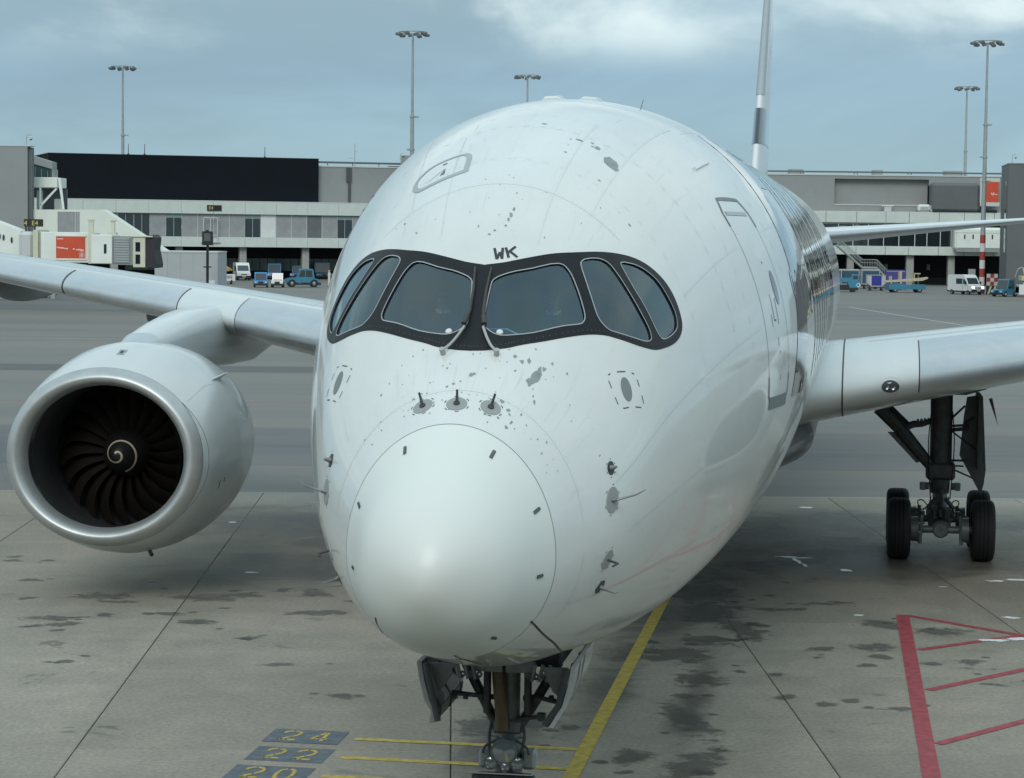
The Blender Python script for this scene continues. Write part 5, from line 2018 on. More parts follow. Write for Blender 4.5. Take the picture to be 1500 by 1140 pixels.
ad = part('advert_panel', REDAD, TR, (73.0, 75.6, -.6, -.3, 13.1, 16.3))
part('advert_frame', LGREYW, ad, (72.75, 75.8, -.5, -.2, 16.3, 16.9), (72.75, 73.0, -.65, -.2, 12.6, 16.3), (72.75, 75.8, -.6, -.2, 12.5, 13.1))
part('advert_print', ADW, ad, (74.5, 74.62, -.62, -.6, 14.3, 14.6), (74.66, 74.78, -.62, -.6, 14.2, 14.4), (74.82, 74.95, -.62, -.6, 14.3, 14.62), (75.05, 75.5, -.62, -.6, 14.3, 14.38))
js = [39.6, 44.2, 48.85, 53.66, 58.25, 61.9, 66.59, 70.54, 75.2, 79.8]
for a, b in zip(js, js[1:]):
    part('fascia_panel', FASC, TR, (a + .03, b - .03, 0, .34, 9.72, 11.40), bev=.03)
    part('fascia_panel', FASC, TR, (a + .03, b - .03, 0, .34, 4.72, 5.97), bev=.03)
mu = [46, 48.4, 50.9, 53.2, 55.6, 58.0, 60.4, 62.9, 64.8, 66.9, 68.6, 71, 73.4]
for a, b in zip(mu, mu[1:]):
    w = part('window', DGLASS, TR, (a + .06, b - .06, .5, .56, 5.97, 9.72))
    part('window_frame', FRAME, w, (a - .06, a + .06, .40, .6, 5.97, 9.72), (a + .06, b - .06, .44, .6, 5.97, 6.1), (a + .06, b - .06, .44, .6, 9.5, 9.72))
    if random.random() < .7:
        part('window_blind', mat('gallery_light', (.30, .34, .34), .5), w, (a + .2, b - random.uniform(.3, 1.4), .47, .49, random.uniform(8.3, 8.9), random.uniform(9.0, 9.4)))
for x0, x1 in ((42.9, 44.0), (52.43, 53.5), (61.74, 62.92), (68.3, 69.35), (77, 78)):
    part('column', CONC, TR, (x0, x1, .9, 2.1, 0, 4.72), bev=.04)
part('ground_wall', SOFF, TR, (-20, 84, 9, 10, 0, 4.8))
part('base_strip', mat('base_grey', (.035, .04, .042), .7), TR, (-20, 84, 8.7, 9, 0, 1.1))
for x in (59.6, 66.4):
    part('wall_box', CONC, TR, (x, x + .5, 8.6, 9, 2.3, 3.2))
pd = part('bridge_pod', WHITEW, TR, (68.7, 76, -2.2, .4, 5.65, 9.15), bev=.35)
for x in (70.1, 71.4, 72.7, 74.4):
    part('pod_window', DGLASS, pd, (x, x + .2, -2.23, -2.19, 7.35, 8.05))
part('pod_seam', SHUT, pd, (68.75, 75.98, -2.22, -2.19, 8.28, 8.33), (69, 76, -1.9, .3, 5.35, 5.7))

stt = empty('external_staircase', (0, 353, 0), 0, 'grey steel staircase descending below the glazed gallery, with a landing halfway', 'staircase')
b = MB()
for x0, z0, x1, z1 in ((50.0, 6.3, 54.0, 2.9), (54.0, 2.9, 56.2, 2.9), (56.2, 2.9, 58.9, .2)):
    b.prism([(x0, z0), (x1, z1), (x1, z1 - .3), (x0, z0 - .3)], 0, .12)
    b.prism([(x0, z0), (x1, z1), (x1, z1 - .3), (x0, z0 - .3)], 1.5, 1.62)
fixn(b.build('stringer', GALV, stt, smooth=False))
b = MB()
for x0, z0, x1, z1, n in ((50.0, 6.1, 54.0, 2.7, 17), (56.2, 2.7, 58.9, 0, 14)):
    for k in range(n):
        x, z = x0 + (x1 - x0) * k / n, z0 + (z1 - z0) * k / n
        b.box(x, x + .27, .13, 1.49, z - .06, z - .01)
b.box(54.0, 56.2, .13, 1.49, 2.62, 2.68)
b.build('tread', GALV, stt, smooth=False)
b = MB()
for y in (.05, 1.55):
    b.tube([(50, y, 7.4), (54, y, 4.0), (56.2, y, 4.0), (58.9, y, 1.3)], .045, 6)
    b.tube([(50, y, 6.9), (54, y, 3.5), (56.2, y, 3.5), (58.9, y, .8)], .03, 6)
    for k in range(24):
        t = k / 23
        x = 50 + 8.9 * t
        z = interp(x, [(50, 6.3), (54, 2.9), (56.2, 2.9), (58.9, .2)])
        b.tube([(x, y, z - .1), (x, y, z + 1.1)], .025, 5)
b.build('handrail', GALV, stt)
MB().box(55.0, 55.2, .6, .9, 0, 2.62).build('landing_post', GALV, stt, smooth=False)

for nm, x, y, w, d, h, lb in (('ventilation_unit', 64.3, 359.2, 1.9, 1.6, 1.15, 'white rounded ventilation unit on the ledge beside the dark annexe'), ('ventilation_unit', 66.2, 358.9, 1.9, 1.6, 1.0, 'light grey square ventilation unit in front of the dark annexe')):
    e_ = empty(nm, (x, y, 11.53), 0, lb, 'ventilation unit', 'units on the terminal ledge')
    part('housing', WHITEW if h > 1.1 else LGREYW, e_, (-w / 2, w / 2, -d / 2, d / 2, .06, h), bev=.25 if h > 1.1 else .05)
    part('base_frame', GALV, e_, (-w / 2 + .1, w / 2 - .1, -d / 2 + .1, d / 2 - .1, 0, .06))
    part('intake_grille', SHUTD, e_, *[(-w / 2 + .3, w / 2 - .3, -d / 2 - .02, -d / 2 + .01, .25 + .14 * k, .31 + .14 * k) for k in range(4)])
e_ = empty('roof_hatch_unit', (58.6, 359, 11.53), 0, 'small grey box with a flat lid on the ledge left of the ventilation units', 'roof unit')
part('housing', LGREYW, e_, (-.55, .55, -.5, .5, 0, .75), bev=.03)
part('lid', WHITEW, e_, (-.95, .85, -.6, .6, .80, .95), bev=.03)
part('lid_post', GALV, e_, (-.7, -.62, -.3, -.2, .95, 2.0), (.55, .62, -.3, -.2, .95, 2.0))

# dark stair tower on the right
tw = empty('stair_tower', (64.75, 300, 0), 0, 'tall plain dark grey stair tower at the right edge with a slit window', 'tower')
b = MB()
b.prism([(0, 0), (60, -4), (62, 10), (1.75, 12.6)], 0, 17.2, axis='z')
fixn(b.build('tower_body', DGREY, tw, smooth=False))
b = MB()
b.prism([(-.05, -.05), (60, -4.1), (62, 10.2), (1.7, 12.7)], 17.2, 17.32, axis='z')
fixn(b.build('tower_cap', mat('cap_grey', (.2, .21, .215), .5), tw, smooth=False))
b = MB()
d = Vector((1.75, 12.6)).normalized()
n = Vector((-d.y, d.x))
q = [Vector((0, 0)) + d * 2.6 + n * .02, Vector((0, 0)) + d * 5.6 + n * .02, Vector((0, 0)) + d * 5.6 - n * .1, Vector((0, 0)) + d * 2.6 - n * .1]
b.prism([(a.x, a.y) for a in q], 5.6, 15, axis='z')
fixn(b.build('slit_window', DGLASS, tw, smooth=False))

# left pier: tower, glass pavilion, balcony, ramp
lt_ = empty('pier_tower', (-50, 235, 0), 0, 'plain mid grey square tower block at the left edge above the boarding bridge', 'tower')
part('tower_body', GREYW, lt_, (-26, 0, 0, 1.6, 0, 15.68))
part('tower_return', DGREY, lt_, (0, .38, .4, 1.5, 0, 15.58))
part('tower_cap', LGREYW, lt_, (-26.05, .42, -.05, 1.65, 15.68, 15.78))
pv = empty('glass_pavilion', (-50, 240, 0), 0, 'small teal glazed pavilion with sloping grey roof beside the grey tower', 'pavilion')
b = MB()
b.prism([(-1, 15.0), (1.55, 14.25), (1.55, 13.5), (-1, 14.2)], 0, 2.4)
fixn(b.build('roof', GREYW, pv, smooth=False))
b = MB()
b.prism([(-1, 14.2), (1.45, 13.5), (1.6, 12.55), (-1, 12.55)], .2, 2.4)
fixn(b.build('glazing', mat('teal_glass', (.035, .075, .08), .15, coat=1), pv, smooth=False))
for x in (-.3, .35, 1.0):
    part('glazing_bar', SHUT, pv, (x, x + .05, .12, .22, 12.55, 13.9 - .28 * (x + 1)))
part('corner_post', SHUT, pv, (1.5, 1.66, .1, 2.4, 12.55, 13.5))
bc = empty('balcony', (-49, 238, 0), 0, 'white balcony box on slanted white legs in front of the black storey', 'balcony')
part('parapet', WHITEW, bc, (-1.5, 1.45, 0, 5, 11.55, 12.6), bev=.04)
b = MB()
b.prism([(1.45, 12.55), (1.75, 12.5), (2.12, 9.3), (1.95, 9.3)], .3, .6)
b.prism([(-.40, 11.55), (-.22, 11.55), (-.22, 9.2), (-.40, 9.2)], 0, .2)
b.prism([(1.3, 11.5), (1.45, 11.4), (-.2, 9.6), (-.32, 9.8)], 0, .2)
fixn(b.build('brace', WHITEW, bc, smooth=False))
part('back_wall', SHUTD, bc, (-1.5, 1.5, 5, 5.3, 9.2, 11.5))
part('stored_panel', LGREYW, bc, (-1.1, -.45, 2, 2.1, 9.25, 11.3))
part('stored_panel', LGREYW, bc, (.75, 1.7, 2, 2.1, 9.25, 10.4))
part('balcony_floor', SHUT, bc, (-1.5, 2.2, 0, 5.3, 9.05, 9.2))
rp = empty('covered_ramp', (-50, 236, 0), 0, 'cream covered ramp wall sloping down to the right behind the boarding bridge', 'ramp')
b = MB()
b.prism([(-.1, 9.22), (7.4, 9.30), (7.8, 9.15), (13.9, 5.2), (15.5, 4.2), (-.1, 4.2)], 0, 3)
fixn(b.build('side_wall', mat('cream_cladding', (.70, .74, .66), .5, var=.08, scale=.5), rp, smooth=False))
part('wall_joint', SHUTL, rp, (1.6, 1.63, -.01, 0, 5, 9.2), (5.5, 5.53, -.01, 0, 5, 9.2))
part('grey_door', SHUT, rp, (2.9, 5.15, -.06, 0, 6.0, 9.05))
part('door_track', LGREYW, rp, (4.72, 4.80, -.12, -.06, 6.0, 9.0), (4.98, 5.03, -.12, -.06, 6.0, 9.0))
part('ramp_leg', GALV, rp, (2, 2.4, 1, 1.4, 0, 4.2))
part('ramp_leg', GALV, rp, (14.8, 15.2, 1, 1.4, 0, 4.5))

# boarding bridge
jb = empty('boarding_bridge', (-40, 195, 0), 0, 'white boarding bridge with an orange-red advertising panel and black bellows, beyond the wing', 'boarding bridge')
b = MB()
b.prism([(-14, 9.6), (-5.2, 7.95), (-2.75, 7.05), (-2.75, 4.7), (-5.2, 5.2), (-14, 6.6)], 3, 6)
tn = fixn(b.build('tunnel', WHITEW, jb, smooth=False))
b = MB()
for x in (-4.55, -4.2, -3.5):
    b.lathe([(0, .16), (.03, .16), (.03, .01)], c=(0, 0, 0), n=12)
    b.v[-36:] = [(px * .6 + x, 2.97 - py, pz * 1.7 + 6.45 + (x + 4.2) * -.3) for px, py, pz in b.v[-36:]]
b.build('porthole', DGLASS, tn)
part('rotunda', LGREYW, jb, (-2.75, -1.45, 2.2, 6, 4.6, 7.0), bev=.3)
part('rotunda_post', CREAM, jb, (-1.45, -1.0, 2, 6, 4.4, 7.15), (-.95, -.85, 2.2, 6, 4.4, 7.1))
tb = part('telescopic_tunnel', WHITEW, jb, (-.8, 3.75, 2, 5.2, 4.35, 6.98), bev=.04)
part('dark_gap', SOFF, jb, (-.86, -.78, 2.2, 5, 4.4, 6.95))
ra = part('advert_panel', REDAD, tb, (.55, 3.05, 1.93, 2.0, 4.72, 6.62))
part('advert_frame', WHITEW, tb, (.42, .55, 1.92, 2.0, 4.55, 6.75), (.55, 3.18, 1.92, 2.0, 6.62, 6.75), (.55, 3.18, 1.92, 2.0, 4.58, 4.72))
b = MB()
x = .66
for w in (.06, .05, .07, .05, .06, .05):
    b.box(x, x + w, 1.915, 1.93, 6.36, 6.36 + random.uniform(.06, .11)); x += w + .03
x = .62
for k in range(11):
    w = random.uniform(.05, .09)
    b.box(x, x + w, 1.915, 1.93, 5.62 - .012 * k, 5.70 - .012 * k + random.uniform(0, .05)); x += w + .02
b.box(2.02, 2.15, 1.915, 1.93, 5.48, 5.60)
x = 2.28
for k in range(7):
    w = random.uniform(.06, .09)
    b.box(x, x + w, 1.915, 1.93, 5.44 - .01 * k, 5.52 - .01 * k + random.uniform(0, .07)); x += w + .02
b.build('advert_print', ADW, ra, smooth=False)
rg = MB()
for r0, r1 in ((.36, .30), (.22, .0)):
    A_ = [(2.78 + r0 * .7 * cos(a * pi / 12), 1.922, 5.02 + r0 * sin(a * pi / 12)) for a in range(24)]
    B_ = [(2.78 + r1 * .7 * cos(a * pi / 12), 1.922, 5.02 + r1 * sin(a * pi / 12)) for a in range(24)]
    rg.strip(A_ + A_[:1], B_ + B_[:1])
rg.build('advert_emblem', mat('ad_pink', (.66, .35, .33), .5), ra, smooth=False)
part('lift_post', CREAM, jb, (3.42, 3.83, 1.5, 1.9, 4.3, 8.0), (3.35, 3.9, 1.45, 1.95, 8.0, 8.1))
part('lift_post', CREAM, jb, (4.78, 5.12, 4.6, 5, 4.4, 8.0), (4.68, 5.22, 4.5, 5.1, 8.0, 8.1), (4.5, 5.3, 4.4, 5.1, 6.8, 7.0))
cb = part('cab', WHITEW, jb, (3.9, 5.72, 0, 4, 4.32, 6.80), bev=.05)
part('cab_window', DGLASS, cb, (5.02, 5.25, -.02, .02, 5.2, 6.0))
part('roller_shutter', mat('shutter_frame', (.25, .27, .27), .5), jb, (5.72, 7.5, .25, 4, 4.25, 6.68))
s0 = MB().bbox(5.85, 7.2, .14, .25, 0, .20, .03).build('shutter_slat', GALV, jb, smooth=False)
s0.location = (0, 0, 4.42)
for k in range(1, 10):
    share(s0, 'shutter_slat', jb, (0, 0, 4.42 + .215 * k))
ch_ = part('cab_hood', CREAM, jb, (7.5, 8.55, 0, 4, 4.05, 6.62), (7.4, 9.2, -.1, 4.1, 6.62, 6.75), bev=.03)
for z in (4.35, 5.4):
    part('cab_window', DGLASS, ch_, (7.72, 8.12, -.03, .02, z, z + .8))
b = MB()
b.prism([(8.55, 6.66), (9.1, 6.85), (9.35, 6.6), (9.25, 5.6), (9.5, 4.3), (9.45, 4.0), (8.55, 4.1)], .1, 3.9)
fixn(b.build('bellows', mat('bellows_black', (.03, .03, .034), .75, var=.4, scale=3, streak=(5, 1, .3)), jb, smooth=False))
gsn = empty('gate_sign', (-42, 200, 0), 0, 'pair of black E4 gate signs with yellow lettering on the boarding bridge roof', 'gate sign')
part('sign_board', SIGNB, gsn, (-.5, .82, -.1, 0, 7.43, 8.08))
part('sign_board', SIGNB, gsn, (-.85, -.52, -.1, .6, 7.43, 8.08))
text_mesh('sign_text', 'E4', .58, SIGNY, gsn, (-.18, -.12, 7.54))
text_mesh('sign_text', '4', .58, SIGNY, gsn, (-.84, -.12, 7.54))
part('sign_post', SIGNB, gsn, (.02, .16, -.06, .02, 7.0, 7.43), (-.75, -.62, -.06, .02, 7.0, 7.43))

ct = empty('site_container', (-32.25, 225, 0), 0, 'large grey flat-roofed cabin below the terminal band, behind the wing', 'container')
ct.scale = (.84, 1, 1.08)
part('walls', mat('cabin_grey', (.40, .42, .43), .55, var=.08, scale=.8), ct, (-3.7, 3.7, 0, 7, .1, 4.7))
part('roof', LGREYW, ct, (-3.75, 3.75, -.05, 7.05, 4.7, 4.82))
part('wall_seam', SHUT, ct, *[(x, x + .03, -.01, 0, .1, 4.7) for x in (-2.2, -.7, .8, 2.3)])
part('door', SHUTL, ct, (2.6, 3.4, -.04, 0, .1, 2.2))

lp = empty('apron_light_box', (-29.5, 220, 0), 0, 'thin black post carrying a square black-framed light box in front of the terminal', 'light post')
MB().tube([(0, .2, 0), (0, .2, 6.0)], .13, 10).build('post', SIGNB, lp)
part('box', SIGNB, lp, (-.5, .5, -.1, .45, 5.85, 7.2), bev=.04)
part('screen', mat('screen_grey', (.10, .11, .11), .3), lp, (-.3, .32, -.13, -.09, 6.25, 7.0))
part('bracket', SIGNB, lp, (-.38, .38, 0, .3, 3.7, 3.82), (-.12, .12, -.12, .1, 7.2, 7.32))


# ------------------------------------------------------------------ floodlight masts
def mast(banded):
    r = empty('floodlight_mast')
    MB().tube([(0, 0, 0), (0, 0, 6), (0, 0, 15), (0, 0, 15.01), (0, 0, 22.5), (0, 0, 22.51), (0, 0, 33.2)], [.34, .33, .30, .27, .25, .20, .13], 16).build('pole', GALV, r)
    if banded:
        for k in range(7):
            MB().tube([(0, 0, .05 + 1.12 * k), (0, 0, .05 + 1.12 * (k + 1))], .365, 16).build('painted_band', mat('band_red', (.30, .045, .04), .5, var=.2, scale=2) if k % 2 == 0 else mat('band_white', (.60, .60, .58), .5, var=.15, scale=2), r)
    b = MB()
    for z in (15, 18.2, 22.5):
        b.tube([(0, 0, z - .12), (0, 0, z + .12)], .36, 14)
        b.box(-.7 if z == 18.2 else .2, .9 if z != 18.2 else -.2, -.06, .06, z - .12, z + .1)
    b.build('pole_fitting', GALV, r)
    b = MB()
    for k in range(24):
        a0, a1 = 2 * pi * k / 24, 2 * pi * (k + 1) / 24
        b.tube([(1.85 * cos(a0), 1.85 * sin(a0), 33.5), (1.85 * cos(a1), 1.85 * sin(a1), 33.5)], .07, 6)
    for k in range(4):
        a = k * pi / 2 + .3
        b.tube([(0, 0, 33.2), (1.85 * cos(a), 1.85 * sin(a), 33.5)], .06, 6)
    b.build('head_ring', GALV, r)
    fl = MB()
    fl.bbox(-.34, .34, -.28, .28, -.34, 0, .06)
    f0 = fl.build('floodlight', mat('lamp_housing', (.12, .13, .13), .45), r, smooth=False)
    MB().box(-.28, .28, -.22, .22, -.352, -.341).build('lamp_glass', LGREY, f0, smooth=False)
    for k in range(10):
        a = 2 * pi * k / 10 + .15
        o = f0 if k == 0 else copy_tree(f0, r)
        o.location = (1.9 * cos(a), 1.9 * sin(a), 33.42 - .12 * (k % 2))
        o.rotation_euler = (rad(18) * sin(a) * -1, rad(18) * cos(a), a)
    return r


m0 = mast(False)
GM = 'tall floodlight masts around the stands'
m0.location = (-63.3, 370, 0)
tag(m0, 'tall grey floodlight mast rising behind the black storey, leftmost of the masts', 'light mast', GM)
for loc, rz, lb in (((-13.5, 301, 0), .4, 'tallest-looking grey floodlight mast, just left of the airliner nose top'), ((2.0, 380, 0), .9, 'distant floodlight mast whose head peeks over the airliner crown'), ((77.9, 396, 0), 1.3, 'thinner distant floodlight mast left of the red and white footed mast')):
    copy_tree(m0, None, loc, rz, lb, GM)
m1 = mast(True)
m1.location = (62.6, 305, 0)
m1.rotation_euler = (0, 0, .2)
tag(m1, 'floodlight mast with a red and white banded foot beside the white van', 'light mast', GM)


def cctv(loc, lb, h=1.0):
    r = empty('security_camera', loc, 0, lb, 'camera', 'dome cameras on the roofs')
    MB().tube(catmull([(0, 0, 0), (0, 0, h), (.12, 0, h + .3), (.35, 0, h + .35), (.45, 0, h + .2)], 4), .035, 8).build('bracket', GALV, r)
    MB().lathe([(0, .02), (.02, .16), (.22, .18), (.3, .08)], c=(.45, 0, h - .15), axis='z', n=14).build('housing', FRAME, r)
    MB().lathe([(-.12, .01), (-.09, .10), (0, .15)], c=(.45, 0, h - .15), axis='z', n=14).build('dome', DGLASS, r)


cctv((-50.3, 236, 15.78), 'white dome camera on the roof corner of the left grey tower', .8)
cctv((-17.6, 352.5, 17.9), 'white dome camera on a roof box left of the airliner crown', 1.3)
cctv((65.6, 302, 17.32), 'white dome camera on top of the dark right-hand tower', .9)
bxr = empty('roof_box', (-16.4, 352.6, 17.3), 0, 'small grey plant box on the terminal roof beside the tallest mast', 'roof unit')
part('housing', GREYW, bxr, (-1.1, 1.6, 0, 2, 0, 1.9), bev=.04)
an = empty('roof_aerial', (-24.6, 352.5, 17.3), 0, 'thin whip aerial standing on the terminal roof right of the black storey', 'aerial')
MB().tube([(0, 0, 0), (0, 0, 3.6)], .05, 6).build('mast', GALV, an)
MB().tube([(-1.0, 0, 1.4), (0, 0, 1.3), (0, 0, 2.3), (.4, 0, 2.5)], .035, 6).build('arm', GALV, an)
for x, y, lb in ((-57.6, 341.5, 'left short spike on the black storey roof, beside the leftmost mast'), (-55.3, 342.3, 'short spike on the black storey roof just right of the leftmost mast'), (-38.0, 348.4, 'short spike on the black storey roof above the parked tractors')):
    r_ = empty('roof_spike', (x, y, 18.5), 0, lb, 'spike', 'spikes on the black storey roof')
    MB().tube([(0, 0, 0), (0, 0, 1.6)], [.06, .04], 6).build('rod', SIGNB, r_)
    MB().box(-.15, .15, -.15, .15, 0, .12).build('foot', SIGNB, r_, smooth=False)

# ------------------------------------------------------------------ the pier the picture is taken from: a glazed concourse behind the camera
gp = empty('gate_pier', (0, -.6, 0), 0, 'glazed concourse pier facing the parked airliner, behind the viewpoint', 'building')
part('upper_wall', GREYW, gp, (-70, 70, -14, -.1, 10.4, 13.2))
part('roof_edge', LGREYW, gp, (-70.1, 70.1, -14.1, 0, 13.2, 13.5))
part('lower_wall', DGREY, gp, (-70, 70, -14, -.1, 0, 5.4))
part('glazing', DGLASS, gp, (-70, 70, -13.9, -.25, 5.4, 10.4))
for k in range(-23, 24):
    part('mullion', SHUT, gp, (3 * k + 1.42, 3 * k + 1.58, -.25, -.05, 5.4, 10.4))

# ------------------------------------------------------------------ ground vehicles
BLUE = mat('tug_blue', (.022, .20, .46), .4, coat=.5, var=.12, scale=2)
CYAN = mat('airline_blue', (.045, .20, .30), .4, coat=.4, var=.12, scale=2)
VWHITE = mat('vehicle_white', (.66, .67, .66), .35, coat=.6, coat_rough=.08)
VCREAM = mat('vehicle_cream', (.50, .45, .30), .5, var=.1, scale=2)
VBLACK = mat('vehicle_black', (.018, .02, .022), .5)
VGLASS = mat('vehicle_glass', (.03, .045, .05), .06, coat=1)
HEADL = mat('headlight', (.8, .8, .76), .15, emit=(1, .97, .9), estr=2.2)
HEADOFF = mat('headlight_off', (.6, .62, .62), .12, coat=1)
TAILR = mat('tail_lamp', (.35, .02, .02), .3)
PLATE = mat('plate', (.5, .5, .45), .5)


def wheels(par, xs, ys, r=.38, w=.26):
    t = MB().lathe([(-w / 2, r * .55), (-w / 2, r * .88), (-w * .36, r), (w * .36, r), (w / 2, r * .88), (w / 2, r * .55)], axis='x', n=20)
    h = MB().lathe([(-w * .52, .01), (-w * .52, r * .3), (-w * .3, r * .5), (-w * .45, r * .58), (w * .45, r * .58), (w * .3, r * .5), (w * .52, r * .3), (w * .52, .01)], axis='x', n=14)
    o0 = None
    for x in xs:
        for y in ys:
            if o0 is None:
                o0 = fixn(t.build('wheel', RUBBER, par))
                fixn(h.build('rim', GALV, o0))
                o = o0
            else:
                o = copy_tree(o0, par)
            o.location = (x, y, r)


def prism_part(name, m, par, poly, x0, x1, smooth=False):
    """side profile (y, z) extruded across x"""
    return fixn(MB().prism(poly, x0, x1, axis='x').build(name, m, par, smooth=smooth))


def tug(name, loc, rz, body, lb, cat='tractor', grp='ground tractors by the terminal', w=1.5, cab=True, tall=1.75, lamps=HEADOFF):
    r = empty(name, loc, rz, lb, cat, grp)
    h = w / 2
    prism_part('body', body, r, [(-1.55, .28), (-1.6, .55), (-1.52, .88), (-.55, .98), (-.5, .90), (1.45, .86), (1.5, .5), (1.4, .28)], -h, h)
    part('bumper', VBLACK, r, (-h - .03, h + .03, -1.72, -1.52, .25, .5))
    part('bumper', VBLACK, r, (-h - .03, h + .03, 1.42, 1.56, .25, .5))
    if cab:
        c = prism_part('cab', body, r, [(-.55, .93), (-.28, tall - .06), (-.22, tall), (.85, tall), (.95, tall - .08), (1.0, .88)], -h + .06, h - .06)
        b = MB()
        b.add([(-h + .16, -.555, 1.02), (h - .16, -.555, 1.02), (h - .18, -.33, tall - .16), (-h + .18, -.33, tall - .16)], [(0, 1, 2, 3)])
        b.v[-4:] = [(x, y - .015, z) for x, y, z in b.v[-4:]]
        b.build('windscreen', VGLASS, c, smooth=False)
        for k in (-1, 1):
            b = MB()
            b.add([(k * (h - .052), -.36, 1.05), (k * (h - .052), .85, 1.05), (k * (h - .052), .78, tall - .14), (k * (h - .052), -.18, tall - .14)], [(0, 1, 2, 3)])
            b.build('side_glass', VGLASS, c, smooth=False)
    else:
        part('seat', VBLACK, r, (-.5, .5, .1, .6, .86, 1.02), (-.5, .5, .58, .7, 1.0, 1.5))
        MB().tube([(0, -.2, .95), (0, -.05, 1.25)], .04, 8).build('steering_column', VBLACK, r)
    for k in (-1, 1):
        b = MB().lathe([(0, .11), (.03, .10), (.045, .01)], c=(0, 0, 0), n=14)
        o = b.build('headlight', lamps, r)
        o.location = (k * (h - .22), -1.57, .66)
        o.rotation_euler = (0, 0, pi)
        part('tail_light', TAILR, r, (k * (h - .2) - .06, k * (h - .2) + .06, 1.46, 1.51, .6, .74))
    part('grille', VBLACK, r, (-.34, .34, -1.605, -1.58, .5, .78))
    wheels(r, (-h + .06, h - .06), (-.95, .95), .36, .26)
    return r


tug('baggage_tractor', (-32.9, 297.5, 0), rad(6), BLUE, 'bright blue baggage tractor seen head on, left of the little white one', w=1.75, tall=1.95)
tug('baggage_tractor', (-30.75, 298, 0), rad(3), VWHITE, 'small white baggage tractor between the two blue tractors', w=1.5, tall=1.85)
tug('baggage_tractor', (-36.6, 349.8, 0), rad(4), BLUE, 'blue tractor parked against the terminal behind the bright blue one', w=2.1, tall=2.4)
tug('baggage_tractor', (-33.1, 352, 0), rad(-8), BLUE, 'dull blue tractor parked in shade under the terminal behind the white one', w=2.0, tall=2.1)
tug('baggage_tractor', (-29.9, 356, 0), rad(20), CYAN, 'pale blue high-bodied tractor under the terminal beside the right column', w=2.6, tall=2.6)

# big aircraft tractor, side on
r = empty('aircraft_tractor', (-27.7, 300.5, 0), rad(-80), 'large light blue aircraft tractor parked side-on with a glazed cab', 'tractor', 'ground tractors by the terminal')
prism_part('body', CYAN, r, [(-2.3, .55), (-2.35, 1.0), (-1.9, 1.18), (-.6, 1.25), (1.9, 1.1), (2.1, .8), (2.1, .5)], -1.0, 1.0)
part('skirt', VBLACK, r, (-1.02, 1.02, -2.1, 2.3, .3, .62))
c = prism_part('cab', CYAN, r, [(-.85, 1.2), (-.45, 2.3), (-.3, 2.42), (1.1, 2.42), (1.3, 2.3), (1.5, 1.15)], -.9, .9)
for k in (-1, 1):
    b = MB()
    b.add([(k * .908, -.62, 1.35), (k * .908, .2, 1.35), (k * .908, .2, 2.2), (k * .908, -.34, 2.2)], [(0, 1, 2, 3)])
    b.add([(k * .908, .32, 1.35), (k * .908, 1.22, 1.35), (k * .908, 1.1, 2.2), (k * .908, .32, 2.2)], [(0, 1, 2, 3)])
    b.build('side_glass', VGLASS, c, smooth=False)
    MB().lathe([(0, .42), (.05, .40), (.06, .01)], c=(0, 0, 0), axis='x', n=18).build('side_cover', CYAN, r).location = (k * .98, -.5, .9)
wheels(r, (-.85, .85), (-1.5, 1.4), .52, .4)

# white delivery van under the terminal
def van(loc, rz, lb, lamps):
    r = empty('white_van', loc, rz, lb, 'van', 'white vans by the terminal')
    L = 2.75
    b_ = prism_part('body', VWHITE, r, [(-L, .42), (-L - .05, .75), (-L + .1, 1.08), (-L + .95, 1.32), (-L + 1.62, 2.25), (-L + 1.9, 2.52), (-L + 2.3, 2.62), (L - .2, 2.60), (L, 2.4), (L + .03, .42)], -.98, .98)
    m = b_.data
    ws = MB()
    ws.add([(-.86, -L + .985, 1.40), (.86, -L + .985, 1.40), (.78, -L + 1.55, 2.20), (-.78, -L + 1.55, 2.20)], [(0, 1, 2, 3)])
    ws.build('windscreen', VGLASS, r, smooth=False)
    for k in (-1, 1):
        g = MB()
        x = k * .988
        g.add([(x, -L + 1.15, 1.38), (x, -L + 2.0, 1.38), (x, -L + 2.0, 2.05), (x, -L + 1.62, 2.05)], [(0, 1, 2, 3)])
        g.add([(x, -L + 2.2, 1.38), (x, -L + 3.6, 1.38), (x, -L + 3.6, 2.1), (x, -L + 2.2, 2.1)], [(0, 1, 2, 3)])
        g.build('side_glass', VGLASS, r, smooth=False)
        part('mirror', VBLACK, r, (k * 1.18 - .1, k * 1.18 + .1, -L + 1.1, -L + 1.25, 1.4, 1.75))
        part('door_seam', VBLACK, r, (x - .005, x + .005, -L + 2.08, -L + 2.11, .6, 2.2), (x - .005, x + .005, -L + .95, -L + .97, .6, 1.35))
        hl = MB()
        hl.prism([(k * .55, .88), (k * .92, .92), (k * .90, 1.14), (k * .62, 1.10)], -L - .04, -L + .1)
        fixn(hl.build('headlight', lamps, r, smooth=False))
        part('tail_light', TAILR, r, (k * .9 - .06, k * .9 + .06, L + .02, L + .05, .9, 1.5))
    part('bumper', VBLACK, r, (-.99, .99, -L - .12, -L + .1, .35, .72), (-1.0, 1.0, L - .05, L + .1, .35, .6), (-1.0, 1.0, -L + .1, L, .32, .5))
    part('grille', VBLACK, r, (-.48, .48, -L - .065, -L - .0, .86, 1.0))
    part('number_plate', PLATE, r, (-.26, .26, -L - .135, -L - .12, .50, .62))
    wheels(r, (-.86, .86), (-L + .9, L - .95), .35, .24)
    return r


van((60.0, 302.5, 0), rad(24), 'white high-roofed van with lit headlamp beside the banded mast foot', HEADL)
v2 = van((-40.4, 339.5, 0), rad(14), 'white van parked in shade under the terminal beside the left column', HEADOFF)

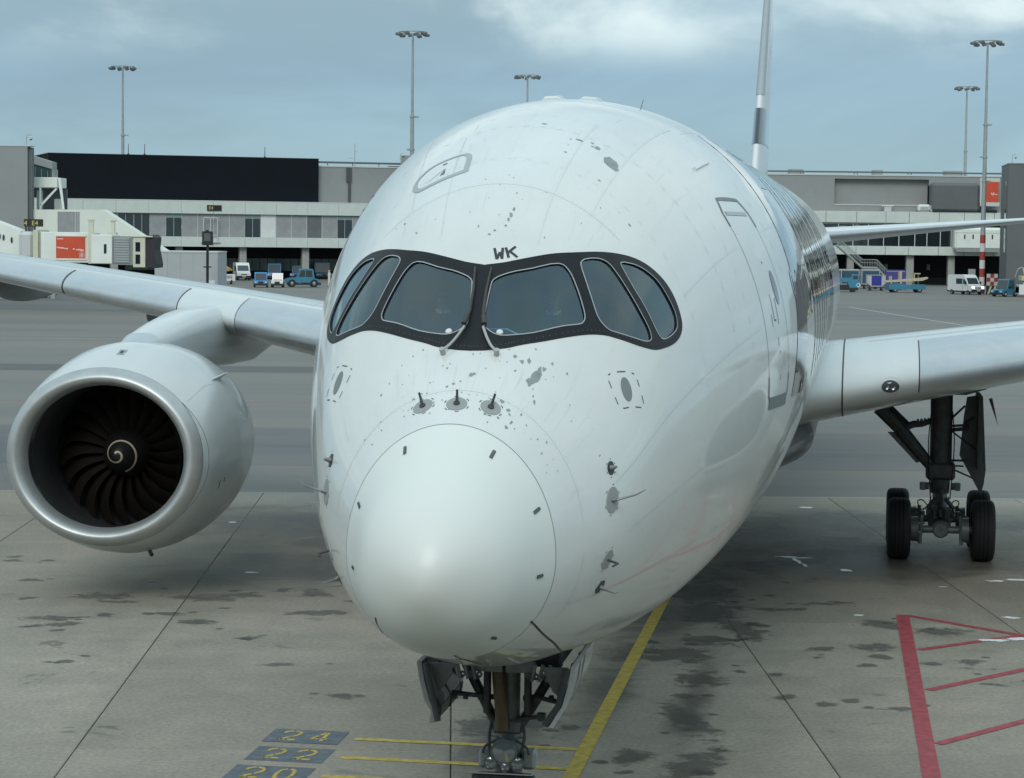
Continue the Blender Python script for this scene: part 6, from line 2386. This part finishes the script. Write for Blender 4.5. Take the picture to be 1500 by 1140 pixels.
# yellow belt vehicle with a white box, half hidden by the wing
r = empty('service_cart', (-39.6, 313, 0), rad(12), 'low white service cart with a mustard folding arm, just above the wing edge', 'service cart')
part('body', VWHITE, r, (-2.2, -.6, -.8, .8, .4, 1.55), (-.3, 1.4, -.8, .8, .4, 1.35), (-2.2, 1.4, -.7, .7, .35, .8), bev=.04)
MB().tube([(-1.4, -.3, .9), (-.6, -.2, 2.0), (.2, 0, 2.35), (1.0, .2, 1.9)], [.2, .22, .2, .15], 8).build('folding_arm', mat('mustard', (.36, .25, .07), .5), r)
part('arm_head', mat('mustard', (.36, .25, .07), .5), r, (-.5, .7, -.35, .35, 1.75, 2.3), bev=.08)
part('side_panel', GREYP, r, (.2, 1.0, -.83, -.8, .8, 1.2))
wheels(r, (-1.7, .9), (-.7, .7), .32, .2)
r = empty('cream_crate', (-45, 322, 0), rad(8), 'cream equipment box with white lids beside the grey cabin wall', 'box')
part('box', VCREAM, r, (-.85, .85, -.6, .6, .1, 2.7), bev=.05)
part('lid', VWHITE, r, (-.85, -.3, -.68, -.6, 1.6, 2.2), (-.1, .6, -.68, -.6, 2.0, 2.5))
part('skid', VBLACK, r, (-.8, -.6, -.6, .6, 0, .1), (.6, .8, -.6, .6, 0, .1))
r = empty('marker_post', (-24.6, 305, 0), 0, 'slim white marker post with pink cap right of the large tractor', 'post')
part('post', mat('post_white', (.6, .58, .56), .5), r, (-.16, .16, -.12, .12, .05, 1.9), bev=.04)
part('cap', mat('post_pink', (.5, .30, .27), .5), r, (-.13, .13, -.1, .1, 1.9, 2.2), bev=.03)
part('foot', VBLACK, r, (-.3, .3, -.3, .3, 0, .05))

# right-hand side: tractors, dollies, containers
r = empty('container_loader', (44.6, 309, 0), rad(86), 'light blue low loader with raised cab and bright headlamp, next to the fuselage', 'loader')
prism_part('body', CYAN, r, [(-2.2, .5), (-2.25, 1.2), (-2.1, 2.35), (-1.15, 2.45), (-1.1, 1.9), (2.4, 1.85), (2.6, 1.7), (2.6, 1.4), (-.6, 1.35), (-.9, .5)], -1.05, 1.05)
part('cab_glass', VGLASS, r, (-1.06, 1.06, -1.95, -1.3, 1.75, 2.2))
part('scissor', VBLACK, r, (-.9, .9, -.8, 3.4, .35, 1.0))
part('undertray', VBLACK, r, (-1.1, 1.1, -2.0, 3.6, .25, .6))
part('roller_deck', GREYP, r, (-1.0, 1.0, -.4, 3.4, 1.0, 1.12))
for y in (-1.9, -1.2):
    for k in (-1,):
        pass
MB().lathe([(0, .24), (.05, .22), (.08, .01)], n=16, axis='x').build('headlight', HEADL, r).location = (-1.08, -2.02, .95)
o = MB().lathe([(0, .24), (.05, .22), (.08, .01)], n=16, axis='x').build('headlight', HEADL, r)
o.location = (-1.08, 3.3, .75)
wheels(r, (-.85, .85), (-1.3, 2.6), .4, .3)


def uld(loc, rz, body, door, lb, w=1.9, chamfer=True):
    r = empty('cargo_container', loc, rz, lb, 'cargo container', 'cargo containers on dollies')
    P = [(-w / 2 + .45, .62), (-w / 2, 1.05), (-w / 2, 2.2), (w / 2, 2.2), (w / 2, 1.05), (w / 2 - .45, .62)] if chamfer else [(-w / 2, .62), (-w / 2, 2.3), (w / 2, 2.3), (w / 2, .62)]
    fixn(MB().prism(P, -.75, .75).build('shell', body, r, smooth=False))
    part('curtain', door, r, (-w / 2 + .5, w / 2 - .5, -.78, -.75, .72, 2.1) if chamfer else (-w / 2 + .1, w / 2 - .1, -.78, -.75, .72, 2.2))
    part('edge_rail', GALV, r, (-w / 2 + .42, w / 2 - .42, -.8, .8, .56, .64), (-w / 2, w / 2, -.79, -.75, 2.12, 2.2))
    return r


def dolly(loc, rz, lb, w=2.2):
    r = empty('container_dolly', loc, rz, lb, 'dolly', 'dollies under the cargo containers')
    part('deck', VBLACK, r, (-w / 2, w / 2, -.8, .8, .42, .55))
    MB().tube([(w / 2, 0, .42), (w / 2 + .7, 0, .35)], .04, 8).build('tow_bar', VBLACK, r)
    wheels(r, (-w / 2 + .3, w / 2 - .3), (-.65, .65), .2, .14)
    return r


UW = mat('container_white', (.46, .47, .50), .5, var=.1, scale=2)
UB = mat('curtain_blue', (.022, .035, .26), .55, var=.2, scale=3)
UP = mat('curtain_violet', (.065, .060, .26), .55, var=.2, scale=3)
UT = mat('curtain_teal', (.03, .08, .12), .55, var=.2, scale=3)
URD = mat('container_red', (.30, .03, .03), .5)
for x, y, body, door, lb, ch2 in ((50.5, 318, UW, UB, 'silver cargo container with a royal blue curtain, nearest of the row', True), (54.3, 325, UP, UP, 'violet-blue square cargo container at the right end of the row', False), (45.6, 327, UW, UT, 'pale cargo container with dark teal curtain behind the blue loader cab', False), (48.3, 328, UW, UT, 'pale cargo container with teal curtain in the middle of the back row', False), (51.4, 329, UW, UT, 'pale cargo container with teal curtain left of the violet one', False), (42.9, 325, URD, URD, 'red cargo container peeking out beside the fuselage', False)):
    sc_ = 1.0 if ch2 else 1.28
    u = uld((x, y, 0), 0, body, door, lb, 2.2 if ch2 else 2.3, ch2)
    u.scale = (1.15, 1, sc_ if not ch2 else 1.0)
    u.location.z = 0 if ch2 else -.13
    dolly((x, y, 0), 0, {50.5: 'low black dolly under the royal blue curtained container', 54.3: 'low black dolly under the violet-blue container', 45.6: 'low black dolly under the container behind the blue loader cab', 48.3: 'low black dolly under the middle back-row container', 51.4: 'low black dolly under the container left of the violet one', 42.9: 'low black dolly under the red container'}[x])

r = empty('belt_loader', (53.2, 309.5, 0), rad(-82), 'blue belt loader with cream conveyor and cab hoop beside the column', 'loader')
prism_part('body', CYAN, r, [(-2.6, .4), (-2.6, 1.1), (-.6, 1.25), (-.3, 1.05), (2.5, 1.1), (2.6, .45)], -.95, .95)
prism_part('conveyor', VCREAM, r, [(-2.9, 1.35), (-2.9, 1.55), (2.2, 2.0), (3.0, 2.1), (3.0, 1.9), (2.2, 1.6)], -.45, .45)
part('cab_hoop', VCREAM, r, (-.95, -.85, 1.2, 1.32, 1.1, 2.6), (-.95, -.85, 2.0, 2.12, 1.1, 2.6), (-.95, -.1, 1.2, 2.12, 2.5, 2.62), (-.2, -.1, 1.2, 1.32, 1.1, 2.6))
part('lift_post', VCREAM, r, (-.5, .5, -.9, -.7, 1.2, 2.9), (-.5, .5, -2.2, -2.1, 1.2, 2.2))
part('guard_rail', GALV, r, (-.95, -.9, -2.5, -.2, 1.6, 1.66), (-.95, -.9, -2.5, -2.44, 1.1, 1.66), (-.95, -.9, -1.2, -1.14, 1.1, 1.66))
MB().lathe([(0, .16), (.04, .14), (.06, .01)], n=14, axis='x').build('headlight', HEADL, r).location = (-.97, .5, .75)
o = MB().lathe([(0, .18), (.04, .16), (.06, .01)], n=14, axis='x').build('headlight', HEADL, r)
o.location = (-.97, 2.3, .8)
wheels(r, (-.8, .8), (-1.7, 1.7), .38, .28)

# striped barriers round the mast foot
for x, y, lb, kind in ((64.2, 306, 'tall red and white chequered board right of the banded mast', 0), (63.9, 303.5, 'low black and yellow hazard block in front of the chequered board', 1)):
    r = empty('barrier', (x, y, 0), 0, lb, 'barrier')
    if kind == 0:
        part('board', FRAME, r, (-.75, .75, 0, .12, .05, 2.7))
        part('red_square', mat('band_red', (.30, .045, .04), .5, var=.2, scale=2), r, *[(-.75 + .5 * i, -.25 + .5 * i, -.02, 0, .1 + .52 * j, .1 + .52 * (j + 1)) for i in range(3) for j in range(5) if (i + j) % 2])
        part('foot', VBLACK, r, (-.8, .8, -.2, .3, 0, .05))
    else:
        part('block', SIGNB, r, (-.9, .9, 0, .5, 0, 1.15), bev=.04)
        b = MB()
        for k in range(3):
            x0 = -.85 + .6 * k
            b.add([(x0, -.012, .05), (x0 + .25, -.012, .05), (x0 + .60, -.012, 1.1), (x0 + .35, -.012, 1.1)], [(0, 1, 2, 3)])
        b.build('hazard_stripe', mat('stripe_cream', (.5, .46, .28), .5), r, smooth=False)
r = empty('control_cabinet', (61.6, 306.5, 0), 0, 'grey control cabinet standing behind the white van at the mast', 'cabinet')
part('housing', GREYP, r, (-.45, .45, 0, .6, .1, 3.3), bev=.03)
part('plinth', CONC, r, (-.5, .5, -.05, .65, 0, .1))

tug('pickup_tractor', (63.1, 293, 0), rad(-52), CYAN, 'blue tow tractor with flat bonnet parked in front of the dark tower', grp='ground tractors by the terminal', w=1.9, tall=2.25, lamps=HEADOFF)
r = empty('high_loader', (67.3, 291.5, 0), rad(0), 'cream and white high loader with a white funnel on top, at the right edge', 'loader')
part('chassis', VWHITE, r, (-2.9, 6, -1, 1, .5, 1.35), (-2.9, -1.6, -1.05, 1.05, .3, 1.6), bev=.04)
part('deck', VCREAM, r, (-2.6, 6, -1, 1, 2.1, 2.7), bev=.05)
part('lift_frame', VCREAM, r, *[(x, x + .15, -.95, -.8, 1.3, 2.2) for x in (-2.4, -1.2, 0, 1.2, 2.4)], (-2.4, 6, -.95, -.8, 1.9, 2.05))
MB().lathe([(0, .12), (.5, .25), (1.0, .36), (1.05, .30)], c=(-2.0, -.3, 2.6), axis='z', n=16).build('funnel', VWHITE, r)
b = MB()
b.tube(catmull([(-3.2, 0, 2.5), (-3.0, 0, 3.3), (-2.6, 0, 3.7), (-1.4, 0, 3.75), (1.5, 0, 3.75)], 4), .05, 8)
b.tube([(-.6, 0, 2.7), (-.6, 0, 3.75)], .05, 8)
b.tube([(1.4, 0, 2.7), (1.4, 0, 3.75)], .05, 8)
b.build('guard_hoop', GALV, r)
wheels(r, (-1.0, 3.0), (-.85, .85), .55, .4)

# tarpaulined baggage carts seen under the wing tip
TARP = mat('tarp_grey', (.30, .31, .29), .75, var=.25, scale=2)
for x, y, w, lb in ((-54.2, 240, 2.2, 'grey tarpaulined cart at the left picture edge below the wing'), (-50.6, 241.5, 2.6, 'tent-shaped grey tarpaulined cart below the wing, right of the edge one')):
    r = empty('baggage_cart', (x, y, 0), rad(4), lb, 'baggage cart', 'covered carts under the wing')
    part('deck', VBLACK, r, (-w / 2, w / 2 + .3, -.9, .9, .38, .55))
    top = .9 if w < 2.4 else .15
    b = MB()
    b.loft([[(-w / 2, -.85, .55), (w / 2, -.85, .55), (w / 2, .85, .55), (-w / 2, .85, .55)], [(-w / 2 * .96, -.7, 1.1), (w / 2 * .8, -.7, 1.1), (w / 2 * .8, .7, 1.1), (-w / 2 * .96, .7, 1.1)], [(-w / 2 * .9, -.3, 1.75), (-w / 2 * .9 + w * top, -.3, 1.75), (-w / 2 * .9 + w * top, .3, 1.75), (-w / 2 * .9, .3, 1.75)]])
    fixn(b.build('tarpaulin', TARP, r, angle=20))
    MB().tube([(w / 2 + .3, 0, .42), (w / 2 + 1.1, 0, .3)], .05, 8).build('tow_bar', VBLACK, r)
    wheels(r, (-w / 2 + .35, w / 2 - .2), (-.75, .75), .26, .16)

# ------------------------------------------------------------------ pilots behind the glass
SKIN = mat('skin', (.42, .25, .18), .55)
SHIRT = mat('white_shirt', (.75, .75, .74), .7)
JACKET = mat('dark_jacket', (.020, .022, .030), .8)
TROUS = mat('dark_trousers', (.015, .016, .02), .85)
HAIRB = mat('dark_hair', (.02, .016, .013), .7)
HAIRG = mat('grey_hair', (.20, .18, .16), .7)
SEATM = mat('sheepskin_seat', (.06, .055, .05), .95)


def person(loc, rz, lb, top, hair, turn, glasses, headset):
    """seated at loc (hip point), facing local -y"""
    V = {'pel': (0, 0, .08), 'abd': (0, .03, .28), 'chest': (0, .02, .46), 'neckb': (0, .01, .60), 'neck': (0, -.01, .68), 'chin': (0, -.035, .745), 'head': (0, -.015, .815), 'crown': (0, 0, .875),
         'shL': (-.17, .02, .54), 'elL': (-.25, -.10, .29), 'wrL': (-.19, -.33, .26), 'haL': (-.17, -.41, .27), 'fiL': (-.165, -.48, .25),
         'shR': (.17, .02, .54), 'elR': (.25, -.10, .29), 'wrR': (.19, -.33, .26), 'haR': (.17, -.41, .27), 'fiR': (.165, -.48, .25),
         'hiL': (-.10, -.02, .05), 'knL': (-.14, -.45, .10), 'anL': (-.14, -.50, -.33), 'toL': (-.14, -.64, -.38),
         'hiR': (.10, -.02, .05), 'knR': (.14, -.45, .10), 'anR': (.14, -.50, -.33), 'toR': (.14, -.64, -.38)}
    E_ = [('pel', 'abd'), ('abd', 'chest'), ('chest', 'neckb'), ('neckb', 'neck'), ('neck', 'chin'), ('chin', 'head'), ('head', 'crown')]
    for k in 'LR':
        E_ += [('neckb', 'sh' + k), ('sh' + k, 'el' + k), ('el' + k, 'wr' + k), ('wr' + k, 'ha' + k), ('ha' + k, 'fi' + k), ('pel', 'hi' + k), ('hi' + k, 'kn' + k), ('kn' + k, 'an' + k), ('an' + k, 'to' + k)]
    Rr_ = {'pel': (.16, .12), 'abd': (.145, .11), 'chest': (.165, .115), 'neckb': (.085, .08), 'neck': (.055, .058), 'chin': (.062, .074), 'head': (.077, .095), 'crown': (.06, .07), 'sh': (.068, .068), 'el': (.045, .045), 'wr': (.030, .030), 'ha': (.042, .024), 'fi': (.026, .014), 'hi': (.10, .10), 'kn': (.062, .062), 'an': (.042, .042), 'to': (.04, .032)}
    keys = list(V)
    me = bpy.data.meshes.new('person')
    me.from_pydata([V[k] for k in keys], [(keys.index(a), keys.index(b)) for a, b in E_], [])
    o = bpy.data.objects.new('person', me)
    COL.objects.link(o)
    md = o.modifiers.new('skin', 'SKIN')
    md.use_smooth_shade = True
    sv = me.skin_vertices[0].data
    for i, k in enumerate(keys):
        sv[i].radius = Rr_.get(k) or Rr_[k[:2]]
        sv[i].use_root = k == 'pel'
    o.modifiers.new('sub', 'SUBSURF').levels = 2
    dg = bpy.context.evaluated_depsgraph_get()
    m2 = bpy.data.meshes.new_from_object(o.evaluated_get(dg))
    o.modifiers.clear()
    o.data = m2
    m2.materials.clear()
    for m in (SKIN, top, TROUS):
        m2.materials.append(m)
    for p in m2.polygons:
        c = p.center
        p.material_index = 0 if (c.z > .655 and abs(c.x) < .12) or (c.y < -.34 and .15 < c.z < .36 and abs(c.x) > .08) else (2 if c.z < .17 else 1)
        p.use_smooth = True
    o.location, o.rotation_euler = loc, (0, 0, rz)
    tag(o, lb, 'person')
    h = MB()
    rings = []
    for k in range(7):
        t = k / 6
        rings.append([((.083 * cos(a)) * sqrt(max(.02, 1 - t * t * .95)), .01 + .103 * sin(a) * sqrt(max(.02, 1 - t * t * .95)) + (.0 if sin(a) > 0 else .012), .825 + .095 * t - (.05 * max(0, sin(a)) * (1 - t))) for a in [2 * pi * j / 20 for j in range(20)]])
    h.loft(rings)
    h.build('hair', hair, o, angle=180)
    f = MB()
    f.loft([[(-.008, -.105, .835), (.008, -.105, .835), (0, -.108, .84)], [(-.014, -.108, .795), (.014, -.108, .795), (0, -.130, .797)], [(-.012, -.103, .785), (.012, -.103, .785), (0, -.112, .786)]])
    for k in (-1, 1):
        f.tube([(k * .076, 0, .83), (k * .088, .01, .82), (k * .085, .008, .785), (k * .074, 0, .78)], .012, 6)
    f.build('nose_and_ears', SKIN, o)
    ey = MB()
    for k in (-1, 1):
        ey.lathe([(-.008, .001), (-.005, .008), (0, .011)], c=(k * .032, -.100, .822), n=10)
    ey.build('eyes', mat('eye_dark', (.02, .02, .02), .2), o)
    mo = MB()
    mo.tube([(-.024, -.098, .757), (0, -.106, .756), (.024, -.098, .757)], .006, 6)
    mo.build('mouth', mat('lip', (.28, .10, .09), .5), o)
    cl = MB()
    for k in (-1, 1):
        cl.add([(k * .008, -.088, .640), (k * .078, -.045, .665), (k * .085, .0, .70), (k * .062, -.055, .695), (k * .012, -.085, .668)], [(0, 1, 2, 3, 4)])
    cl.build('collar', SHIRT, o, smooth=False)
    ti = MB()
    ti.loft([[(-.014, -.104, .655), (.014, -.104, .655), (.014, -.094, .655), (-.014, -.094, .655)], [(-.03, -.145, .47), (.03, -.145, .47), (.03, -.13, .47), (-.03, -.13, .47)], [(-.02, -.135, .33), (.02, -.135, .33), (.02, -.12, .33), (-.02, -.12, .33)]])
    ti.build('tie', JACKET, o)
    if glasses:
        g = MB()
        for k in (-1, 1):
            g.bbox(k * .034 - .027, k * .034 + .027, -.122, -.112, .805, .842, .004)
            g.tube([(k * .058, -.115, .83), (k * .08, -.01, .83)], .003, 5)
        g.tube([(-.01, -.118, .83), (.01, -.118, .83)], .003, 5)
        g.build('sunglasses', VBLACK, o)
    if headset:
        g = MB()
        g.tube([(-.088, .01, .82), (-.08, .01, .89), (0, .01, .935), (.08, .01, .89), (.088, .01, .82)], .009, 6)
        for k in (-1, 1):
            g.bbox(k * .095 - .015, k * .095 + .015, -.025, .04, .78, .85, .01)
        g.build('headset', VBLACK, o)
    return o


def local_to_world(x, s, z):
    a = -.15252
    return (-.743 + x * cos(a) - s * sin(a), 19.368 + x * sin(a) + s * cos(a), z)


SEAT = []
for x, lb in ((-.58, 'dark sheepskin cockpit seat behind the left windscreen pane'), (.55, 'dark sheepskin cockpit seat behind the right windscreen pane')):
    r = empty('pilot_seat', local_to_world(x, 4.08, 5.30), -.1525, lb, 'seat', 'cockpit seats')
    part('seat_pan', SEATM, r, (-.26, .26, -.42, .12, .30, .44), bev=.05)
    part('backrest', SEATM, r, (-.25, .25, .13, .25, .40, 1.05), bev=.05)
    part('headrest', SEATM, r, (-.14, .14, .14, .24, 1.08, 1.30), bev=.04)
    part('seat_base', VBLACK, r, (-.15, .15, -.25, .05, 0, .30))
person(local_to_world(-.58, 4.02, 5.74), -.1525, 'dark-haired pilot with sunglasses and headset behind the left windscreen pane', JACKET, HAIRB, 0, True, True)
person(local_to_world(.55, 4.02, 5.74), -.1525, 'grey-haired pilot in dark jacket and white collar behind the right windscreen pane', JACKET, HAIRG, 0, False, False)
# glareshield and instrument panel
b = MB()
b.loft([[(x * {2.62: .70, 2.75: .80, 3.05: 1.02, 3.12: 1.06, 3.08: 1.06, 2.7: .80}[s], s, z) for s, z in ((2.62, 6.04), (2.75, 6.16), (3.05, 6.20), (3.12, 6.14), (3.08, 5.5), (2.7, 5.5))] for x in (-1, -.5, 0, .5, 1)])
fixn(b.build('glareshield', mat('glareshield_grey', (.05, .055, .06), .7), fus, angle=20))
b = MB()
b.tube([(-1.1, 3.10, 6.21), (-.35, 3.12, 6.21), (-.22, 3.12, 6.27), (.22, 3.12, 6.27), (.35, 3.12, 6.21), (1.1, 3.10, 6.21)], .012, 6)
b.build('glareshield_edge', mat('edge_pale', (.5, .55, .56), .5), fus)
